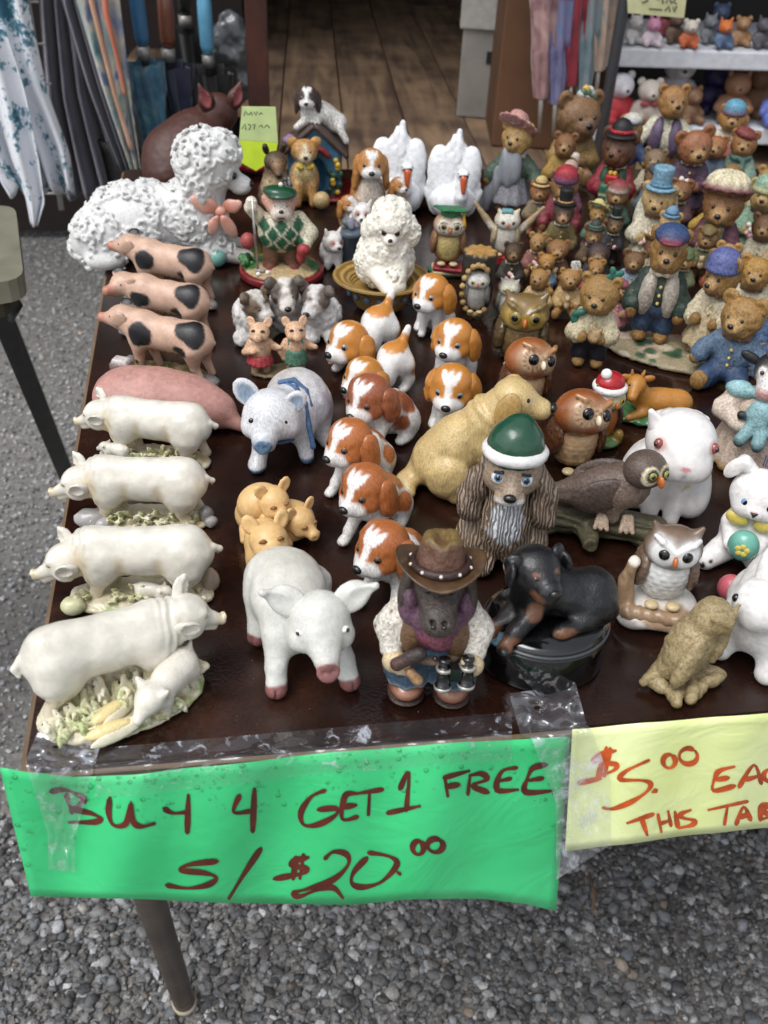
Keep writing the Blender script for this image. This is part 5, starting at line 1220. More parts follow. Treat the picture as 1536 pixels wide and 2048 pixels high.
# ------------------------------------------------------------------ honey coloured piglets
HN = '#ddb67c'
f = Fig('piglet_pile_figurine', 'honey coloured piglets piled up asleep behind the white pig', 'figurine', -.6, 48.6, 0, 1.0)
s = S(HN, .35)
s.e((-1.2, 1.2, 3.0), (2.0, 1.7, 1.7), rot=(0, 0, 20)).e((1.0, .2, 2.0), (2.2, 1.6, 1.6)).e((-2.0, 1.6, 1.6), (1.4, 1.6, 1.5)).e((.4, .6, 1.0), (2.8, 2.2, 1.0))
f.add('bodies', s, 'plain', 56, flat=0.0)
def pighead(f, c, yaw, pitch, r, col, mat='plain', closed=True, earcol=None, res=44):
    M = rotm((pitch, 0, yaw)); C0 = np.array(c)
    def q(x, y, z): return tuple(C0+M@np.array([x, y, z])*r)
    s = S(col, .25*r); s.e(c, (r*1.0, r*1.05, r*.95), rot=(pitch, 0, yaw)); s.l(q(0, -.7, -.2), q(0, -1.35, -.32), .52*r, .42*r)
    s.e(q(0, -1.5, -.3), (.46*r, .16*r, .4*r), rot=(pitch, 0, yaw), k=.06*r); s.e(q(.16, -1.66, -.28), .09*r, sub=True, k=.04).e(q(-.16, -1.66, -.28), .09*r, sub=True, k=.04)
    s.e(q(.5, -.6, -.35), .4*r).e(q(-.5, -.6, -.35), .4*r).l(q(-.35, -1.05, -.72), q(.35, -1.05, -.72), .1*r, col=earcol or col, k=.05, sub=True)
    h = f.add('head', s, mat, res)
    for sx in (-1, 1):
        e = S(col, .1*r); e.e(q(sx*.8, .1, .9), (.42*r, .16*r, .6*r), rot=(pitch-10, sx*30, yaw)); e.e(q(sx*.85, -.08, .92), (.28*r, .12*r, .42*r), earcol or col, rot=(pitch-10, sx*30, yaw), sub=True, k=.05)
        f.add('ear', e, mat, 24)
        if closed:
            k = S('#3c2a20' if earcol else '#8a5f32'); k.l(q(sx*.28, -.98, .26), q(sx*.45, -.98, .32), .05*r).l(q(sx*.45, -.98, .32), q(sx*.62, -.86, .24), .05*r); f.add('closed_eye', k, mat, 10)
        else: f.ball('eye', q(sx*.42, -.9, .28), .12*r, BLACK)
    return h
pighead(f, (-.2, -.2, 4.2), 25, 5, 1.3, HN); pighead(f, (1.9, -.9, 2.6), 40, 10, 1.25, HN)
for c in (((-.9, -.9, 2.9), (-.2, -1.6, 2.6)), ((-2.6, .2, 1.2), (-2.7, -.5, .5)), ((.6, -1.0, 1.3), (.9, -1.9, .9))):
    s = S(HN); s.l(c[0], c[1], .5, .36); f.add('trotter', s, 'plain', 18)
f = Fig('piglet_figurine', 'honey coloured piglet winking up beside the piglet pile', 'figurine', -1.7, 44.6, 0, 1.0)
s = S(HN, .5); s.e((-.3, .6, 2.1), (1.5, 2.0, 1.6)).l((-1.1, -.6, 1.6), (-1.3, -1.2, .3), .62, .42).l((.7, -.6, 1.6), (.9, -1.2, .3), .62, .42).l((-1, 2, 1.5), (-1.2, 2.2, .3), .7, .42).l((.5, 2, 1.5), (.6, 2.2, .3), .7, .42)
f.add('body', s, 'plain', 40, flat=0.0); pighead(f, (-.1, -.9, 3.5), 12, -18, 1.35, HN)
# ------------------------------------------------------------------ pale blue pig with a blue ribbon
f = Fig('blue_pig_figurine', 'pale blue white pig wearing a blue neck ribbon', 'figurine', 2.2, 61.3, 0, 1.08)
BP = '#d9dadd'
s = S(BP, .9); s.e((1.2, 1.6, 4.0), (2.9, 3.2, 3.0), rot=(0, 0, 15)).e((-.2, -.6, 4.2), (2.4, 2.4, 2.5)).e((2.4, 2.4, 2.8), (2.0, 2.2, 2.3))
s.e((-1.3, -2.2, 5.2), (2.4, 2.15, 2.15), k=.6).l((-1.6, -3.3, 4.7), (-2.1, -4.5, 3.9), 1.6, 1.0, k=.5).e((-2.1, -4.5, 3.3), (.95, .6, .5), k=.3).e((-3.0, -2.9, 4.3), .9).e((.1, -3.1, 4.3), .9)
s.l((-2.0, -1.4, 3), (-2.6, -2.9, .6), .95, .62).e((-2.8, -3.3, .5), (.6, .8, .5)).l((1.3, -1.4, 3), (1.7, -2.3, .6), .95, .65).l((2.9, 1.4, 2), (3.6, .2, .5), 1.0, .6)
NB = '#5c7896'
s.cy((-2.25, -5.2, 3.8), .72, .16, .1, NB, rot=(68, 0, -14), k=.15); s.pt((-2.25, -5.35, 3.8), (.85, .35, .6), NB, soft=.15); s.pt((1.75, -2.5, .15), (1, 1, .7), NB, soft=.2); s.pt((-2.8, -3.6, .15), (1, 1, .5), NB, soft=.2)
s.e((-2.5, -5.4, 3.85), .15, sub=True, k=.05).e((-2.0, -5.45, 3.85), .15, sub=True, k=.05)
s.pt((2.6, 1.2, 4.2), (1.6, 2, 1.2), '#a7a5bf', soft=1.6, n=.6); s.pt((.5, 1.8, 6.4), (2, 2, .8), '#bdb5ae', soft=1.5, n=.6)
f.add('body', s, 'fineglaze', 92, lambda P, c: .03*fbm(P, 1.8, 6, 3), flat=0.0)
for sx in (-1, 1):
    e = S(BP, .3); rt_ = (0, 20, 15) if sx < 0 else (10, -60, -10); c = (-3.3, -1.7, 7.0) if sx < 0 else (.7, -2.7, 6.5)
    rr = (1.0, .32, 1.45) if sx < 0 else (.9, .32, 1.1)
    rt_ = (-15, -35, 10) if sx < 0 else (-20, 50, -10)
    e.e(c, rr, rot=rt_); e.e((c[0], c[1]-.32, c[2]), (rr[0]*.7, .2, rr[2]*.72), '#8fa2b8', rot=rt_, sub=True, k=.15); e.pt((c[0], c[1]-.3, c[2]), (rr[0]*.7, .3, rr[2]*.75), '#93a6bb', rot=rt_, soft=.2)
    f.add('ear', e, 'fineglaze', 34)
for c in ((-2.95, -3.75, 5.45), (-.35, -4.05, 5.35)): f.ball('eye', c, (.34, .2, .25), BLACK)
RB = solid('#45658f', .45, .1)
s = S('#4a6a94', .1); s.t((-.6, -1.2, 4.3), 2.35, .16, rot=(55, -8, 0)); f.add('neck_ribbon', s, 'cloth', 50)
for pts in ([(.0, .2, 6.6), (.9, -.5, 6.6), (1.6, -1.5, 5.6), (1.9, -2.4, 3.8), (2.2, -2.9, 2.0)], [(-.4, .2, 6.75), (.8, .3, 6.9), (1.8, -.4, 6.2), (2.1, -1.2, 5.2)]):
    s = S('#4a6a94', .1)
    for a, b in zip(pts[:-1], pts[1:]): s.l(a, b, .24)
    f.add('ribbon_tail', s, 'cloth', 44)
# ------------------------------------------------------------------ two dancing pigs
f = Fig('dancing_pigs_figurine', 'pair of laughing pigs in a red skirt and green overalls', 'figurine', 1.0, 75.2, 0, 1.12)
FL_ = '#d8b08e'
for i, (x, cl) in enumerate(((-1.9, '#b8454a'), (1.7, '#5d8a74'))):
    s = S(FL_, .3); s.e((x, 0, 2.7), (1.15, .95, 1.35)).l((x-.5, 0, 1.6), (x-.6, -.1, .2), .5, .38).l((x+.5, 0, 1.6), (x+.6, -.1, .2), .5, .38)
    s.l((x-.9, 0, 3.5), (x-1.5, -.3, 2.6), .4, .32); s.l((x-1.5, -.3, 2.6), (x-.7, -1.0, 2.9) if i == 0 else (x-1.2, -.4, 1.8), .32, .28)
    s.l((x+.9, 0, 3.5), (x+1.6, -.2, 3.0), .4, .32); s.l((x+1.6, -.2, 3.0), (x+2.0, -.6, 3.1), .32, .28)
    f.add('body', s, 'resin', 48)
    pighead(f, (x, -.2, 4.75), 5 if i else -10, -12, 1.05, FL_, 'resin', True, '#c98c80', 34)
    s = S(cl, .2)
    if i == 0: s.cy((x, 0, 1.75), 1.45, .55, .15, r2=1.1)
    else: s.cy((x, 0, 2.0), 1.3, .85, .2, r2=1.1).l((x-.6, -.6, 2.8), (x-.65, -.3, 3.7), .2).l((x+.6, -.6, 2.8), (x+.65, -.3, 3.7), .2)
    f.add('skirt' if i == 0 else 'overalls', s, 'cloth', 40, lambda P, c, x=x: .08*np.sin(np.arctan2(P[:, 1], P[:, 0]-x)*14)*np.clip((2.4-P[:, 2]), 0, 1))
s = S('#7a6a4a'); s.e((0, 0, .15), (3.2, 1.6, .25)); f.add('base', s, 'resin', 30, dimple(.1, 2), flat=0.0)
# ================================================================== dogs
def groove_mat(name, sc, dist, dark, depth, rough=.5, vert=True):
    """carved wavy fur: the same bands cut the relief and hold the dark wash"""
    m = bpy.data.materials.new(name); m.use_nodes = True; nt = m.node_tree; b = nt.nodes['Principled BSDF']; L = nt.links.new
    at_ = node(nt, 'ShaderNodeAttribute', attribute_name='Col'); tc = node(nt, 'ShaderNodeTexCoord')
    mp = node(nt, 'ShaderNodeMapping'); mp.inputs['Scale'].default_value = (1, .35, .42) if vert else (1, 1, 1); L(tc.outputs['Object'], mp.inputs['Vector'])
    w = node(nt, 'ShaderNodeTexWave', wave_type='BANDS', bands_direction='X'); w.inputs['Scale'].default_value = sc; w.inputs['Distortion'].default_value = dist; w.inputs['Detail'].default_value = 2.0; w.inputs['Detail Scale'].default_value = 1.6
    L(mp.outputs[0], w.inputs['Vector'])
    mr = node(nt, 'ShaderNodeMapRange'); mr.inputs[1].default_value = .05; mr.inputs[2].default_value = .55; mr.inputs[3].default_value = dark; mr.inputs[4].default_value = 1.06; L(w.outputs['Fac'], mr.inputs[0])
    vm = node(nt, 'ShaderNodeVectorMath', operation='SCALE'); L(at_.outputs['Color'], vm.inputs[0]); L(mr.outputs[0], vm.inputs['Scale']); L(vm.outputs[0], b.inputs['Base Color'])
    b.inputs['Roughness'].default_value = rough; b.inputs['Coat Weight'].default_value = .08
    bp = node(nt, 'ShaderNodeBump'); bp.inputs['Distance'].default_value = depth; L(w.outputs['Fac'], bp.inputs['Height']); L(bp.outputs[0], b.inputs['Normal'])
    return m
FURGROOVE = groove_mat('carved_fur', 105, 7, .3, .0016)
HAIRLINE = groove_mat('brushed_fur', 120, 8, .72, .0006, .25)
W_ = '#e6e4e0'
EYEW = solid('#d9d9d6', .15, .6); IRISB = solid('#54402c', .12, .6); IRISG = solid('#7b8492', .12, .6); IRISBL = solid('#4f7396', .12, .6)
def pup_head(f, c, yaw, pitch, roll, r, br, blaze=True, mat='fineglaze', iris=None, nose=NOSE, res=60, earlen=1.0, tongue=False, eyer=.24):
    M = rotm((pitch, roll, yaw)); C0 = np.array(c); rt_ = (pitch, roll, yaw)
    def q(x, y, z): return tuple(C0+M@np.array([x, y, z])*r)
    s = S(br, .45*r)
    s.e(c, (1.02*r, 1.0*r, .98*r), rot=rt_).e(q(0, -.25, .3), (.8*r, .75*r, .65*r), rot=rt_)
    s.l(q(0, -.75, -.22), q(0, -1.28, -.34), .56*r, .42*r, W_, k=.35*r).e(q(.3, -1.0, -.48), .4*r, W_, k=.2*r).e(q(-.3, -1.0, -.48), .4*r, W_, k=.2*r)
    s.e(q(0, -.8, -.72), (.4*r, .45*r, .22*r), W_, k=.15*r, rot=rt_)
    s.e(q(.62, -.55, -.35), .42*r, k=.3*r).e(q(-.62, -.55, -.35), .42*r, k=.3*r)
    # paint: brown mask with a white blaze, white muzzle and chin
    s.pt(q(0, 0, .1), (1.5*r,)*3, br, soft=.05)
    s.pt(q(0, -1.15, -.5), (.78*r, .8*r, .62*r), W_, rot=rt_, soft=.14, n=.08, ns=3)
    s.pt(q(0, -.2, -.95), (1.0*r, 1.1*r, .5*r), W_, rot=rt_, soft=.2, n=.1, ns=3)
    if blaze:
        s.pt(q(0, -.75, .35), (.2*r, .7*r, .85*r), W_, rot=rt_, soft=.25, n=.12, ns=4)
        for sx in (-1, 1): s.pt(q(sx*.22, -.55, .72), (.16*r, .5*r, .42*r), W_, rot=(pitch, roll+sx*28, yaw), soft=.25, n=.15, ns=4)
    h = f.add('head', s, mat, res)
    for sx in (-1, 1):
        e = S(br, .2*r); e.e(q(sx*1.0, .12, -.02), (.28*r, .58*r, .6*r), rot=(pitch, roll-sx*14, yaw+sx*-8)).e(q(sx*1.12, .08, -.6*earlen), (.27*r, .55*r, .68*r*earlen), rot=(pitch, roll-sx*4, yaw+sx*-12))
        f.add('ear', e, mat, 34, lambda P, cc: .03*r*np.sin(P[:, 0]*4+P[:, 2]*3+noise(P, 1.2, 3)*3))
        ev = q(sx*.44, -.86, .1)
        dd = M@np.array([sx*.45, -1, .05])
        f.eye(ev, eyer*r, None, iris or IRISB, d=tuple(dd), m=False)
    f.ball('nose', q(0, -1.66, -.22), (.24*r, .16*r, .18*r), nose, rot=rt_)
    if tongue: f.ball('tongue', q(0, -1.35, -.72), (.2*r, .25*r, .1*r), solid('#b5655a', .3, .4), rot=rt_)
    return h
def sitting_pup(x, y, rot, label, group, br, hy=-18, hp=8, sc=1.0, patch=None, iris=None, mat='fineglaze', upright=False, res=64, hr=1.82):
    f = Fig('puppy_figurine', label, 'figurine', x, y, rot, sc, group)
    s = S(W_, .6)
    if upright:
        s.e((0, 1.0, 2.7), (1.5, 1.6, 2.4), rot=(14, 0, 0)).e((0, 1.7, 1.6), (1.8, 1.6, 1.55)).e((0, 0, 3.6), (1.3, 1.2, 1.5)).l((0, -.1, 4.2), (0, -.4, 5.0), 1.1, 1.0)
        for sx in (-1, 1): s.l((sx*.75, -.6, 3.2), (sx*.8, -.95, .7), .6, .45, k=.4).e((sx*.82, -1.2, .4), (.5, .65, .38), k=.2).e((sx*1.7, .3, .5), (.6, 1.1, .5), k=.3).e((sx*1.55, 1.4, 1.5), (.75, 1.3, 1.3))
        hc = (0, -.7, 5.75)
    else:
        s.e((0, 1.2, 2.6), (1.65, 2.3, 2.1), rot=(-14, 0, 0)).e((0, 2.4, 1.8), (1.9, 1.6, 1.7)).e((0, -.5, 3.0), (1.35, 1.3, 1.7)).l((0, -.5, 3.6), (0, -.8, 4.6), 1.15, 1.05)
        for sx in (-1, 1): s.l((sx*.85, -.9, 2.8), (sx*1.3, -2.2, 1.0), .66, .48, k=.4).l((sx*1.3, -2.2, 1.0), (sx*1.4, -2.7, .42), .46, .42, k=.2).e((sx*1.42, -3.0, .4), (.5, .6, .38), k=.2).e((sx*1.75, 1.2, .5), (.6, 1.1, .5), k=.3).e((sx*1.6, 2.2, 1.6), (.8, 1.2, 1.3))
        hc = (-.25, -1.35, 5.35)
    s.l((.2, 3.4, .8), (.9, 4.3, .9), .5, .3, k=.3)
    for p in (patch or []): s.pt(p[0], p[1], br, soft=.2, n=.22, ns=2.2)
    if not upright:
        for sx in (-1, 1):
            for d in (-.2, .05, .3): s.pt((sx*1.42+d, -3.5, .25), (.05, .4, .22), '#a98a72', soft=.6)
    f.add('body', s, mat, res, lambda P, c: .05*fbm(P*np.array([1, 1, .5]), 2.0, 3, 2), flat=0.0)
    pup_head(f, hc, hy, hp, 0, hr, br, iris=iris, mat=mat, res=res)
    return f
BRN = '#b56c3a'
pa = [((0, 2.6, 3.8), (1.5, 1.2, 1.3)), ((1.7, 1.6, 2.6), (.8, .9, .9)), ((-1.6, 2.2, 2.8), (.7, .9, .8))]
_rp = random.Random(12)
for x, y, r, hy_, lb in ((9.0, 41.2, -34, -18, 'brown and white spaniel puppy whose back is hidden by the cowboy hat'), (8.4, 48.0, -32, -14, 'brown and white spaniel puppy, middle of the row of three alike'), (7.2, 54.2, -32, -20, 'brown and white spaniel puppy beside the blue pig, last of the row of three alike')):
    jj = lambda v, d=.25: tuple(c+_rp.uniform(-d, d) for c in v)
    sitting_pup(x, y, r, lb, 'spaniel puppies in a row', _rp.choice(['#b56c3a', '#ad6535', '#ba7440']), hy=hy_, hp=8+_rp.uniform(-3, 3), patch=[(jj(c, .35), jj(q, .2)) for c, q in pa])
sitting_pup(11.0, 60.4, -48, 'dark brown and white spaniel puppy sitting sideways behind the row of three', 'spaniel puppies in a row', '#9a583a', hy=4, hp=12, sc=1.05, patch=[((1.2, 2.2, 3.9), (1.0, 1.4, 1.2)), ((1.8, .6, 2.2), (.8, .9, .9)), ((-1.6, 1.2, 2.2), (.8, .9, .9))])
ORG = '#c07f36'
def up(x, y, rot, lb, **k): return sitting_pup(x, y, rot, lb, 'orange and white sitting puppies', ORG, upright=True, iris=IRISG, mat='porcelain', **k)
a = up(17.2, 62.0, -28, 'orange and white puppy sitting next to the cream labrador', hy=6, hp=10, sc=1.06, hr=1.95)
up(19.6, 70.8, -24, 'orange and white puppy sitting second in its column, head turned left', hy=-10, hp=6, sc=1.06, hr=1.92)
up(19.3, 81.6, -30, 'orange and white puppy sitting farthest back, next to the straw hat', hy=-14, hp=8, sc=1.06, hr=1.92)
def bow_pup(x, y, rot, lb, sc=1.0):
    f = Fig('puppy_figurine', lb, 'figurine', x, y, rot, sc, 'orange and white crouching puppies')
    s = S(W_, .7); s.e((0, .2, 2.3), (1.5, 2.0, 1.5), rot=(-25, 0, 0)).e((0, 2.6, 3.5), (1.75, 1.9, 1.75)).l((0, 3.9, 4.6), (.2, 4.5, 6.3), .55, .35)
    for sx in (-1, 1): s.l((sx*.9, -.8, 1.8), (sx*1.1, -2.6, .5), .62, .45).e((sx*1.1, -3.0, .4), (.5, .65, .38), k=.2).l((sx*1.2, 3.0, 2.9), (sx*1.4, 3.3, 1.3), 1.0, .6).l((sx*1.4, 3.3, 1.3), (sx*1.4, 2.9, .45), .58, .5).e((sx*1.4, 2.5, .42), (.55, .75, .42), k=.2)
    s.pt((0, 2.6, 5.2), (1.5, 1.6, 1.15), ORG, soft=.15, n=.15, ns=3); s.pt((1.7, 3.5, 2.6), (.7, .9, 1.0), ORG, soft=.2, n=.2); s.pt((-1.7, 3.5, 2.6), (.7, .9, 1.0), ORG, soft=.2, n=.2); s.pt((0, 4.1, 5.0), (.8, .7, .8), ORG, soft=.2)
    f.add('body', s, 'porcelain', 60, lambda P, c: .035*fbm(P*np.array([1, 1, .5]), 2.2, 3, 2), flat=0.0)
    pup_head(f, (-.2, -2.1, 3.35), -8, 2, 0, 1.88, ORG, iris=IRISG, mat='porcelain', tongue=True)
    return f
bow_pup(11.6, 75.6, -42, 'orange and white puppy crouching with raised tail, the one farther back', 1.05); bow_pup(11.9, 68.0, -44, 'orange and white puppy crouching with raised tail, half hidden by the dark brown puppy', 1.05)
# ------------------------------------------------------------------ cream labrador seen from behind
f = Fig('labrador_figurine', 'cream labrador sitting with its back to the viewer beside the green hatted spaniel', 'figurine', 15.8, 52.6, 72, 1.12)
LB = '#cdb37c'
s = S(LB, .9); s.e((0, 2.2, 4.2), (2.5, 2.6, 3.4), rot=(24, 0, 0)).e((0, 3.4, 2.6), (2.9, 2.6, 2.6)).e((0, .2, 6.2), (2.1, 2.0, 2.6)).l((0, -.4, 7.6), (0, -1.6, 9.2), 1.8, 1.6)
for sx in (-1, 1): s.l((sx*1.3, -.7, 5.6), (sx*1.3, -1.6, 1.0), 1.05, .7, k=.4).e((sx*1.3, -2.1, .5), (.8, 1.05, .5), k=.2).e((sx*2.45, 2.4, 2.4), (1.15, 2.0, 2.1), k=.22).l((sx*2.6, 1.6, .75), (sx*2.8, -.4, .6), .75, .62, k=.25).e((sx*2.85, -.9, .55), (.8, .95, .55), k=.2)
s.l((.2, 5.2, 1.2), (-1.6, 6.2, .8), 1.1, .8).l((-1.6, 6.2, .8), (-3.0, 5.6, .7), .8, .5)
for z, y in ((7.4, -.1), (8.2, -.6)): s.t((0, y, z), 1.75, .16, rot=(35, 0, 0), k=.5)
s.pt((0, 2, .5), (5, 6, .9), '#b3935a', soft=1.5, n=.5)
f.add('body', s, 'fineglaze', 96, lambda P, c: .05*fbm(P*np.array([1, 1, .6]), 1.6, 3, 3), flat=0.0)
s = S(LB, .7); s.e((0, -2.2, 9.9), (1.75, 1.8, 1.6)).l((0, -3.2, 9.4), (0, -4.6, 9.0), 1.15, .95); f.add('head', s, 'fineglaze', 50)
for sx in (-1, 1):
    e = S('#b39155', .2); e.e((sx*1.9, -1.9, 9.5), (.42, 1.05, 1.65), rot=(15, -sx*8, 0)); f.add('ear', e, 'fineglaze', 26); f.eye((sx*1.05, -3.35, 10.25), .28, m=False)
f.ball('nose', (0, -5.6, 9.25), (.5, .38, .42), NOSE)
# ------------------------------------------------------------------ spaniel with the green hat
f = Fig('spaniel_figurine', 'grey brown spaniel with long ears wearing a green and white winter hat', 'figurine', 17.8, 43.4, -16, 1.0)
TP = '#a08c78'
s = S(TP, .8); s.e((0, 1.2, 4.2), (3.0, 2.8, 4.2)).e((0, -.4, 4.8), (2.3, 2.0, 3.4)).e((-2.6, .6, 2.2), (1.5, 2.3, 2.2)).e((2.6, .6, 2.2), (1.5, 2.3, 2.2)).e((-1.6, -1.6, 1.0), (1.2, 1.5, 1.0)).e((1.6, -1.6, 1.0), (1.2, 1.5, 1.0)).l((0, 0, 7), (0, 0, 9), 1.9, 1.8)
s.pt((.1, -2.2, 6.0), (1.5, 1.3, 2.3), '#e4e6ea', soft=.2, n=.2, ns=2)
f.add('body', s, FURGROOVE, 84, flat=0.0)
s = S(TP, .6); s.e((0, -.5, 10.2), (2.55, 2.15, 2.2)).e((0, -.9, 11.2), (1.9, 1.6, 1.4)).l((0, -1.9, 9.5), (0, -2.8, 9.2), 1.05, .8).e((.55, -2.6, 8.95), (.75, .7, .55), k=.2).e((-.55, -2.6, 8.95), (.75, .7, .55), k=.2).e((0, -2.2, 8.5), (.6, .6, .4), k=.2)
s.pt((0, -2.9, 8.7), (1.35, .95, .75), '#dddcda', soft=.25, n=.1); s.pt((0, -2.2, 10.4), (.45, .8, 1.2), '#b8a692', soft=1.0)
for i in range(7): 
    for sx in (-1, 1): s.pt((sx*(.45+.17*(i % 3)), -3.25+.1*(i % 3), 8.75+.17*(i//3)), .06, '#2c2522', soft=.5)
for i in range(9): s.pt(((i-4)*.42, -1.9+abs(i-4)*.12, 12.0-abs(i-4)*.08), (.07, .8, .75), '#54463a', rot=(0, (i-4)*9, 0), soft=.9)
f.add('head', s, 'resin', 84)
for sx in (-1, 1):
    e = S('#8f7c6b', .6); e.e((sx*2.2, -.3, 10.0), (.8, 1.2, 1.7), rot=(0, -sx*14, 0)).e((sx*3.0, -.4, 7.6), (1.15, 1.4, 2.4), rot=(0, -sx*10, 0)).e((sx*3.1, -.6, 6.2), (1.1, 1.3, 1.4)); f.add('ear', e, FURGROOVE, 56, lambda P, c: .12*np.sin(P[:, 2]*2.2+P[:, 0]*2))
    f.eye((sx*1.08, -2.08, 10.6), .62, EYEW, IRISBL, d=(sx*.1, -1, .45), m=False)
    l = S('#1c1715'); l.ln([(sx*.5, -2.4, 11.12, .04), (sx*.85, -2.5, 11.32, .06), (sx*1.35, -2.4, 11.25, .06), (sx*1.78, -2.1, 10.8, .03)])
    for k in range(4): l.l((sx*(1.1+.2*k), -2.4+.1*k, 11.25-.08*k), (sx*(1.3+.27*k), -2.5+.2*k, 11.6-.12*k), .04, .02, k=.03)
    f.add('eyelashes', l, 'plain', 30)
f.ball('nose', (0, -3.5, 9.55), (.55, .38, .38), NOSE)
s = S('#e2e1df', .3); s.t((0, -.5, 12.3), 2.15, .55, rot=(-6, 0, 0)).e((0, -.5, 12.3), (2.3, 2.2, .4)); brim = f.add('hat_brim', s, 'porcelain', 44, dimple(.05, 1.5)); 
s = S('#1f4a35', .5); s.e((0, -.4, 12.6), (2.35, 2.3, 2.5)).e((.2, .2, 14.2), (1.1, 1.1, 1.0)); f.add('hat', s, 'ceramic', 44, dimple(.03, 1.2))
# ------------------------------------------------------------------ rottweiler on a black trinket box
f = Fig('rottweiler_box', 'black and tan rottweiler lying on the lid of a round black box', 'figurine', 18.6, 34.4, 0, 1.0)
BX = solid('#0c0c0e', .12, .8, var=.2, vs=40, bump=.0002, bs=80)
lathe('box', [(4.95, 0), (5.1, .06), (5.12, .3), (5.05, 3.3), (4.95, 3.45)], BX, f.o, 56, scale=.01, sy=.86)
lathe('lid_rim', [(4.75, 3.46), (5.05, 3.5), (5.08, 3.7), (4.98, 3.78), (4.6, 3.8)], solid('#3f4347', .3, .3), f.o, 56, scale=.01, sy=.86)
lathe('lid', [(4.9, 3.8), (4.95, 3.95), (4.4, 4.25), (3, 4.4), (.1, 4.45)], BX, f.o, 56, scale=.01, sy=.86)
BK = '#141417'; TN = '#7a5238'
s = S(BK, .7); s.e((1.2, .6, 6.0), (3.5, 2.1, 1.9), rot=(0, 6, -8)).e((3.6, .6, 5.9), (1.9, 2.0, 1.9)).e((-1.4, .1, 6.6), (1.8, 1.8, 2.2)).l((-1.8, -.3, 7.8), (-2.0, -.8, 9.2), 1.45, 1.4)
for y, a in ((-1.5, -4.2), (.4, -4.8)): s.l((-1.8, y, 5.8), (-3.2, y-.8, 4.9), .8, .6).l((-3.2, y-.8, 4.9), (a, y-1.6, 4.2), .6, .5).e((a-.1, y-1.9, 4.2), (.6, .7, .42), k=.2)
s.e((3.4, -1.1, 5.2), (1.9, .9, 1.4)).l((2.6, -1.8, 4.8), (.6, -2.3, 4.7), .65, .55).e((.3, -2.4, 4.6), (.75, .5, .4)).l((4.8, .6, 5.2), (5.2, -.6, 4.6), .6, .3)
for c, r in (((-4.0, -3.0, 4.3), (.9, .8, .8)), ((-4.8, -1.4, 4.3), (.8, .8, .7)), ((.6, -2.8, 4.6), (1.1, .5, .6)), ((-1.8, -2.0, 6.4), (.7, .5, .9))): s.pt(c, r, TN, soft=.4, n=.25, ns=2)
f.add('body', s, 'fineglaze', 84, dimple(.04, 1.5))
hc = np.array((-2.2, -1.2, 10.2)); M = rotm((-8, 0, 14))
def q(x, y, z): return tuple(hc+M@np.array([x, y, z]))
s = S(BK, .5); s.e(q(0, 0, 0), (2.0, 1.85, 1.75)).l(q(0, -1.1, -.5), q(0, -2.0, -.75), 1.3, 1.05).e(q(0, -1.6, -1.3), (.9, .9, .5), k=.3)
for sx in (-1, 1): s.pt(q(sx*.75, -1.45, .55), (.32, .4, .18), TN, soft=.5); s.pt(q(sx*.75, -1.9, -1.0), (.55, .9, .5), TN, soft=.5)
f.add('head', s, 'fineglaze', 60, dimple(.03, 2))
for sx in (-1, 1):
    e = S(BK, .2); e.e(q(sx*1.85, -.1, .95), (.75, .35, .7), rot=(-20, sx*35, 14+sx*20)).e(q(sx*2.3, -.5, .35), (.3, .65, .9), rot=(-20, sx*-12, 14+sx*10)); f.add('ear', e, 'fineglaze', 26)
    f.eye(q(sx*.85, -1.62, .25), .24, None, IRISB, d=tuple(M@np.array([sx*.3, -1, .2])), m=False)
f.ball('nose', q(0, -3.02, -.5), (.48, .3, .36), NOSE)
s = S('#6d8fa3', .2); s.e((-4.2, -1.6, 4.05), (1.3, 1.4, .16)); f.add('blanket_corner', s, 'cloth', 24)
# ------------------------------------------------------------------ cowboy boar with binoculars
f = Fig('cowboy_figurine', 'cowboy boar in a brown hat holding black binoculars near the front edge', 'figurine', 9.6, 32.4, -10, .92)
s = S('#8a5a45', .3)
for sx in (-1, 1):
    b = S('#7d4e3c', .3); b.e((sx*1.65, -.75, .9), (1.35, 1.65, .85)).l((sx*1.6, .2, 1.0), (sx*1.5, .3, 1.8), 1.1, 1.0); b.pt((sx*1.75, -2.3, 1.5), (1, .7, .6), '#a0715c', soft=1.2, n=.3)
    o = f.add('boot', b, 'ceramic', 44, flat=.3); k = S('#3b2a24', .1); k.cy((sx*1.65, -.6, .2), 1.4, .2, .08); k.e((sx*1.65, -1.2, .2), (1.38, 1.3, .2)); f.add('sole', k, 'resin', 30, parent=o, flat=0.0)
JN = '#3f566b'
s = S(JN, .5); s.e((0, .1, 4.2), (2.9, 2.2, 1.6)).l((-1.4, -.2, 3.8), (-1.6, -.4, 2.2), 1.65, 1.8).l((1.4, -.2, 3.8), (1.6, -.4, 2.2), 1.65, 1.8); s.pt((0, -1, 1.7), (5, 4, .35), '#7d92a3', soft=1.0, n=.5)
f.add('jeans', s, 'cloth', 56, lambda P, c: .07*np.sin(np.arctan2(P[:, 1], P[:, 0])*16)*np.clip(2.6-P[:, 2], 0, 1)+.03*fbm(P, 2, 1, 2), flat=1.55)
SH = '#d8d2c6'
s = S(SH, .6); s.e((0, .3, 6.6), (2.6, 2.0, 2.4))
for sx in (-1, 1): s.l((sx*2.0, .2, 7.9), (sx*3.0, -.3, 6.3), .95, 1.05).l((sx*3.0, -.3, 6.3), (sx*2.9, -1.5, 5.1), 1.05, .8)
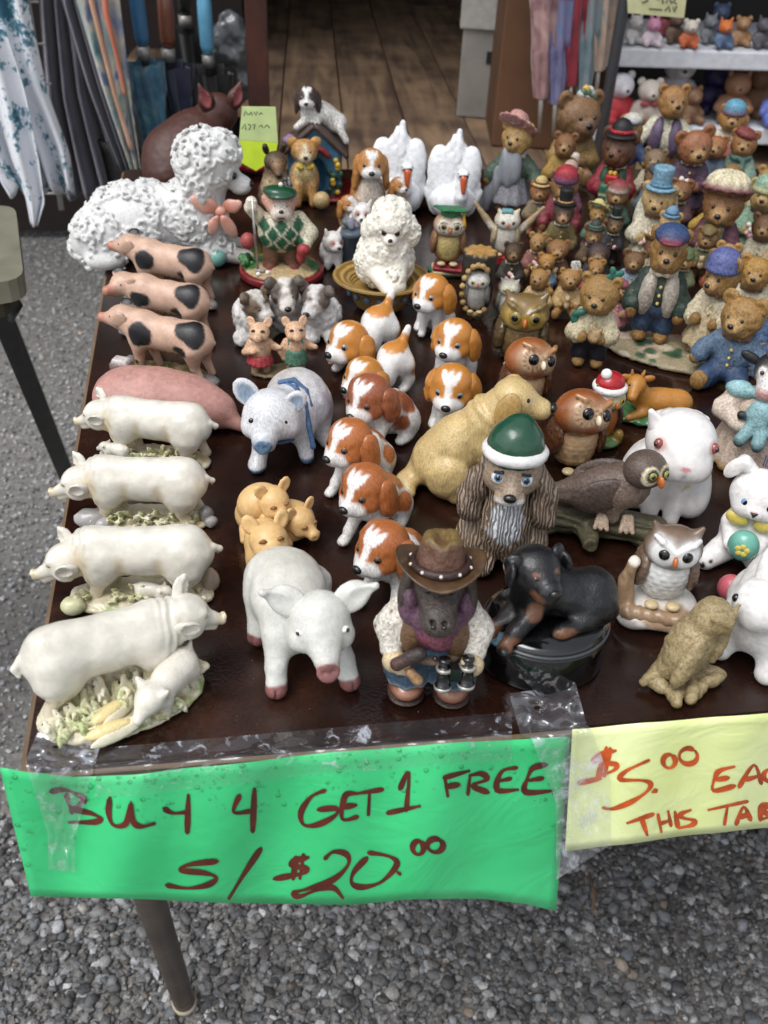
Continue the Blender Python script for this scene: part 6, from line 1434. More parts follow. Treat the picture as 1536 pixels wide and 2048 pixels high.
for i in range(26): rr = random.Random(i); a = rr.choice((-1, 1)); s.pt((a*rr.uniform(2.6, 4.4), rr.uniform(-1.9, .3), rr.uniform(4.8, 8)), .17, rr.choice(['#5f7a5a', '#8c6a5a', '#6f8a66']), soft=.4)
f.add('shirt', s, 'cloth', 76, lambda P, c: .10*fbm(P, 1.3, 2, 3))
s = S('#6b4f36', .3); s.e((-1.5, -.9, 6.2), (1.0, 1.2, 2.1), rot=(0, 6, 0)).e((1.5, -.9, 6.2), (1.0, 1.2, 2.1), rot=(0, -6, 0)); f.add('vest', s, 'resin', 40, dimple(.06, 1.5))
for sx in (-1, 1):
    h = S('#cdb894', .25); hx = sx*2.7; h.e((hx, -2.2, 4.6), (.85, .75, .95))
    for k in range(4): h.l((hx-sx*.3, -2.75, 5.1-.32*k), (hx-sx*.95, -2.75, 4.95-.32*k), .24, .2, k=.08)
    h.l((hx-sx*.1, -2.6, 5.2), (hx-sx*.7, -2.9, 5.5), .24, .2, k=.1); f.add('hand', h, 'resin', 34)
s = S('#5d3f52', .4); s.e((0, -.6, 8.0), (2.3, 1.8, 1.2)).e((0, -1.6, 6.9), (1.6, .7, 1.5), rot=(-10, 0, 0)).e((-1.9, -.5, 8.6), (.7, 1.2, 1.6)).e((1.9, -.5, 8.6), (.7, 1.2, 1.6)); s.pt((0, -2.2, 6.6), (1.6, .8, .9), '#7c4453', soft=.8, n=.4)
f.add('bandana', s, 'cloth', 56, lambda P, c: .09*np.sin(P[:, 0]*2.2+P[:, 2]*3.2))
s = S('#453b35', .5); s.e((0, .1, 10.1), (1.95, 1.9, 2.2)).e((0, -1.6, 9.6), (1.35, 1.6, 1.2)).e((0, -2.9, 9.2), (1.2, 1.25, .95)).t((0, -3.2, 9.4), .7, .13, rot=(60, 0, 0), k=.3)
s.e((-.36, -3.6, 9.7), (.22, .3, .18), sub=True, k=.12).e((.36, -3.6, 9.7), (.22, .3, .18), sub=True, k=.12); s.pt((0, -3, 8.8), (1.1, .6, .4), '#5d524b', soft=1)
f.add('head', s, 'fur', 64, lambda P, c: .05*np.sin(P[:, 2]*7)*np.exp(-((P[:, 1]+2.3)**2)))
for sx in (-1, 1): 
    e = S('#3d322c', .3); e.e((sx*2.05, -.1, 10.3), (.5, .8, .9)).e((sx*2.3, -.4, 9.0), (.45, .85, 1.3)); f.add('ear', e, 'resin', 24); f.eye((sx*.82, -1.75, 10.85), .24, m=False); f.ball('nostril', (sx*.36, -4.0, 9.65), (.2, .12, .15), BLACK)
# hat with rolled brim
V = []; Fs = []; nr, na = 8, 48
for k in range(2):
    for i in range(nr+1):
        for j in range(na):
            th = 2*math.pi*j/na; u = i/nr; rx = 1.55+u*1.5; ry = 1.5+u*1.4
            z = 11.75+1.15*u*u*abs(math.cos(th))**1.5-.28*u*(.5+.5*abs(math.sin(th)))+(.16 if k == 0 else 0); V.append((rx*math.cos(th), -.2+ry*math.sin(th), z))
B_ = (nr+1)*na
for i in range(nr):
    for j in range(na):
        a, b = i*na+j, i*na+(j+1) % na; Fs.append((a, a+na, b+na, b)); Fs.append((B_+a, B_+b, B_+b+na, B_+a+na))
for j in range(na):
    a, b = nr*na+j, nr*na+(j+1) % na; Fs.append((a, B_+a, B_+b, b)); a, b = j, (j+1) % na; Fs.append((a, b, B_+b, B_+a))
HATM = solid('#57402a', .4, .2, var=.35, vs=90, bump=.0004, bs=300)
pymesh('hat_brim', V, Fs, HATM, f.o, True, .01)
s = S('#654636', .5); s.cy((0, -.1, 12.9), 1.8, 1.4, .5, r2=1.3); s.e((0, -.3, 14.5), (.5, 1.5, .65), sub=True, k=.5).e((-1.1, -1.6, 13.8), (.6, .6, 1.0), sub=True, k=.4).e((1.1, -1.6, 13.8), (.6, .6, 1.0), sub=True, k=.4); s.pt((0, 0, 14.3), (2, 2, .4), '#7a6436', soft=1.2, n=.4)
f.add('hat_crown', s, 'resin', 50, dimple(.09, 1.6))
s = S('#3d2a25', .1); s.t((0, -.1, 12.15), 1.83, .3, k=.1); o = f.add('hat_band', s, 'resin', 44)
for j in range(10): f.ball('stud', (1.95*1.07*math.cos(j*.628+.3), -.1+2.08*math.sin(j*.628+.3), 12.25), .13, solid('#d8d3c8', .2, .3), parent=None)
_M = Matrix.Rotation(R(-10), 4, 'X'); _pv = Vector((0, .006, .112))
for _o in [c for c in f.o.children if c.name.split('.')[0] in ('hat_brim', 'hat_crown', 'hat_band', 'stud')]:
    _l = _o.location.copy(); _o.location = _pv+_M.to_3x3()@(_l-_pv)+Vector((0, -.001, -.004)); _o.rotation_euler = (R(-10), 0, 0)
for x, z in ((.75, 4.3), (2.35, 4.6)):
    l = lathe('binocular_tube', [(.5, -1.1), (.58, -1.05), (.58, -.8), (.46, -.75), (.46, .3), (.55, .35), (.55, .6), (.36, .65), (.36, 1.0), (.42, 1.05), (.42, 1.3)], solid('#111012', .25, .5), f.o, 20, c=(x, -3.0, z), rot=(-12, 0, 0), scale=.01)
    for zz_, r_ in ((-1.0, .6), (.5, .57)): lathe('metal_ring', [(r_*.9, zz_-.13), (r_*1.03, zz_-.12), (r_*1.03, zz_+.12), (r_*.9, zz_+.13)], solid('#b9b6ae', .25, 0, .6), l, 20, c=(x, -3.0, z), rot=(-12, 0, 0), scale=.01)
box('binocular_bridge', (.0155, -.03, .0455), (.004, .003, .006), solid('#111012', .25, .5), f.o)
s = S('#4c332a', .15); s.l((-2.5, -2.9, 5.0), (-1.3, -2.8, 5.8), .5, .42).l((-1.6, -2.8, 5.6), (-1.0, -2.8, 6.0), .55, .5, '#2a2525').l((-1.6, -3.0, 4.4), (-1.0, -3.2, 3.8), .35, .4, '#a5815c'); f.add('canteen', s, 'resin', 40)
s = S('#75604f', .1); s.t((0, .2, 4.75), 2.45, .3); f.add('belt', s, 'resin', 44)
for x, z in ((.1, 5.3),): f.ball('button', (x, -2.5, z), .2, solid('#2d2320', .3, .4))
# ------------------------------------------------------------------ three shaggy terriers
f = Fig('terrier_trio_figurine', 'three shaggy grey and white terrier puppies huddled together', 'figurine', 2.2, 83.2, 0, 1.05)
s = S('#cfcdca', .7); s.e((-3.8, .2, 2.4), (2.0, 2.4, 2.2)).e((0, .8, 2.6), (2.0, 2.2, 2.4)).e((3.8, .2, 2.3), (2.3, 2.4, 2.2))
for x in (-5.0, -3.2, 2.6, 4.8): s.e((x, -2.0, .7), (.8, 1.2, .75))
s.pt((0, 1, 3), (2.4, 2.2, 1.6), '#6d645e', soft=.8, n=.4); s.pt((5, 1, 2), (1.4, 2, 1.4), '#8b847e', soft=.9, n=.5); s.pt((-3, 1.5, 3), (1.4, 1.4, 1.2), '#8b847e', soft=.9, n=.5)
f.add('bodies', s, 'wool', 84, curls(.22, 1.5, 4), flat=0.0)
def scruffy(c, yaw, base, mask, r=1.5):
    M = rotm((8, 0, yaw)); C0 = np.array(c)
    def q(x, y, z): return tuple(C0+M@np.array([x, y, z])*r)
    s = S(base, .4*r); s.e(c, r).l(q(0, -.7, -.25), q(0, -1.25, -.4), .6*r, .5*r); s.pt(q(-.7, -.4, .2), (.6*r, .9*r, .8*r), mask, soft=.4, n=.3); s.pt(q(.75, -.3, .3), (.5*r, .9*r, .8*r), mask, soft=.4, n=.3)
    f.add('head', s, 'wool', 46, curls(.1*r, 2.0, 6))
    for sx in (-1, 1):
        e = S(mask, .2); e.e(q(sx*.9, .1, .7), (.42*r, .2*r, .6*r), rot=(0, sx*35, yaw)).e(q(sx*1.15, -.1, .75), (.35*r, .2*r, .4*r), rot=(0, sx*75, yaw)); f.add('ear', e, 'fur', 22)
        f.eye(q(sx*.4, -.9, .1), .15*r, m=False)
    f.ball('nose', q(0, -1.78, -.3), (.26*r, .2*r, .2*r), NOSE)
scruffy((-3.4, -1.4, 4.4), 40, '#c9c4bd', '#6e5d4a'); scruffy((-.2, -.7, 5.4), 5, '#d4cec5', '#5b5148'); scruffy((3.2, -1.2, 4.8), -30, '#d0ccc8', '#635850')
# ------------------------------------------------------------------ white poodle in a straw hat
f = Fig('hat_poodle_figurine', 'white curly poodle puppy sitting in an upturned straw hat', 'figurine', 15.0, 90.6, -10, 1.0)
ST = '#a88646'
def straw():
    if 'straw' in MATS: return MATS['straw']
    m = bpy.data.materials.new('straw'); m.use_nodes = True; nt = m.node_tree; b = nt.nodes['Principled BSDF']; L = nt.links.new
    tc = node(nt, 'ShaderNodeTexCoord'); w = node(nt, 'ShaderNodeTexWave', wave_type='BANDS', bands_direction='Z'); w.inputs['Scale'].default_value = 90; w.inputs['Distortion'].default_value = 1.2; L(tc.outputs['Object'], w.inputs['Vector'])
    nz = node(nt, 'ShaderNodeTexNoise'); nz.inputs['Scale'].default_value = 500; L(tc.outputs['Object'], nz.inputs['Vector'])
    ad = node(nt, 'ShaderNodeMath', operation='MULTIPLY'); L(w.outputs['Fac'], ad.inputs[0]); L(nz.outputs['Fac'], ad.inputs[1])
    cr = node(nt, 'ShaderNodeValToRGB'); cr.color_ramp.elements[0].color = (*H('#765a2a'), 1); cr.color_ramp.elements[1].color = (*H('#c4a360'), 1); cr.color_ramp.elements[1].position = .6
    L(ad.outputs[0], cr.inputs['Fac']); L(cr.outputs[0], b.inputs['Base Color']); b.inputs['Roughness'].default_value = .4
    bp = node(nt, 'ShaderNodeBump'); bp.inputs['Distance'].default_value = .001; L(ad.outputs[0], bp.inputs['Height']); L(bp.outputs[0], b.inputs['Normal']); MATS['straw'] = m
    return m
prof = [(.3, 0.02), (2.6, .05), (3.2, .5), (3.9, 2.0), (4.2, 3.0), (5.2, 3.5), (6.0, 3.9), (6.15, 4.1), (6.0, 4.3), (5.2, 4.1), (4.0, 3.6), (3.4, 2.6), (.3, 2.4)]
lathe('straw_hat', prof, straw(), f.o, 48, scale=.01, sy=.92)
for j in range(16): f.ball('hat_flower', (4.25*math.cos(j*.3927), 3.95*math.sin(j*.3927), 2.35), (.42, .3, .42), solid('#5e7088', .4), rot=(0, 0, 90+math.degrees(j*.3927)), seg=10)
CW = '#e9e5d8'
s = S(CW, .8); s.e((.2, .4, 6.2), (3.6, 3.0, 3.6)).e((.6, -.4, 8.0), (2.6, 2.3, 2.6)).l((2.0, -1.6, 6.2), (2.2, -3.6, 4.4), 1.1, .9).l((-1.0, -1.6, 5.6), (1.2, -4.6, 4.2), 1.1, .9).e((.9, -.6, 11.2), (2.4, 2.2, 2.1)).e((.9, -.2, 12.4), (2.1, 2.0, 1.6)).e((-1.5, -.4, 10.2), (1.0, 1.1, 1.7)).e((3.3, -.4, 10.2), (1.0, 1.1, 1.7))
curl_coat(s, [((.2, .4, 6.2), (3.6, 3.0, 3.6)), ((.6, -.4, 8.0), (2.6, 2.3, 2.6)), ((.9, -.6, 11.2), (2.4, 2.2, 2.1)), ((.9, -.2, 12.4), (2.1, 2.0, 1.6)), ((-1.5, -.4, 10.2), (1.0, 1.1, 1.7)), ((3.3, -.4, 10.2), (1.0, 1.1, 1.7)), ((1.6, -2.6, 5.2), (1.2, 1.6, 1.2))], random.Random(5), 520, .42, .16, CW); f.cell *= .6
f.add('coat', s, 'wool', 130, fast=True); f.cell /= .6
s = S('#ebe7dc', .4); s.e((.9, -2.0, 10.3), (1.35, 1.0, 1.25)).e((.9, -2.9, 9.8), (.8, .75, .6)); s.pt((.9, -3.4, 9.45), (.5, .4, .07), '#3a302b', soft=.6); f.add('face', s, 'porcelain', 36)
for x in (.15, 1.65): f.ball('eye', (x, -2.85, 10.75), (.36, .22, .38), BLACK)
f.ball('nose', (.9, -3.65, 10.1), (.3, .2, .24), NOSE)
# ------------------------------------------------------------------ bulldog golfer
f = Fig('golfer_figurine', 'bulldog golfer in a green cap and argyle sweater leaning on his club', 'figurine', 2.2, 95.8, 0, 1.04)
s = S('#7a2326', .2); s.cy((0, 0, .5), 5.1, .5, .15); f.add('base', s, 'ceramic', 44, flat=0.0)
s = S('#b9a27a', .3); s.e((0, 0, 1.0), (4.6, 4.4, .5)); s.pt((0, 1.6, 1), (4.2, 2.2, 1), '#41683c', soft=.3, n=.3); s.pt((-4, .5, 1), (1.4, 2, 1), '#4a7a44', soft=.3, n=.3); s.pt((4, 0, 1), (1.2, 2, 1), '#3d6a42', soft=.3, n=.3); f.add('turf', s, 'resin', 40, dimple(.1, 2.5))
s = S('#6b4a34', .5); s.l((-1.0, 0, 3.6), (-1.4, -.4, 1.2), 1.2, .9).l((1.0, 0, 3.6), (1.4, -.4, 1.2), 1.2, .9).e((-1.5, -1.1, 1.1), (.7, 1.2, .5), '#7d2b2c').e((1.5, -1.1, 1.1), (.7, 1.2, .5), '#7d2b2c'); f.add('trousers', s, 'cloth', 40)
SW = '#d8d0b6'
s = S(SW, .5); s.e((0, 0, 5.4), (2.7, 2.2, 2.5)); s.l((-2.1, 0, 6.8), (-3.4, -.4, 8.4), .9, .8).l((2.1, 0, 6.8), (3.4, -.6, 5.4), 1.0, .9).l((3.4, -.6, 5.4), (2.7, -1.8, 4.2), .85, .7)
for i in range(-2, 3):
    for j in range(-1, 3):
        if (i+j) % 2 == 0: s.pt((i*1.0, -1.8+.3*abs(i)**1.5, 5.2+j*.95-.5), (.75, 1.2, .95), '#1f5a3c', rot='diamond', soft=.1)
f.add('sweater', s, 'cloth', 70)
s = S('#cf9a86', .35); s.e((0, -.3, 8.7), (1.75, 1.6, 1.5)).e((0, -1.5, 8.2), (1.15, .9, .8), '#e2d6c8').e((-.6, -1.6, 7.8), (.6, .6, .6), '#e2d6c8').e((.6, -1.6, 7.8), (.6, .6, .6), '#e2d6c8').e((-1.7, -.1, 9.2), (.5, .35, .7)).e((1.7, -.1, 9.2), (.5, .35, .7)); s.pt((0, -1.2, 8.7), (.9, 1.2, .9), '#e4dacd', soft=.4); s.pt((0, -2.2, 7.7), (.5, .4, .12), '#5c2e2a', soft=.5); f.add('head', s, 'resin', 50)
f.eye((.6, -1.65, 8.9), .2); f.ball('nose', (0, -2.3, 8.5), (.3, .2, .22), NOSE)
s = S('#1d4a33', .4); s.e((0, -.4, 10.2), (2.0, 2.0, .75), rot=(-10, 6, 0)).e((0, -1.7, 9.95), (1.4, 1.0, .25), rot=(-12, 0, 0)); f.add('cap', s, 'ceramic', 40); f.ball('cap_button', (.1, -.4, 11.0), .28, solid('#dad4c4', .4))
s = S('#dfd6c6', .15); s.e((-3.3, -.7, 9.0), (.7, .6, .8)); 
for k in range(4): s.l((-3.6, -1.1, 9.4-.3*k), (-2.9, -1.25, 9.4-.3*k), .2, k=.05)
f.add('hand', s, 'resin', 26); s = S('#a23c3e', .2); s.e((2.5, -2.3, 4.0), (.8, .75, .75)).e((2.2, -2.0, 3.1), (.55, .55, .9)); f.add('glove', s, 'resin', 26)
tube('golf_club', [(-3.2, -1.2, 9.6), (-3.1, -1.6, 6), (-2.9, -2.2, 1.6)], .16, solid('#a9a7a0', .25, .2, .7), f.o, 10, .01); s = S('#8d8a84'); s.e((-2.6, -2.4, 1.5), (.6, .3, .3)); f.add('club_head', s, 'ceramic', 16)
for c in ((-1.8, -2.9, 1.5), (-2.9, -3.1, 1.4)): f.ball('golf_ball', c, .27, solid('#e8e6e0', .3))
s = S('#3f6d3c', .1)
for i in range(16): rr = random.Random(i); s.e((-4.1+rr.uniform(-.8, .6), rr.uniform(-1.2, 1.6), 1.4+rr.random()*.8), rr.uniform(.25, .45), rr.choice(['#3f7a44', '#5b9a5c', '#2f5b34']))
f.add('shrub', s, 'resin', 34)
s = S('#a54c48'); s.e((-3.9, .4, 4.1), (.9, .9, 1.0)); f.add('golf_bag', s, 'resin', 20)
# ------------------------------------------------------------------ collie
f = Fig('collie_figurine', 'dark collie dog sitting behind the golfer, wearing a plaid scarf', 'figurine', 3.4, 111.0, 10, 1.08)
s = S('#5a4636', .7); s.e((0, .8, 3.4), (2.3, 2.4, 3.2)).e((0, -.6, 4.8), (1.9, 1.7, 2.4), '#cbb28a').l((0, 0, 6), (0, -.3, 7.6), 1.6, 1.4); s.l((-.9, -1.2, 3.4), (-.9, -1.6, .5), .7, .55).l((.9, -1.2, 3.4), (.9, -1.6, .5), .7, .55); f.add('body', s, 'fur', 48, dimple(.12, 2), flat=0.0)
s = S('#54422f', .4); s.e((0, -.5, 8.5), (1.6, 1.5, 1.35)).l((0, -1.4, 8.2), (-.2, -3.2, 7.5), .95, .55, '#6b4f34'); s.pt((0, -1.8, 8.6), (.9, 1, .6), '#8a6a46', soft=.8, n=.3); s.pt((-1.4, 0, 7.8), (.8, 1.4, 1), '#3a332e', soft=.8); f.add('head', s, 'fur', 44)
for sx in (-1, 1): e = S('#3f3329', .2); e.e((sx*1.2, .1, 10.0), (.45, .3, .9), rot=(20, sx*20, 0)).e((sx*1.35, -.3, 10.5), (.35, .3, .35)); f.add('ear', e, 'fur', 20); f.eye((sx*.62, -1.75, 8.85), .18, m=False)
f.ball('nose', (-.22, -3.7, 7.6), (.35, .25, .28), NOSE)
s = S('#d8d8d4', .1); s.e((1.1, -2.0, 5.4), (.9, .35, 1.5)); 
for i in range(4): s.pt((1.1, -2.2, 4.3+i*.7), (1, .8, .1), '#17171a', soft=.4)
for i in range(3): s.pt((.6+i*.5, -2.2, 5.4), (.1, .8, 2), '#17171a', soft=.4)
f.add('plaid_scarf', s, 'cloth', 34)
# ------------------------------------------------------------------ tan bear cub between collie and dog house
f = Fig('dog_cub_figurine', 'tan puppy with round ears and a yellow bow beside the collie', 'figurine', 8.2, 114.6, 0, 1.15)
s = S('#c0935a', .5); s.e((0, .6, 3.0), (2.0, 1.9, 2.8)).e((0, -.6, 4.4), (1.4, 1.2, 1.6), '#d8c38e').l((-.9, -1, 2.8), (-1, -1.5, .5), .65, .5).l((.9, -1, 2.8), (1, -1.5, .5), .65, .5); f.add('body', s, 'fur', 44, flat=0.0)
s = S('#b98a4e', .4); s.e((0, -.3, 6.9), (1.7, 1.5, 1.5)).e((0, -1.5, 6.4), (.85, .8, .7), '#e0d2ae'); s.pt((0, -1.6, 7.3), (.35, .8, .9), '#e0d2ae', soft=.4); f.add('head', s, 'fur', 40, dimple(.06, 2))
for sx in (-1, 1): e = S('#b98a4e'); e.e((sx*1.5, .1, 7.9), (.75, .4, .7)); f.add('ear', e, 'fur', 18); f.eye((sx*.6, -1.55, 7.1), .19, m=False)
f.ball('nose', (0, -2.3, 6.6), (.3, .22, .24), NOSE); s = S('#d2b83e', .2); s.e((-.7, -1.7, 5.3), (.6, .3, .35), rot=(0, 20, 0)).e((.7, -1.7, 5.3), (.6, .3, .35), rot=(0, -20, 0)); f.add('bow', s, 'cloth', 20)
s = S('#c9ae7c', .2); s.e((2.0, -2.4, 1.3), 1.1); f.add('ball_toy', s, 'resin', 20)
# ------------------------------------------------------------------ spaniel on its blue dog house
f = Fig('doghouse_figurine', 'brown and white spaniel lying on the roof of a blue dog house', 'figurine', 9.8, 120.5, -6, 1.06)
s = S('#3b6f8c', .05); s.bx((0, 0, 3.2), (3.8, 3.2, 3.2), .1).bx((0, 0, 6.3), (2.7, 3.15, 2.7), .1, rot=(0, 45, 0)); s.e((0, -3.3, 3.2), (1.7, 1.6, 2.6), '#191512', sub=True, k=.05); f.add('house', s, 'resin', 56, flat=0.0)
for sx in (-1, 1):
    s = S('#4e3d36', .05); s.bx((sx*2.35, 0, 8.0), (3.1, 3.7, .3), .08, rot=(0, sx*42, 0)); f.add('roof_panel', s, 'resin', 34, lambda P, c: .05*np.sin(P[:, 1]*5))
s = S('#8d2a2c', .1); s.ln([(-1.9, -3.35, 6.1, .4), (-1.0, -3.4, 6.9, .42), (0, -3.42, 7.1, .42), (1.0, -3.4, 6.9, .42), (1.9, -3.35, 6.1, .4)]); f.add('name_board', s, 'resin', 36)
s = S('#d9d6d0', .5); s.e((1.2, .3, 10.8), (2.6, 1.5, 1.5), rot=(0, 28, 0)).e((3.0, .3, 9.6), (1.5, 1.4, 1.4)).e((-.9, -.4, 11.2), (1.3, 1.2, 1.4)); s.l((-.9, -1, 10.4), (-2.5, -1.6, 9.3), .7, .5).l((.2, -1.2, 10.4), (.1, -2.2, 9.6), .7, .55).l((3.4, -.8, 9.2), (4.4, -1.4, 7.6), .6, .45).pt((2.2, .4, 12.0), (1.6, 1.2, .6), '#b5afa8', soft=1.0, n=.4); s.pt((-1.5, .4, 11), (1, 1.2, 1.2), '#5d4a45', soft=.5, n=.3)
f.add('dog_body', s, 'fur', 50)
pup_head(f, (-1.0, -1.0, 13.3), -4, 6, 0, 1.35, '#44332f', mat='resin', res=40, earlen=1.5)
s = S('#80698c', .1)
for i in range(14): rr = random.Random(i+3); s.e((-3.4+rr.uniform(-.8, .8), -2.9+rr.uniform(-.4, .4), 7.6+rr.uniform(-.8, .9)), rr.uniform(.3, .5), rr.choice(['#8a6f9c', '#6f5a84', '#a58ab0']))
f.add('lilac_flowers', s, 'resin', 30)
for i in range(7): rr = random.Random(i+30); f.ball('yellow_bud', (3.2+rr.uniform(-.7, .7), -3.4+rr.uniform(-.4, .3), 2+rr.uniform(-1, 3.6)), rr.uniform(.25, .45), solid('#c9a63c', .4), seg=8)
s = S('#27402f', .1)
for i in range(16): rr = random.Random(i+60); s.e((2.9+rr.uniform(-1, .9), -3.3+rr.uniform(-.3, .3), 1.2+rr.uniform(-.6, 2.6)), (rr.uniform(.3, .5), .25, rr.uniform(.3, .6)), rr.choice(['#2f5238', '#1f3328', '#3c5f40']))
f.add('leaves', s, 'resin', 34)
s = S('#7a2022', .1); s.bx((.3, -.8, .3), (5.2, 4.4, .3), .15); f.add('base', s, 'ceramic', 34, flat=0.0)
# ------------------------------------------------------------------ basset with pups
f = Fig('basset_family_figurine', 'tan basset hound with two puppies beside the swans', 'figurine', 17.0, 112.6, -4, 1.06)
BT = '#b98045'
s = S(BT, .7); s.e((-.2, .8, 3.6), (2.4, 2.2, 3.4)).e((0, -.6, 4.4), (1.6, 1.3, 2.4), '#e2d8c8').l((-.9, -1.0, 3.6), (-1.0, -1.6, .5), .75, .6, '#e2d8c8').l((.9, -1.0, 3.6), (1.0, -1.6, .5), .75, .6, '#e2d8c8'); f.add('body', s, 'fur', 44, flat=0.0)
pup_head(f, (0, -.8, 8.5), -2, 4, 0, 1.75, BT, mat='resin', res=46, earlen=1.7)
for i, (x, y, z, rr, yw) in enumerate(((3.6, -.6, 5.6, 1.0, 40), (-3.0, -1.6, 3.4, 1.05, 30))):
    s = S(BT, .4); s.e((x, y+.6, z-2.2), (1.2, 1.2, 1.9)).l((x-.4, y-.3, z-2.4), (x-.4, y-.6, .4), .45, .35, '#e2d8c8').l((x+.4, y-.3, z-2.4), (x+.4, y-.6, .4), .45, .35, '#e2d8c8'); s.pt((x, y-.6, z-1.8), (.7, .8, 1.2), '#e2d8c8', soft=.5); f.add('puppy', s, 'fur', 30, flat=0.0)
    pup_head(f, (x, y, z), yw, 0, 0, rr, BT, mat='resin', res=34, earlen=1.5)
# ------------------------------------------------------------------ white terriers with a flower pot
f = Fig('terrier_pot_figurine', 'two small white terriers around a blue grey flower pot', 'figurine', 11.0, 101.0, 0, 1.08)
for (x, y, z, yw) in ((-1.9, -1.4, 2.9, 20), (1.8, .6, 5.6, -10)):
    s = S('#dcd8d4', .4); s.e((x, y+.8, z-1.2), (1.5, 1.6, 1.7)); s.l((x-.6, y-.3, z-1.4), (x-.7, y-.7, max(z-2.7, .3)), .5, .4).l((x+.6, y-.3, z-1.4), (x+.7, y-.7, max(z-2.7, .3)), .5, .4)
    if z > 4: s.e((x, y+.8, 2.0), (1.7, 1.7, 2.2), '#7e7670')
    f.add('dog_body', s, 'wool', 36, curls(.1, 2, 3), flat=0.0)
    M = rotm((0, 0, yw)); C0 = np.array((x, y-.2, z+.3))
    def q(a, b, c): return tuple(C0+M@np.array([a, b, c]))
    s = S('#e0dcd8', .3); s.e(tuple(C0), 1.25).e(q(0, -1.0, -.3), (.7, .7, .6)); s.pt(q(.5, -1.0, .2), (.36, .4, .4), '#a86a5c', soft=.6); s.pt(q(-.5, -1.0, .2), (.36, .4, .4), '#a86a5c', soft=.6); f.add('head', s, 'wool', 34, curls(.07, 2.5, 3))
    for sx in (-1, 1): e = S('#d6cfca', .1); e.l(q(sx*.75, 0, .9), q(sx*1.0, 0, 1.7), .4, .1); f.add('ear', e, 'wool', 16); f.eye(q(sx*.42, -1.15, .2), .16, m=False)
    f.ball('nose', q(0, -1.7, -.2), (.24, .18, .18), NOSE)
lathe('flower_pot', [(.9, 0), (1.0, .1), (1.3, 3.6), (1.5, 3.7), (1.5, 4.3), (1.2, 4.35)], solid('#56636e', .45, .1, var=.3), f.o, 20, c=(.4, -1.2, .2), scale=.01)
s = S('#756a8c', .1)
for i in range(10): rr = random.Random(i+9); s.e((.4+rr.uniform(-1, 1), -1.2+rr.uniform(-.7, .7), 4.8+rr.uniform(0, .8)), rr.uniform(.25, .45), rr.choice(['#7d7299', '#4f6a4a', '#9a8fae']))
f.add('pot_flowers', s, 'resin', 26)
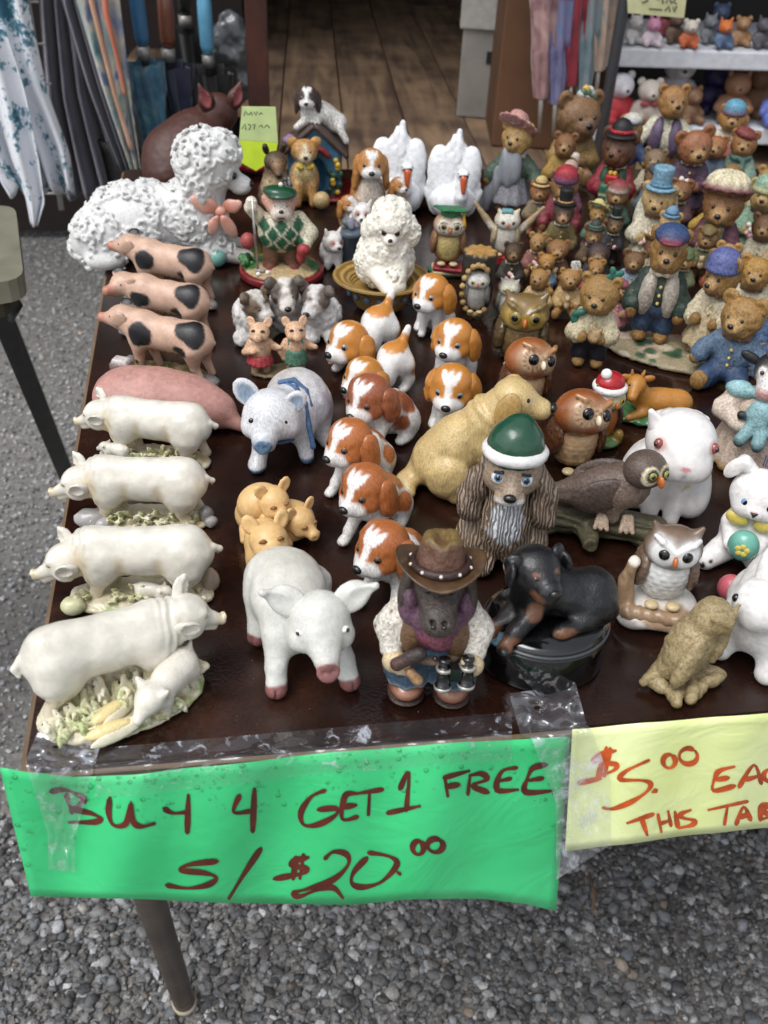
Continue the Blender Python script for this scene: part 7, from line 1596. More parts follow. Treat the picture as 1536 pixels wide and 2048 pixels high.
# ================================================================== owls, rabbits, swans, cows
def scales(amp, sc):
    """overlapping feather relief"""
    def d(P, cols):
        a = np.arctan2(P[:, 0], -P[:, 1]+1.0)*sc*1.3; z = P[:, 2]*sc
        row = np.floor(z); u = a+0.5*(row % 2); fu = u-np.floor(u)-.5; fz = z-row
        return amp*(1-fz)*np.clip(1-(fu*2)**2-.0, 0, 1)
    return d
YEL = solid('#b9a23c', .12, .6); AMB = solid('#7a6a3a', .12, .6); ORB = solid('#b8652c', .25, .4); CRM = solid('#ded5bb', .3, .2)
def owl(x, y, rot, label, body, wing, face, head, sc=1.0, hy=0, hp=0, hr=0, tufts=True, mat='porcelain', eye='black', belly=None, brow=None, beak=None, z=None, h=1.0, eyer=.42, res=56, group='owl figurines', feet=True, feather=.05, hs=1.0):
    f = Fig('owl_figurine', label, 'figurine', x, y, rot, sc, group, z)
    s = S(body, .6); s.e((0, .3, 3.0*h), (1.95, 1.85, 2.9*h)).e((0, .5, 1.3), (1.7, 1.6, 1.3)).l((0, 1.4, 1.6), (0, 2.5, .5), .9, .5)
    if belly: s.pt((0, -1.5, 2.8*h), (1.35, 1.3, 2.2*h), belly, soft=.3, n=.15)
    f.add('body', s, mat, res, scales(feather, 2.2) if feather else None, flat=0.0)
    C0 = np.array((0, -.1, 5.7*h)); M = rotm((hp, hr, hy))
    def q(a, b, c): return tuple(C0+M@np.array([a, b, c])*hs)
    rt_ = (hp, hr, hy); eyer = eyer*hs
    s = S(head, .4); s.e(tuple(C0), (2.15*hs, 1.8*hs, 1.75*hs), rot=rt_)
    if tufts:
        for sx in (-1, 1): s.l(q(sx*1.2, -.2, 1.1), q(sx*1.75, -.3, 2.0), .6, .15)
    for sx in (-1, 1):
        s.e(q(sx*.86, -1.2, .05), (1.0*hs, .45*hs, 1.05*hs), face, rot=(hp, hr, hy+sx*22), k=.2)
        if brow: s.l(q(0, -1.75, .3), q(sx*1.1, -1.5, 1.05), .16, .2, brow, k=.12).l(q(sx*1.1, -1.5, 1.05), q(sx*1.55, -1.0, 1.25), .26, .2, brow, k=.12)
        s.pt(q(sx*.84, -1.65, .05), (.98*hs, .6*hs, 1.02*hs), face, rot=(hp, hr, hy+sx*22), soft=.12)
        if hs > 1:
            for k_ in range(14): an = k_*.449; s.pt(q(sx*.84+.72*math.cos(an), -1.65, .05+.76*math.sin(an)), (.30*hs, .6, .06*hs), '#8a6040', rot=(hp, hr-math.degrees(an), hy), soft=.8)
    if brow:
        for sx in (-1, 1): s.pt(q(sx*.9, -1.6, 1.0), (1.2, .6, .25), brow, rot=(hp, hr-sx*34, hy), soft=.3)
    f.add('head', s, mat, res)
    for sx in (-1, 1):
        ev = q(sx*.84, -1.7, .12); d = tuple(M@np.array([sx*.25, -1, .1]))
        if eye == 'black': f.ball('eye', ev, (eyer, eyer*.55, eyer), BLACK, rot=(hp, hr, hy+sx*18))
        elif eye == 'sleep':
            k = S('#4a4238'); k.ln([tuple(np.array(q(-.4+sx*.82, -1.72, .15))), ] and [q(sx*.82-.4, -1.66, .15)+(.06,), q(sx*.82, -1.8, -.02)+(.07,), q(sx*.82+.4, -1.66, .15)+(.06,)]); f.add('closed_eye', k, 'plain', 12)
        else:
            e = f.ball('eye', ev, (eyer, eyer*.5, eyer), eye, rot=(hp, hr, hy+sx*18)); p = obj('pupil', sphere_mesh(BLACK), None, e); p.location = (0, -.62, 0); p.scale = (.6, .5, .6)
    f.ball('beak', q(0, -1.95, -.25), (.2, .3, .42), beak or ORB, rot=(hp-18, hr, hy))
    for sx in (-1, 1):
        w = S(wing, .3); w.e((sx*1.85, .3, 3.1*h), (.55, 1.45, 2.0*h), rot=(14, -sx*6, 0)).l((sx*1.7, 1.0, 1.9*h), (sx*1.3, 2.0, .9), .6, .3); f.add('wing', w, mat, 36, scales(feather*1.2, 2.4) if feather else None)
        if feet: k = S('#c9b58a', .1); k.e((sx*.8, -1.5, .3), (.55, .5, .28)); f.add('foot', k, mat, 16)
    return f, q
# big olive brown owl
f, q = owl(27.6, 73.6, -14, 'large olive brown ceramic owl with a heavy swooping brow', '#6d5836', '#55432a', '#a68a45', '#735c36', 1.3, hp=-6, tufts=True, mat='ceramic', eye=solid('#8a7434', .15, .5), brow='#7a6640', eyer=.55, feather=.08, h=.8)
o1, q = owl(26.2, 65.6, 0, 'rust brown owl tilting its head, in front of the olive brown owl', '#b08a62', '#5e3a24', '#c9ab8c', '#94542a', 1.02, hy=14, hp=-18, hr=14, tufts=False, mat='ceramic', belly='#c8a882', eyer=.44, feather=.09, beak=CRM, hs=1.14, h=.9, brow='#a87a52')
o2, q = owl(27.2, 55.4, 0, 'rust brown owl tilting its head, behind the green hatted spaniel', '#b08a62', '#5a3620', '#c9ab8c', '#8d4f28', 1.12, hy=14, hp=-20, hr=16, tufts=False, mat='ceramic', belly='#c8a882', eyer=.44, feather=.09, beak=CRM, hs=1.14, h=.9, brow='#a87a52')
f, q = owl(31.6, 59.4, 8, 'small brown owl wearing a red winter hat with a white bobble', '#6b5238', '#4c3a28', '#d6cda4', '#5d4632', .95, hy=6, hp=-6, tufts=True, mat='ceramic', eye=YEL, belly='#a9602f', eyer=.4)
s = S('#a81c24', .3); s.e((0, -.1, 7.6), (1.7, 1.6, 1.4)); f.add('hat', s, 'ceramic', 30)
s = S('#e6e4e0', .2); s.t((0, -.2, 7.2), 1.6, .42); f.add('hat_brim', s, 'wool', 30); f.ball('hat_bobble', (-.9, -.4, 9.0), .62, solid('#e8e6e3', .4))
s = S('#4a6b3a', .2); s.e((0, -.6, .5), (2.4, 2.2, .6)).e((1.6, -1.6, 1.2), (.6, .6, .9), '#8a6a2c').e((-1, -2, 1), (.7, .5, .5), '#3c5a30'); f.add('base', s, 'ceramic', 34, flat=0.0)
# grey brown owl on the log
f = Fig('log_owl_figurine', 'grey brown owl with cream face patches perched on a mossy log', 'figurine', 26.0, 46.0, -18, 1.02)
s = S('#55513a', .4); s.l((-5.2, .4, 1.5), (4.6, .2, 1.4), 1.5, 1.25).l((-1.4, -1.0, 1.3), (-1.0, -2.4, 1.1), .9, .8).e((-5.0, .3, .8), (1.2, 1.8, .9)).e((4.0, .2, .7), (1.4, 1.5, .8)); s.t((-1.0, -3.1, 1.2), .5, .18, rot=(80, 0, 0), k=.2)
f.add('log', s, 'resin', 70, lambda P, c: .10*np.sin(np.arctan2(P[:, 2]-1.4, P[:, 1])*9+noise(P*np.array([.5, 1, 1]), 1.0, 4)*2.5)+.05*fbm(P, 1.6, 2, 2), flat=0.0)
GB = '#66564c'
s = S(GB, .7); s.e((-.3, .2, 5.2), (2.9, 1.9, 2.1), rot=(0, -24, 0)).l((-2.2, .4, 4.6), (-5.2, .8, 3.7), 1.3, .55).e((1.4, -.1, 6.0), (1.9, 1.7, 2.0)).l((.5, -.5, 3.6), (.6, -.9, 2.9), .8, .55)
s.pt((1.4, -1.3, 4.8), (1.6, 1.0, 1.6), '#8a7768', soft=.8, n=.3)
def feath(P, c):
    u = P[:, 0]*1.9; v = P[:, 2]*2.2+.5*np.floor(u) % 1; fu = u-np.floor(u); fv = v-np.floor(v)-.5
    return .07*(1-fu)*np.clip(1-(2*fv)**2, 0, 1)
f.add('body', s, 'resin', 76, feath)
hc = np.array((2.4, -.5, 8.1)); M = rotm((-8, 8, 38))
def q(a, b, c): return tuple(hc+M@np.array([a, b, c]))
s = S('#5c4d44', .4); s.e(tuple(hc), (1.95, 1.7, 1.7), rot=(-8, 8, 38))
for sx in (-1, 1): s.e(q(sx*.78, -1.25, 0), (.85, .45, .95), rot=(-8, 8+sx*10, 38+sx*20), k=.2); s.pt(q(sx*.8, -1.6, 0), (.88, .6, .98), '#d9cfae', rot=(-8, 8+sx*12, 38+sx*20), soft=.1); s.pt(q(sx*.74, -1.7, .12), (.6, .5, .62), '#2f2a22', rot=(-8, 8, 38+sx*20), soft=.3)
f.add('head', s, 'resin', 56)
for sx in (-1, 1): e = f.ball('eye', q(sx*.76, -1.68, .12), (.36, .22, .36), solid('#8a8a3a', .12, .6), rot=(-8, 0, 38+sx*16)); p = obj('pupil', sphere_mesh(BLACK), None, e); p.location = (0, -.65, 0); p.scale = (.55, .5, .55)
f.ball('beak', q(0, -2.0, -.35), (.26, .38, .55), ORB, rot=(-20, 0, 38))
for sx in (-1, 1):
    w = S('#574840', .3); w.e((-.7, .3+sx*1.65, 5.4), (2.7, .5, 1.6), rot=(0, -22, sx*-6)).l((-2.4, .3+sx*1.4, 4.7), (-4.2, .4+sx*.9, 4.0), .8, .4); f.add('wing', w, 'resin', 50, feath)
    k = S('#a8927c', .1); kx = .8+sx*1.1
    for d in (-.4, 0, .4): k.l((kx+d*.6, -.9, 3.2), (kx+d*1.3, -1.9, 2.3), .28, .2)
    f.add('foot', k, 'resin', 22)
# white owl on a branch stump
f, q = owl(28.6, 37.4, -14, 'white owl with brown head perched on a pale branch stump', '#dcdcd8', '#6e5a4c', '#e0e0de', '#6f5947', .98, hy=-4, hp=-10, tufts=True, mat='porcelain', brow='#e2e2e0', eyer=.42, z=TZ+.0215, h=.86, feather=.09)
for o_ in list(f.o.children): pass
s = S('#d9d5cf', .4); s.e((0, .2, -1.0), (3.2, 2.8, 1.3)).e((-1.6, -1.2, -1.3), (1.6, 1.4, .8)).e((1.6, -1.0, -1.3), (1.6, 1.5, .8)); s.pt((.8, -2.2, -.6), (2.4, 1.2, .9), '#a68a70', soft=.4, n=.35)
f.add('snow_base', s, 'porcelain', 44, lambda P, c: .1*np.sin(P[:, 2]*4+P[:, 0]), flat=-2.05)
s = S('#a08468', .3); s.l((-2.4, -.9, -1.4), (-2.9, -.6, 1.6), .8, .55).l((-2.9, -.6, 1.6), (-2.7, -.7, 3.6), .5, .48).l((-2.4, -1.6, -.6), (1.8, -2.2, -.5), .65, .55); s.pt((-2.7, -.8, 4.0), .6, '#dcd3c6', soft=.3); f.add('branch', s, 'porcelain', 50, lambda P, c: .05*np.sin(P[:, 0]*7+noise(P, 1, 2)*3))
# tan plaster owl leaning right
f = Fig('plaster_owl_figurine', 'unpainted tan plaster owl leaning over leaves at the front edge', 'figurine', 27.6, 30.2, 24, 1.02, 'owl figurines')
GP_ = '#a08e68'
s = S(GP_, .5); s.e((0, .4, 4.4), (2.0, 1.8, 3.4), rot=(0, 20, 0)).e((1.3, -.1, 7.4), (1.75, 1.6, 1.5)).l((-.8, .8, 2.6), (-3.0, 1.4, .8), 1.1, .4).e((1.2, 0, 8.6), (1.0, .9, .45), rot=(0, 10, 0))
for sx in (-1, 1): s.t((1.35+sx*.75, -1.35, 7.5), .42, .13, rot=(75, 0, sx*14), k=.12).e((1.35+sx*.75, -1.45, 7.5), .2, k=.1); s.l((1.35, -1.6, 7.9), (1.35+sx*1.6, -.9, 8.6), .25, .12)
s.l((1.35, -1.55, 7.3), (1.35, -1.85, 6.8), .22, .1); s.e((-1.3, -.9, 4.2), (1.0, .7, 2.6), rot=(0, 24, 0), k=.15).e((2.1, -.8, 4.6), (.6, .7, 2.0), rot=(0, 12, 0), k=.15)
s.pt((1.3, -1.3, 7.4), (1.3, .7, .8), '#857147', soft=1.2, n=.3)
f.add('body', s, 'resin', 84, lambda P, c: .05*fbm(P, 2.2, 4, 3)+.04*np.sin(P[:, 2]*5+noise(P, 1.2, 3)*4))
s = S('#a3916b', .15)
for i, (a, b, ln) in enumerate(((.5, -1.5, 20), (1.9, -1.5, -10), (2.9, -.8, -35), (-.6, -1.6, 40), (-1.9, -1.0, 60), (1.0, .2, 0), (2.4, .6, -60), (-2.4, .6, 100))): s.e((a, b, .8+.25*(i % 2)), (1.2, .55, .7), rot=(18, 14*(i % 3-1), ln), k=.1)
s.e((.2, .2, .5), (2.6, 1.9, .6)); f.add('leaf_base', s, 'resin', 66, lambda P, c: .05*np.sin(P[:, 0]*6+P[:, 1]*5), flat=0.0)
# graduate owl on books
f, q = owl(24.0, 97.0, -10, 'owl in a green graduation cap and glasses standing on books', '#9a7a52', '#8a6446', '#ded4c2', '#9a7250', 1.02, hp=-6, tufts=False, mat='resin', belly='#cdb878', eye=AMB, eyer=.38, z=TZ+.0175, h=.88)
for i, (c_, zz_) in enumerate((('#8c2227', -.45), ('#c9b58c', -1.0), ('#2f6a4a', -1.4))): s = S(c_, .03); s.bx((.4-.2*i, -.3+.2*i, zz_-.02), (2.1, 1.7, .27), .06, rot=(0, 0, 12*i-8)); f.add('book', s, 'resin', 28)
s = S('#2f7a4e', .1); s.cy((0, 0, 6.5), 1.3, .5, .1).bx((0, 0, 7.1), (1.9, 1.8, .14), .08, rot=(-8, 6, 20)); f.add('graduation_cap', s, 'resin', 40); s = S('#c79a2c'); s.l((1.6, -.6, 7.0), (1.75, -1.1, 5.4), .16, .3); f.add('tassel', s, 'resin', 20)
for sx in (-1, 1): s = S('#3a342e'); s.t(q(sx*.82, -1.95, .12), .62, .07, rot=(85, 0, sx*14)); f.add('spectacle_rim', s, 'plain', 22)
# owl in a hollow stump
f, q = owl(25.6, 85.4, -14, 'grey white owl sitting inside a hollow brown tree stump', '#b5b1ac', '#8b8680', '#dedbd6', '#b0aba4', .72, tufts=True, mat='resin', eye=YEL, eyer=.36, z=TZ+.012)
s = S('#33302a', .4); s.cy((0, 1.8, 5.4), 2.7, 5.0, .5, r2=3.0).e((0, .4, 4.5), (2.2, 2.6, 4.0), '#26231f', sub=True, k=.3); s.pt((0, 1.8, 10.6), (3.4, 3.4, .6), '#b48a4e', soft=.3, n=.4); f.add('stump', s, 'resin', 44, lambda P, c: .14*np.sin(np.arctan2(P[:, 1]-1.8, P[:, 0])*9+noise(P, .8, 1)), flat=-1.6)
s = S('#a5854f', .15)
for j in range(14): a = -.6+j*.34; s.e((2.6*math.cos(a+math.pi/2), -1.2, 4.2+4.6*math.sin(a+math.pi/2)), (.55, .6, .55), random.Random(j).choice(['#b08f58', '#937244', '#c4a468']), k=.1)
f.add('bark_rim', s, 'resin', 44)
f, q = owl(28.8, 83.8, -16, 'small sleeping white and grey owl holding a pink flower', '#a9a59c', '#8d887d', '#e3dfc4', '#9c978e', .74, tufts=True, mat='resin', eye='sleep', belly='#d6d3cc')
for i in range(6): f.ball('petal', (.4*math.cos(i*1.05), -2.25, 2.8+.42*math.sin(i*1.05)), (.32, .16, .32), solid('#c98aa6', .4), seg=8)
# snowy owl with raised wings
f, q = owl(32.2, 97.2, -14, 'snowy owl holding up its wings above a red lantern', '#d6d0c4', '#b9a98c', '#e3e0d8', '#c9bda4', .82, hy=4, tufts=True, mat='resin', eye=AMB, eyer=.32, z=TZ+.024)
for sx in (-1, 1): s = S('#a5906e', .2); s.l((sx*1.6, .2, 3.4), (sx*3.6, .4, 5.6), .7, .55).l((sx*3.6, .4, 5.6), (sx*5.6, .5, 8.0), .55, .3); s.pt((sx*3, 0, 4.6), (1.4, 1, .6), '#d9d2c2', soft=1, n=.5); f.add('raised_wing', s, 'resin', 34, dimple(.08, 2))
s = S('#a81f22', .05); s.bx((0, -.8, -.8), (1.0, .8, .7), .08); f.add('lantern', s, 'ceramic', 24); s = S('#2e2a25'); s.e((0, .3, -1.9), (2.2, 1.8, 1.1)); f.add('base', s, 'resin', 24, flat=-2.85)
s = S('#6aa0a6', .1); s.bx((-.2, -.6, 7.35), (.9, .6, .35), .08); f.add('hat', s, 'resin', 20)
# ------------------------------------------------------------------ rabbits
WR = '#e9e6e3'
f = Fig('rabbit_figurine', 'large glossy white rabbit with pink eyes sitting upright', 'figurine', 33.6, 48.6, -22, 1.0)
s = S(WR, 1.2); s.e((0, 1.0, 3.8), (4.5, 4.0, 3.9)).e((0, -.6, 5.0), (3.5, 2.8, 3.4)).e((-2.8, -.2, 2.2), (2.0, 3.0, 2.2)).e((2.8, -.2, 2.2), (2.0, 3.0, 2.2)).l((-1.1, -2.4, 3.8), (-1.1, -3.2, .9), 1.1, .85, k=.6).l((1.1, -2.4, 3.8), (1.1, -3.2, .9), 1.1, .85, k=.6).e((0, 4.6, 1.8), 1.4)
s.pt((1.4, -3.0, 4.4), (.12, .4, .8), '#7d9a62', rot=(0, 30, 0), soft=.6); s.pt((1.9, -2.9, 5.0), (.25, .4, .3), '#d6cf7e', soft=.6); f.add('body', s, 'ceramic', 80, dimple(.03, .7), flat=0.0)
hc = np.array((.3, -1.8, 9.3)); M = rotm((2, 0, 8)); rq = 1.3
def q(a, b, c): return tuple(hc+M@np.array([a, b, c])*rq)
s = S(WR, .8); s.e(tuple(hc), (3.45, 3.75, 3.2), rot=(0, 0, 8)).e(q(0, -2.0, -.7), (2.2, 1.7, 1.8)).e(q(-1.1, -1.8, -1.1), 1.5).e(q(1.1, -1.8, -1.1), 1.5); s.e(q(0, -3.4, -1.35), (.12, .5, .55), sub=True, k=.3)
for sx in (-1, 1): s.pt(q(sx*1.9, -1.7, .7), (.75, .7, .72), '#d9b3ac', soft=.5)
s.pt(q(0, -3.3, -.35), (.5, .4, .28), '#d48f92', soft=.4); f.add('head', s, 'ceramic', 70)
for sx in (-1, 1):
    e = f.ball('eye', q(sx*2.02, -1.62, .7), (.5, .5, .56), solid('#8c4a44', .1, .7)); p = obj('pupil', sphere_mesh(solid('#3a1614', .1, .6)), None, e); p.location = (sx*.5, -.55, .1); p.scale = (.5, .5, .5)
    e = S(WR, .4); e.e(q(sx*1.2, 1.7, 1.35), (.85, 1.5, .42), rot=(-30, sx*34, 8-sx*8)).e(q(sx*1.5, 2.8, .3), (.9, 2.0, .45), rot=(-44, sx*34, 8-sx*4))
    if sx < 0: e.l(q(-2.0, .3, 1.2), q(-2.75, .1, 2.35), 1.0, .3).e(q(-2.3, -.45, 1.75), (.45, .4, .75), '#d6bdb8', rot=(-10, -28, 20), sub=True, k=.2)
    f.add('ear', e, 'ceramic', 36)
f = Fig('easter_rabbit_figurine', 'white rabbit with floppy ears, yellow bow and a teal egg', 'figurine', 37.4, 41.4, -34, 1.0)
s = S(WR, .7); s.e((0, .5, 3.4), (2.6, 2.3, 3.2)).l((-1.8, -1.0, 1.4), (-2.8, -2.6, .9), 1.3, 1.0).l((1.8, -1.0, 1.4), (2.8, -2.6, .9), 1.3, 1.0).l((-1.8, -.4, 4.6), (-1.2, -2.4, 3.4), .8, .65).l((1.8, -.4, 4.6), (1.2, -2.4, 3.4), .8, .65)
for sx in (-1, 1): s.pt((sx*2.95, -3.5, .8), (.35, .4, .35), '#141214', soft=.2); s.pt((sx*2.3, -3.3, 1.4), .2, '#141214', soft=.3)
f.add('body', s, 'bisque', 64, flat=0.0)
s = S(WR, .6); s.e((0, -.3, 8.3), (2.75, 2.3, 2.5)).e((0, -2.1, 7.5), (1.0, .8, .75)).e((-1.2, -1.5, 7.3), .9).e((1.2, -1.5, 7.3), .9); s.pt((0, -2.9, 7.75), (.3, .3, .2), '#d99a9c', soft=.4); f.add('head', s, 'bisque', 54)
for sx in (-1, 1):
    e = S(WR, .3); e.l((sx*.9, .2, 9.8), (sx*1.7, .1, 11.4), .6, .8) if sx > 0 else e.l((-.9, .2, 9.9), (-2.2, -.2, 11.2), .6, .7).e((-2.9, -.7, 10.6), (.7, .4, 1.3), rot=(0, 25, 0)); f.add('ear', e, 'bisque', 30)
    w = f.ball('eye', (sx*1.0, -2.25, 8.3), (.45, .22, .55), solid('#7fa6cc', .15, .5)); p = obj('pupil', sphere_mesh(BLACK), None, w); p.location = (sx*-.1, -.5, -.1); p.scale = (.7, .7, .75)
    for k in range(4): l = S('#16120f'); l.l((sx*(.7+.22*k), -2.2+.06*k, 9.0-.03*k), (sx*(.72+.27*k), -2.15+.08*k, 9.4-.06*k), .05, .03); f.add('eyelash', l, 'plain', 8)
s = S('#16120f'); s.ln([(-.3, -2.85, 7.75, .06), (0, -2.9, 7.6, .06), (.3, -2.85, 7.75, .06)]).l((0, -2.9, 7.6), (0, -2.85, 7.3), .05); f.add('mouth', s, 'plain', 14)
s = S('#6fb0a0', .2); s.e((0, -2.9, 4.0), (1.45, 1.2, 1.6)); eg = f.add('egg', s, 'ceramic', 34)
for i in range(5): f.ball('star_petal', (.42*math.cos(i*1.257+.3), -4.08, 4.2+.42*math.sin(i*1.257+.3)), (.3, .12, .3), solid('#d8c763', .4), seg=8, parent=None)
for sx in (-1, 1): s = S('#dcc763', .2); s.e((sx*1.3, -1.7, 6.0), (1.1, .5, .75), rot=(0, sx*-14, 0)); f.add('bow_loop', s, 'porcelain', 22)
f = Fig('crouching_rabbit_figurine', 'white rabbit crouching at the right edge behind the plaster owl', 'figurine', 35.4, 33.4, -50, 1.2)
s = S('#e4e2df', .9); s.e((.4, .6, 4.2), (3.2, 4.2, 3.6)).e((0, -2.2, 3.6), (2.6, 2.4, 2.8)).l((-1.4, -2.6, 2.2), (-1.6, -3.8, .6), 1.0, .8).l((1.6, -2.6, 2.2), (1.8, -3.8, .6), 1.0, .8).e((-2.4, 2.0, 1.8), (1.4, 2.4, 1.8)).e((2.6, 2, 1.8), (1.4, 2.4, 1.8)).e((0, -4.0, 6.0), (1.9, 2.0, 1.8)); f.add('body', s, 'bisque', 64, dimple(.04, .8), flat=0.0)
for sx in (-1, 1): e = S('#e4e2df', .3); e.e((sx*.8, -2.8, 8.0), (.6, .5, 1.6), rot=(-30, sx*10, 0)); f.add('ear', e, 'bisque', 22); f.eye((sx*1.4, -5.1, 6.4), .3, m=False)
f = Fig('painted_egg', 'small coral pink egg beside the crouching white rabbit', 'egg', 34.2, 37.6); f.ball('shell', (0, 0, 1.1), (1.0, 1.0, 1.1), solid('#c4606c', .4, .2), seg=24)
# ------------------------------------------------------------------ swans
def swan(x, y, rot, lb):
    f = Fig('swan_figurine', lb, 'figurine', x, y, rot, 1.0, 'white swans'); f.o.scale[0] *= 1.16
    s = S('#e8eaec', .8); s.e((0, 0, 2.6), (3.0, 3.6, 2.6)).e((0, -1.8, 3.0), (1.9, 1.7, 2.4)); f.add('body', s, 'bisque', 40, flat=0.0)
    for sx in (-1, 1):
        w = S('#e9ebed', .35); w.e((sx*1.5, .9, 5.6), (1.9, 1.3, 4.8), rot=(-6, sx*8, 0))
        for row in range(3):
            for i in range(7):
                t = i/6; w.e((sx*(3.1-2.7*t**1.3+row*.0-.35*row), .5-.28*row+.6*t, 3.2+7.0*t-.9*row), (.62, .42, 1.25), rot=(-8, sx*(26-34*t), 0), k=.1)
        w.l((sx*.5, 1.2, 8), (sx*.25, 1.4, 11.6), .9, .35, k=.3)
        f.add('wing', w, 'bisque', 80, lambda P, c: .03*np.sin(P[:, 2]*4+np.abs(P[:, 0])*6))
    tl_ = S('#e6e8ea', .5); tl_.e((0, 1.7, 6.2), (2.5, 1.0, 4.6)).l((0, 1.8, 8.5), (.3, 1.9, 12.2), 1.5, .35, k=.6); f.add('tail', tl_, 'bisque', 50, lambda P, c: .06*np.sin(P[:, 0]*5))
    n = S('#eceef0', .3); n.ln([(.6, -2.6, 2.6, 1.1), (.9, -3.5, 4.4, .85), (.8, -3.2, 6.0, .75), (.9, -2.9, 7.2, .78)]).e((.95, -3.3, 7.6), (.78, .95, .75)); f.add('neck', n, 'bisque', 40)
    b = S('#c65d33', .15); b.l((1.0, -4.1, 7.2), (1.05, -4.6, 5.3), .5, .26); f.add('beak', b, 'ceramic', 22); k = S('#17161a', .1); k.e((1.0, -4.0, 7.45), (.6, .4, .34)); f.add('beak_knob', k, 'ceramic', 16)
    for sx in (-1, 1): f.ball('eye', (.95+sx*.6, -3.75, 7.75), .12, BLACK)
swan(21.4, 116.2, -8, 'white swan with raised wings and orange beak behind the basset puppies'); swan(28.8, 113.6, -10, 'white swan with raised wings and orange beak, right of the other swan')
# ------------------------------------------------------------------ tan calf
f = Fig('calf_figurine', 'caramel brown calf lying on a green oval base', 'figurine', 38.0, 62.4, -10, 1.0)
s = S('#3f6a3c', .3); s.e((0, 0, .5), (4.8, 3.0, .65)); f.add('base', s, 'ceramic', 44, lambda P, c: .08*np.sin(P[:, 0]*5+P[:, 1]*3), flat=0.0)
s = S('#b37a34', .6); s.e((.8, .2, 2.2), (3.6, 1.7, 1.6)).e((3.0, .2, 2.1), (1.6, 1.6, 1.5)).l((-1.6, -.2, 2.8), (-2.6, -.6, 4.4), 1.3, 1.05).e((-2.9, -.9, 5.0), (1.05, 1.2, 1.05)).l((-3.1, -1.6, 4.7), (-3.5, -2.7, 4.1), .75, .58).l((-1.4, -1.4, 1.4), (-3.2, -2.0, .9), .6, .4).l((2.8, -1.4, 1.2), (1.2, -2.0, .9), .6, .4); f.add('body', s, 'plain', 66)
for sx in (-1, 1): e = S('#a86f2e', .2); e.e((-2.7+sx*1.3, -.5, 5.5), (.75, .3, .42), rot=(0, sx*-12, 0)).l((-2.8+sx*.6, -.5, 5.9), (-2.8+sx*.75, -.5, 6.5), .25, .12); f.add('ear', e, 'plain', 22); f.eye((-3.1+sx*.7, -1.75, 5.2), .16, m=False)
# ------------------------------------------------------------------ cow lady with a calf
f = Fig('cow_lady_figurine', 'black and white cow in a long pale dress cradling a calf dressed in blue', 'figurine', 44.6, 54.0, -34, 1.02)
s = S('#cdb8a6', .6); s.cy((0, .4, 2.6), 3.9, 2.6, .5, r2=2.6).e((0, .2, 5.8), (2.7, 2.2, 2.4)); s.pt((0, 0, .2), (6, 6, .7), '#b08f5a', soft=.8); f.add('dress', s, 'resin', 66, lambda P, c: .16*np.sin(np.arctan2(P[:, 1], P[:, 0])*11+P[:, 2]*.3)*np.clip((5-P[:, 2])/4, 0, 1), flat=0.0)
for sx in (-1, 1): s = S('#d6c5b4', .4); s.l((sx*2.2, .2, 7.2), (sx*3.2, -1.2, 5.8), 1.1, 1.1).l((sx*3.2, -1.2, 5.8), (sx*1.4, -2.8, 5.4), 1.0, .8); f.add('sleeve', s, 'resin', 34, dimple(.09, 1.4))
s = S('#18171a', .5); s.e((0, 0, 10.2), (1.7, 1.6, 1.7)).l((0, -1.0, 9.8), (0, -2.3, 9.1), 1.15, 1.0, '#d9d4d0'); s.pt((0, -1.7, 10.6), (.45, 1, 1.1), '#e2dedb', soft=.2); s.pt((0, -2.9, 9.0), (1, .7, .6), '#c99a94', soft=.5)
for sx in (-1, 1): s.pt((sx*.85, -1.35, 10.5), .48, '#e2dedb', soft=.3)
f.add('head', s, 'resin', 50)
for sx in (-1, 1): e = S('#18171a', .2); e.e((sx*2.2, .1, 10.9), (1.1, .35, .5), rot=(0, sx*-20, 0)); f.add('ear', e, 'resin', 22); f.eye((sx*.85, -1.7, 10.5), .2, m=False)
for i in range(9): rr = random.Random(i); f.ball('hat_rose', (rr.uniform(-1, 1.2), rr.uniform(-.8, .8), 11.8+rr.uniform(0, .5)), rr.uniform(.4, .6), solid(rr.choice(['#bc6a78', '#c98290', '#a8525f']), .4), seg=10)
s = S('#8fb7bb', .4); s.e((.2, -2.6, 6.6), (1.4, 1.1, 1.7)).l((-.4, -3.0, 5.6), (-.9, -3.7, 4.4), .65, .55).l((.8, -3.0, 5.6), (.7, -3.8, 4.4), .65, .55); s.e((-.95, -3.9, 4.1), .5, '#16151a').e((.7, -4.0, 4.1), .5, '#16151a').e((-1.4, -3.3, 6.6), .45, '#16151a').e((1.5, -3.4, 6.8), .45, '#16151a'); f.add('calf', s, 'resin', 44, dimple(.06, 1.6))
s = S('#93bcc0', .2); s.e((-2.3, -.9, 8.0), (1.4, .8, .8)).e((1.8, -1.2, 8.2), (1.2, .7, .7)); s.l((-2, -1, 8), (1.8, -1.3, 8.2), .5); f.add('shawl', s, 'resin', 30, dimple(.08, 1.5))
for k in range(4): box('patch_line', (.018+.0022*k, -.0338, .026), (.0006, .001, .006), solid('#5c5a78', .5), f.o)
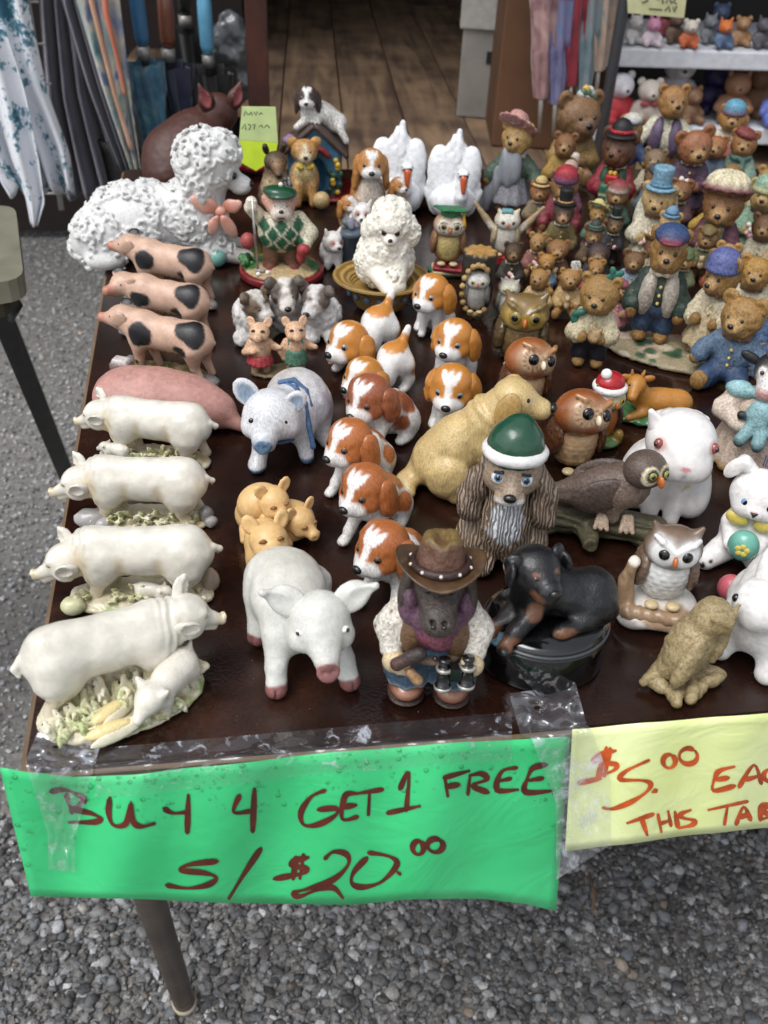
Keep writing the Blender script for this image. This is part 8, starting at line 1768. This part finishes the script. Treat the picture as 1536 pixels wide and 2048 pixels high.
# ================================================================== teddy bears
def hat_part(f, kind, col, c, r, band=None, rot=None):
    x, y, z = c; s = S(col, .2*r)
    if kind == 'cap': s.e((x, y, z), (1.05*r, 1.05*r, .6*r)).e((x, y-.95*r, z-.12*r), (.7*r, .55*r, .14*r), band or col)
    elif kind == 'beret': s.e((x, y, z), (1.15*r, 1.1*r, .55*r), rot=(0, 14, 0)).e((x, y, z+.5*r), .16*r)
    elif kind == 'top': s.cy((x, y, z), 1.25*r, .1*r, .06*r, k=.05).cy((x, y, z+.75*r), .72*r, .75*r, .08*r, r2=.82*r, k=.05)
    elif kind == 'bowler': s.e((x, y, z+.25*r), (.8*r, .8*r, .75*r), k=.05).e((x, y, z), (1.3*r, 1.3*r, .16*r), k=.05)
    elif kind == 'sun': s.e((x, y, z), (1.75*r, 1.7*r, .2*r), rot=rot).e((x, y, z+.35*r), (.85*r, .85*r, .6*r), rot=rot)
    elif kind == 'knit': s.e((x, y, z), (1.12*r, 1.1*r, .85*r)).t((x, y, z-.35*r), 1.0*r, .22*r, band or col)
    elif kind == 'wide': s.e((x, y, z), (1.55*r, 1.45*r, .3*r), band or col, rot=(-10, 0, 0)).e((x, y, z+.35*r), (1.25*r, 1.15*r, .6*r))
    o = f.add('hat', s, 'cloth', 34, (lambda P, cc: .05*r*np.sin(np.arctan2(P[:, 1]-y, P[:, 0]-x)*12)) if kind in ('sun', 'wide', 'beret') else None)
    if band and kind in ('top', 'bowler', 'sun'): t = S(band, .05); t.t((x, y, z+.25*r), .8*r, .13*r); f.add('hat_band', t, 'cloth', 24, parent=o)
    return o
def bear(x, y, rot, label, fur='#9a7040', top=None, bottom=None, hat=None, sc=1.0, sit=False, skirt=None, scarf=None, vest=None, held=None, hy=0, hp=0, hr=0, z=None, muzzle=None, res=44, arms='down', base=None, veil=None, head=1.0, shoes=None, feet=None, group='teddy bear figurines'):
    sc = sc*1.1; head = head*1.1
    f = Fig('bear_figurine', label, 'figurine', x, y, rot, sc, group, z)
    mz = muzzle or '#b08c5c'; rv = random.Random(label); hw, hh, es, ml = rv.uniform(.9, 1.1), rv.uniform(.9, 1.08), rv.uniform(.75, 1.2), rv.uniform(.8, 1.25)
    f.o.scale = [f.o.scale[0]*rv.uniform(.88, .96), f.o.scale[1]*.94, f.o.scale[2]*rv.uniform(1.0, 1.08)]
    s = S(fur, .5); zb = 4.4 if not sit else 3.0
    s.e((0, .2, zb), (1.75, 1.5, 2.3))
    if sit:
        for sx in (-1, 1): s.l((sx*1.1, -.6, 1.4), (sx*1.9, -2.6, .95), 1.0, .85).e((sx*2.0, -3.1, 1.1), (.85, .55, 1.0), k=.2)
    else:
        for sx in (-1, 1): s.l((sx*.95, .1, 3.0), (sx*1.05, 0, .9), .95, .75).e((sx*1.1, -.5, .55), (.8, 1.15, .55), k=.2)
    az = zb+1.3
    ar = {'down': ((2.5, -.4, az-1.8), (2.4, -1.3, az-2.8)), 'hold': ((2.4, -.8, az-1.7), (1.1, -2.1, az-1.7)), 'up': ((2.7, -.4, az+.3), (3.6, -.9, az+1.8)), 'wide': ((2.8, -.2, az-1.2), (3.3, -.9, az-2.0))}[arms]
    for sx in (-1, 1):
        p1 = (sx*ar[0][0], ar[0][1], ar[0][2]); p2 = (sx*ar[1][0], ar[1][1], ar[1][2]); s.l((sx*1.4, .1, az), p1, .75, .68).l(p1, p2, .68, .62)
    f.add('body', s, 'bearfur', res, dimple(.08, 2.4), flat=0.0)
    hz = zb+3.9; C0 = np.array((0, -.3, hz)); M = rotm((hp, hr, hy)); rt_ = (hp, hr, hy); H_ = head
    def q(a, b, c): return tuple(C0+M@np.array([a, b, c])*H_)
    s = S(fur, .4); s.e(tuple(C0), (1.8*H_*hw, 1.6*H_, 1.6*H_*hh), rot=rt_).e(q(0, -1.15-.2*ml, -.35), (.85*H_*hw, .8*H_*ml, .68*H_), mz, rot=rt_, k=.3).e(q(0, -.6, -.9), (1.3*H_, .9*H_, .7*H_), rot=rt_)
    s.l(q(-.3, -2.1, -.72), q(.3, -2.1, -.72), .06*H_, col='#4a3424', sub=True, k=.05)
    f.add('head', s, 'bearfur', res, dimple(.09, 2.4))
    for sx in (-1, 1):
        e = S(fur, .2); e.e(q(sx*1.4*hw, .1, 1.25*hh), (.68*H_*es, .36*H_, .66*H_*es), rot=rt_); e.e(q(sx*1.4*hw, -.3, 1.2*hh), (.4*H_*es, .25*H_, .4*H_*es), mz, rot=rt_, sub=True, k=.1); f.add('ear', e, 'bearfur', 18); f.eye(q(sx*.62, -1.45, .3), .17*H_, m=False)
    f.ball('nose', q(0, -1.35-.77*ml, -.1), (.3*H_, .2*H_, .22*H_), NOSE, rot=rt_)
    if top:
        s = S(top, .4); s.e((0, .2, zb+.1), (1.95, 1.7, 2.25))
        for sx in (-1, 1):
            p1 = np.array((sx*ar[0][0], ar[0][1], ar[0][2])); p2 = np.array((sx*ar[1][0], ar[1][1], ar[1][2])); s.l((sx*1.4, .1, az), tuple(p1), .92, .86).l(tuple(p1), tuple(p1+(p2-p1)*.5), .86, .8)
        f.add('coat', s, 'cloth', res, dimple(.1, 1.5), flat=zb-2.0)
        if y < 118:
            cl = S('#d8cfb8' if sum(lin(top)) < .5 else '#7a5a4a', .1); cl.t((0, -.1, zb+2.05), 1.2, .3, rot=(-8, 0, 0)); f.add('collar', cl, 'cloth', 22, lambda P, c: .07*np.sin(np.arctan2(P[:, 1], P[:, 0])*9))
            for kb in range(3): f.ball('button', (.05, -1.66+.1*abs(kb-1), zb+1.1-.75*kb), .17, solid('#c9b06a', .35, .2), seg=8)
            for sx in (-1, 1):
                p1 = np.array((sx*ar[0][0], ar[0][1], ar[0][2])); p2 = np.array((sx*ar[1][0], ar[1][1], ar[1][2])); cf = S(top, .1); pm = p1+(p2-p1)*.5; cf.e(tuple(pm), .95, top); f.add('cuff', cf, 'cloth', 14, dimple(.1, 2))
    if vest:
        for sx in (-1, 1): s = S(vest, .3); s.e((sx*1.1, -.5, zb+.1), (.95, 1.35, 2.1), rot=(0, sx*-4, 0)); f.add('vest', s, 'cloth', 30, dimple(.05, 2))
    if bottom and not sit:
        s = S(bottom, .4); s.e((0, .15, 3.3), (1.85, 1.6, 1.2)); 
        for sx in (-1, 1): s.l((sx*.95, .1, 2.8), (sx*1.1, 0, 1.3), 1.08, 1.05)
        f.add('trousers', s, 'cloth', 36, dimple(.09, 1.8), flat=.75)
    if bottom and sit:
        s = S(bottom, .4); s.e((0, .1, 1.9), (2.0, 1.8, 1.3))
        for sx in (-1, 1): s.l((sx*1.1, -.6, 1.4), (sx*1.8, -2.2, 1.0), 1.12, 1.05)
        f.add('trousers', s, 'cloth', 36, dimple(.09, 1.8), flat=.0)
    if skirt:
        s = S(skirt, .3); s.cy((0, .1, 2.9), 2.9, 1.7, .3, r2=1.6); f.add('skirt', s, 'cloth', 40, lambda P, c: .13*np.sin(np.arctan2(P[:, 1], P[:, 0])*10)*np.clip((4.6-P[:, 2])/3, 0, 1))
    if scarf: s = S(scarf, .2); s.t((0, -.1, zb+2.2), 1.35, .5).e((.5, -1.6, zb+.6), (.5, .35, 1.6)); f.add('scarf', s, 'cloth', 34, lambda P, c: .06*np.sin(P[:, 2]*6+P[:, 0]*4))
    if hat: hc_ = q(0, -.05, 1.35); hat_part(f, hat[0], hat[1], hc_, 1.45*H_, hat[2] if len(hat) > 2 else None, rot=(-30, 20, 0) if hat[0] == 'sun' else None)
    if veil:
        s = S(veil, .4); s.e((0, 1.0, 5.4), (2.8, 1.4, 4.6)).e((0, .6, 9.0), (2.0, 1.5, 1.4)); s.e((0, -1.4, 5.5), (2.0, 2.0, 5.4), sub=True, k=.4); f.add('veil', s, 'cloth', 44, lambda P, c: .1*np.sin(P[:, 0]*4))
    if shoes:
        for sx in (-1, 1): s = S(shoes, .2); s.e((sx*1.1, -.55, .55), (.9, 1.25, .6)); f.add('shoe', s, 'ceramic', 20, flat=0.0)
    if base: s = S(base, .3); s.e((0, 0, .0), (3.2, 2.6, .3)); f.add('base', s, 'resin', 26, dimple(.12, 2), flat=-.1)
    hz_ = az-1.5
    if held == 'gift':
        s = S('#3c6e55', .05); s.bx((0, -2.2, hz_-.4), (1.35, .9, 1.1), .08); s.pt((0, -3.1, hz_-.4), (.16, .3, 2), '#c9c2a0', soft=.4); s.pt((0, -3.1, hz_-.4), (2, .3, .14), '#c9c2a0', soft=.4); f.add('gift_box', s, 'resin', 30)
        s = S('#b3262c', .05); s.bx((0, -2.2, hz_+1.2), (.8, .6, .5), .06); f.add('gift_box', s, 'resin', 20); s = S('#c9a23c', .1); s.e((-.3, -2.3, hz_+1.9), .3).e((.3, -2.3, hz_+1.9), .3); f.add('gift_bow', s, 'resin', 16)
    elif held == 'doll':
        s = S('#cbb08a', .2); s.e((0, -2.5, hz_), (.6, .5, .8)).e((0, -2.6, hz_+1.1), .5).e((-.4, -2.6, hz_+1.6), .2).e((.4, -2.6, hz_+1.6), .2); f.add('small_bear', s, 'bearfur', 26)
    elif held == 'book': s = S('#8c4a3c', .05); s.bx((0, -2.4, hz_), (1.4, .25, 1.0), .06, rot=(-25, 0, 0)); f.add('book', s, 'resin', 20)
    elif held == 'flowers':
        for i in range(9): rr = random.Random(i+int(x)); f.ball('flower', (rr.uniform(-1, 1), -2.4+rr.uniform(-.3, .3), hz_+rr.uniform(-.7, .7)), rr.uniform(.3, .45), solid(rr.choice(['#c98f9c', '#d8b4ae', '#e0d8c8']), .4), seg=8)
    elif held == 'pig':
        s = S('#b0936a', .2); s.e((.3, -2.4, hz_+.2), (.85, .7, .85)).e((.3, -3.0, hz_), (.4, .3, .3), '#a5835c').e((-.3, -2.5, hz_+1.0), .28).e((.9, -2.5, hz_+1.0), .28); s.pt((.15, -3.3, hz_), .1, '#3a2a1c'); f.add('toy_pig', s, 'bearfur', 26)
    elif held == 'cup': s = S('#c79aa4', .1); s.e((-1.2, -2.4, hz_), (.6, .6, .7)); f.add('teacup', s, 'ceramic', 18)
    elif held == 'cake': s = S('#c9a078', .1); s.cy((.2, -2.3, hz_), .7, .4, .15).e((.2, -2.3, hz_+.5), (.6, .6, .35), '#dcd4cc'); f.add('cupcake', s, 'resin', 20)
    return f, q
# --- the cap bear, girl bear and their flowered base stand together
capb, q = bear(44.6, 77.2, -26, 'bear in a navy cap, grey vest and blue jeans with hands in pockets', '#8f6a38', top='#27382f', bottom='#31455f', hat=('cap', '#2f4a74', '#7c2f3a'), sc=1.14, vest='#b3a99c', arms='down', z=TZ+.009)
girl, q = bear(50.8, 74.8, -50, 'bear in a periwinkle hat and flared beige dress', '#94703e', top='#c9bda0', hat=('knit', '#5a6396'), sc=.98, skirt='#b8a583', hy=-12, hp=10, arms='hold', z=TZ+.009)
f = Fig('flowered_base', 'oval flowered garden base under the cap bear and the girl bear', 'base', 47.5, 75.2, -28)
s = S('#9c8f72', .4); s.e((0, 0, .3), (9.2, 4.6, .7)); rng = random.Random(4)
for i in range(40): s.pt((rng.uniform(-8, 8), rng.uniform(-4, 4), .7), rng.uniform(.4, 1.0), rng.choice(['#2f4a36', '#3f5a40', '#b79a8c', '#26402f', '#c2b49a', '#a86a6a']), soft=.4, n=.3)
f.add('ground', s, 'resin', 66, dimple(.12, 1.8), flat=0.0)
bear(36.2, 73.6, -22, 'bear in a cream knitted sweater with a teal ear bow and a toy pig', '#9a7743', top='#cabf9e', bottom='#20222c', sc=1.02, held='pig', hy=-10, hp=6, arms='hold', head=1.12)
f_ = Fig.__new__(Fig); f_.o = [o for o in bpy.data.objects if o.parent is None and o.get('label', '').startswith('bear in a cream knitted')][0]; f_.cell = .15
s = S('#2f6f60', .15)
for a in range(4): s.e((1.3+.6*math.cos(a*1.57+.5), -.5, 10.6+.5*math.sin(a*1.57+.5)), (.55, .25, .38), rot=(0, -a*90-30, 0))
f_.add('ear_bow', s, 'cloth', 24); s = S('#2f6f60', .15); s.e((-1.9, -1.0, 6.3), (.9, .4, .4), rot=(0, -20, 0)).e((-2.4, -.9, 5.6), (.5, .3, .8)); f_.add('shoulder_bow', s, 'cloth', 22)
bear(60.0, 94.0, -34, 'large bear in a cream and maroon striped hat and green scarf', '#8a5f38', top='#5f3140', sc=1.1, hat=('wide', '#d9cfae', '#6a2f3c'), scarf='#7f957c', held='cup', hp=6, arms='hold', head=1.25, bottom='#2d4a55')
wb, q = bear(53.0, 97.2, -30, 'bear bride and groom pair in a long cream veil and pale blue top hat', '#b59a68', top='#cfc6ae', sc=1.0, hat=('top', '#7ba2b8', '#5c86a0'), veil='#d3cdb8', skirt='#cfc6ae', hy=-4, hp=8, arms='hold', held='flowers')
bear(52.2, 91.8, -28, 'small pale bear in a blue brimmed hat in front of the bridal pair', '#b89c6c', top='#cfc6ae', sc=.62, hat=('bowler', '#6d93b0', '#44627e'), skirt='#d0c8b2', z=TZ+.02, base='#a89878')
bear(50.6, 111.0, -28, 'dark brown bear in a black hat carrying wrapped presents', '#5a3826', top='#8a2330', vest='#2c4a35', bottom='#6e1f2a', hat=('bowler', '#16151a', '#a3242c'), sc=1.08, held='gift', muzzle='#70482f', arms='hold', hy=-14, head=1.12)
bb, q = bear(49.4, 125.8, -16, 'big shaggy brown bear with white and yellow flowers on its head', '#80603f', top='#8f7440', sc=1.12, held='cake', hy=26, hp=4, arms='hold', muzzle='#7d6048', sit=True, head=1.35, res=54)
for i in range(10): rr = random.Random(i+2); bb.ball('head_flower', (rr.uniform(-.6, 1.6), rr.uniform(-.9, .3), 9.0+rr.uniform(-.2, .7)), (rr.uniform(.4, .65), .35, rr.uniform(.35, .5)), solid(rr.choice(['#b4bcb4', '#c9a03c', '#52664a', '#a7b0a8']), .4), seg=8)
lb, q = bear(37.6, 116.6, -18, 'bear in a wide dusty pink sun hat and silver grey cape', '#a5854f', top='#4a5c4c', sc=1.06, hat=('sun', '#c08f88', '#8a6a72'), skirt='#8a8a90', hy=-20, arms='wide')
s = S('#8f9298', .4); s.e((-.4, -1.6, 5.6), (1.6, .7, 2.4), rot=(-8, 0, 0)).l((-1.2, -.6, 4.4), (-3.4, -.6, .6), 1.3, .9).e((0, 1.2, 4.4), (2.2, 1.0, 3.0)); lb.add('cape', s, 'ceramic', 44, lambda P, c: .1*np.sin(P[:, 0]*4+P[:, 2]))
bear(67.0, 127.0, -22, 'golden bear in a cream coat over a purple vest with arms open', '#9a6f3e', top='#cfcbb4', vest='#6a5a72', sc=1.1, hy=20, arms='wide', head=.95)
bear(64.6, 112.6, -24, 'reddish brown bear in a long purple coat leaning its head', '#95603f', top='#4c3349', skirt='#453046', sc=1.02, hr=-14, hp=8, hy=14, arms='hold', held='flowers', head=1.1)
bear(78.6, 127.6, -26, 'slim bear in a blue and red knitted hat reading a book', '#a8783e', top='#d3ccb4', hat=('knit', '#5d9bb6', '#7a3038'), sc=.92, held='book', arms='hold')
rc, q = bear(74.8, 117.0, -30, 'bear in a brick red cap and teal shawl at the far right', '#94663c', top='#7d9788', hat=('beret', '#7d3a36'), sc=.9, scarf='#6f9488', arms='hold', held='flowers')
# smaller bears in the middle
bear(40.2, 102.4, -20, 'small bear in a red knit hat with a blue brim standing in the middle rows', '#84603a', top='#7a2a34', bottom='#3a2f2c', hat=('knit', '#a32a32', '#2f4468'), sc=.86, hp=6)
ml, q = bear(38.6, 97.2, -16, 'mole in a black top hat and olive coat with a pink nose', '#3c322c', top='#6e5f36', bottom='#4a4030', hat=('top', '#161518', '#b38a5a'), sc=.72, muzzle='#c99a72', hp=10, arms='down')
bear(44.4, 99.8, -14, 'small bear in a pale yellow straw bonnet turned to the side', '#a5804a', top='#5f7a66', hat=('sun', '#d8c886', '#5f9c8a'), sc=.58, skirt='#a36f7a', held='flowers', arms='hold')
bear(46.8, 96.6, -24, 'dark bear in a black top hat with a grey green band', '#4a3526', top='#26232a', bottom='#1f1d22', hat=('top', '#1d2523', '#7a8a80'), sc=.64, arms='hold', held='flowers')
bear(33.0, 83.6, -18, 'light brown bear with pointed hat lying back in the small bear pair', '#a37a44', top='#c4a878', sc=.62, sit=True, hy=-20, hp=-8, held='flowers', arms='hold')
g2, q = bear(36.6, 83.2, -16, 'light brown bear holding up a white card, right of the small bear pair', '#a57c48', top='#b89a68', sc=.64, sit=True, hp=-4, arms='hold', held='doll')
s = S('#dcd9d0', .03); s.bx((.8, .4, 8.6), (1.1, .12, 1.3), .04, rot=(-10, 0, 20)); g2.add('card', s, 'resin', 20)
bear(40.6, 88.6, -20, 'dark plum bear cuddling a posy of pink flowers', '#3a2a2c', top='#2b2429', sc=.66, held='flowers', arms='hold', sit=True, base='#5c4a3c')
bear(41.4, 92.8, -18, 'small brown bear with a teal hat band behind the plum bear', '#7a5a36', top='#55432c', sc=.6, hat=('bowler', '#3a3a34', '#4f8a7c'), arms='hold')
bear(36.0, 90.4, -18, 'chestnut bear in a brown jacket with a blue bird on its knee', '#8a6238', top='#6a4a2c', sc=.66, sit=True, arms='hold', held='doll')
bear(30.4, 90.6, -12, 'dark brown bear with a leaf wreath behind the snowy owl', '#42301f', top='#2f2a20', sc=.58, sit=True, arms='hold', held='flowers')
bear(48.0, 86.2, -22, 'brown bear in a white apron and blue bonnet behind the cap bear', '#5f4430', top='#8f8478', hat=('bowler', '#5a7ea0', '#c9c2b0'), sc=.72, skirt='#c9c0ac', arms='hold')
# right edge
db, q = bear(49.4, 67.4, -40, 'bear lounging in blue denim overalls below the girl bear', '#9c7844', top='#5a7088', bottom='#35496a', sc=1.0, sit=True, hy=-12, hp=4, arms='wide', muzzle='#b5935e')
bear(56.6, 71.4, -36, 'bear with a denim blue cap at the right edge', '#8f6a3a', top='#4a6488', hat=('cap', '#3f5684', '#31456a'), sc=.9, sit=True, bottom='#3f557c')
bear(59.6, 84.6, -38, 'bear in a dark teal hat and wide beige ruffled dress at the right edge', '#7f5c38', top='#a58f6c', hat=('knit', '#2c4150', '#24353f'), sc=1.0, skirt='#a8926e', arms='hold', hy=-30)
bear(66.4, 97.6, -36, 'pale green bear in a mint bonnet at the right edge', '#a8905c', top='#7f9c84', hat=('knit', '#85a890', '#c9c08c'), sc=.92, skirt='#7d9a80', arms='hold', held='flowers')
bear(72.0, 106.4, -36, 'curly tan bear with a yellow flag at the far right', '#a3814a', top='#a5a27c', sc=.8, arms='hold', held='book')
bear(57.8, 104.2, -28, 'chestnut bear with bare head between the purple coat and the striped hat', '#7d5232', top='#5c3a3c', sc=.74, arms='hold')

# fillers in the crowd
bear(55.4, 90.2, -30, 'brown bear in a moss green coat tucked in front of the striped hat bear', '#86623a', top='#5f6a44', sc=.62, arms='hold', held='doll', hat=('cap', '#7a6a3c', '#5c4a2c'))
bear(34.4, 93.6, -14, 'tan bear with a rose wreath next to the snowy owl', '#a5804c', top='#8a5a50', sc=.56, sit=True, arms='hold', held='flowers')
bear(42.6, 107.6, -22, 'honey bear in a plum dress behind the red knit hat bear', '#a37c46', top='#6a4258', skirt='#5c3a50', sc=.78, arms='hold', hat=('bowler', '#b59a8c', '#6a4258'))
bear(57.6, 113.6, -28, 'grey brown bear in an ivory shawl beside the present bear', '#7f6a52', top='#cfc4a8', skirt='#b8a888', sc=.82, arms='hold', held='book')
bear(69.2, 118.4, -30, 'cinnamon bear with a red apple in the far row', '#9a623a', top='#5a6a7a', sc=.84, arms='hold', held='cup')
bear(58.2, 125.0, -26, 'dark honey bear in a navy sailor top in the far row', '#8f6a3a', top='#33466a', sc=.9, arms='wide', hat=('cap', '#d0ccc0', '#33466a'))
bear(45.4, 118.6, -22, 'chestnut bear in a mustard cardigan behind the present bear', '#7f5632', top='#a8863c', sc=.86, arms='hold', held='flowers')
bear(63.8, 101.6, -32, 'small bear in a lavender bonnet between larger bears at right', '#a5814c', top='#8a80a8', skirt='#9a90b4', sc=.66, arms='hold', hat=('knit', '#9a92ba', '#cfc9d8'))
bear(54.6, 83.4, -30, 'sandy bear in a rust waistcoat behind the girl bear', '#b08a52', top='#8f4a34', sc=.7, arms='hold', held='cake')
bear(57.0, 78.2, -34, 'golden bear in a cream apron right of the girl bear', '#a8803f', top='#c9bfa4', sc=.78, sit=True, arms='hold', held='doll')
bear(48.4, 103.6, -26, 'brown bear in an evergreen cape left of the bridal veil', '#7a5836', top='#2f5040', skirt='#2f4a3c', sc=.7, arms='hold', hat=('knit', '#8a2f34', '#d0c8b8'))
bear(80.6, 112.4, -34, 'dusky bear in a violet hat at the far right edge', '#6f5236', top='#5a4a72', sc=.9, arms='hold', hat=('sun', '#6a5a86', '#c9b06a'))

bear(43.9, 85.3, -24, 'small umber bear in a pale blue smock left of the cap bear', '#6f4f30', top='#8fa0b0', skirt='#9aa8b4', sc=.6, arms='hold', held='flowers')
bear(38.3, 106.4, -18, 'russet bear in a straw boater right of the snowy owl wings', '#8f5a34', top='#7a6a50', sc=.66, arms='hold', hat=('bowler', '#c4ac70', '#7a2f34'))
bear(40.1, 79.4, -22, 'tiny fawn bear in a pink frock behind the knitted sweater bear', '#b08f5c', top='#b87f86', skirt='#b87f86', sc=.5, arms='hold', hat=('beret', '#a05a66'))
bear(55.3, 107.4, -28, 'sepia bear in a slate coat between the presents and the purple coat', '#6a4c30', top='#55606a', sc=.76, arms='hold', held='book', hat=('cap', '#47525c', '#2f363c'))
bear(61.0, 100.3, -32, 'nut brown bear in a gold vest above the striped hat bear', '#7f5a34', top='#b09040', sc=.68, arms='wide')
bear(50.8, 86.1, -28, 'little biscuit bear in a moss hat behind the cap bear shoulder', '#b5945c', top='#6a7050', sc=.55, arms='hold', hat=('knit', '#5c6a44', '#8a9064'))
bear(63.3, 90.9, -36, 'walnut bear in a cream lace collar at the right edge', '#6a4a2e', top='#d0c6ac', sc=.74, arms='hold', held='cup')
bear(39.9, 86.8, -20, 'caramel bear in a brick waistcoat beside the plum bear', '#a57a42', top='#8f4a3a', sc=.52, sit=True, arms='hold', held='doll')
bear(67.1, 107.7, -34, 'cocoa bear in a sage cape at the far right', '#5c4028', top='#7f9078', sc=.72, arms='hold', hat=('beret', '#8a6a3c'))
bear(34.4, 89.2, -16, 'ginger bear in a denim bib beside the wreath bear', '#b0803f', top='#5a7088', sc=.5, sit=True, arms='hold', held='cake')
bear(48.2, 89.7, -28, 'small mahogany bear in a butter yellow bonnet near the bridal pair', '#5f3c28', top='#c9b878', sc=.56, arms='hold', hat=('sun', '#d0c07c', '#8a6a4a'))
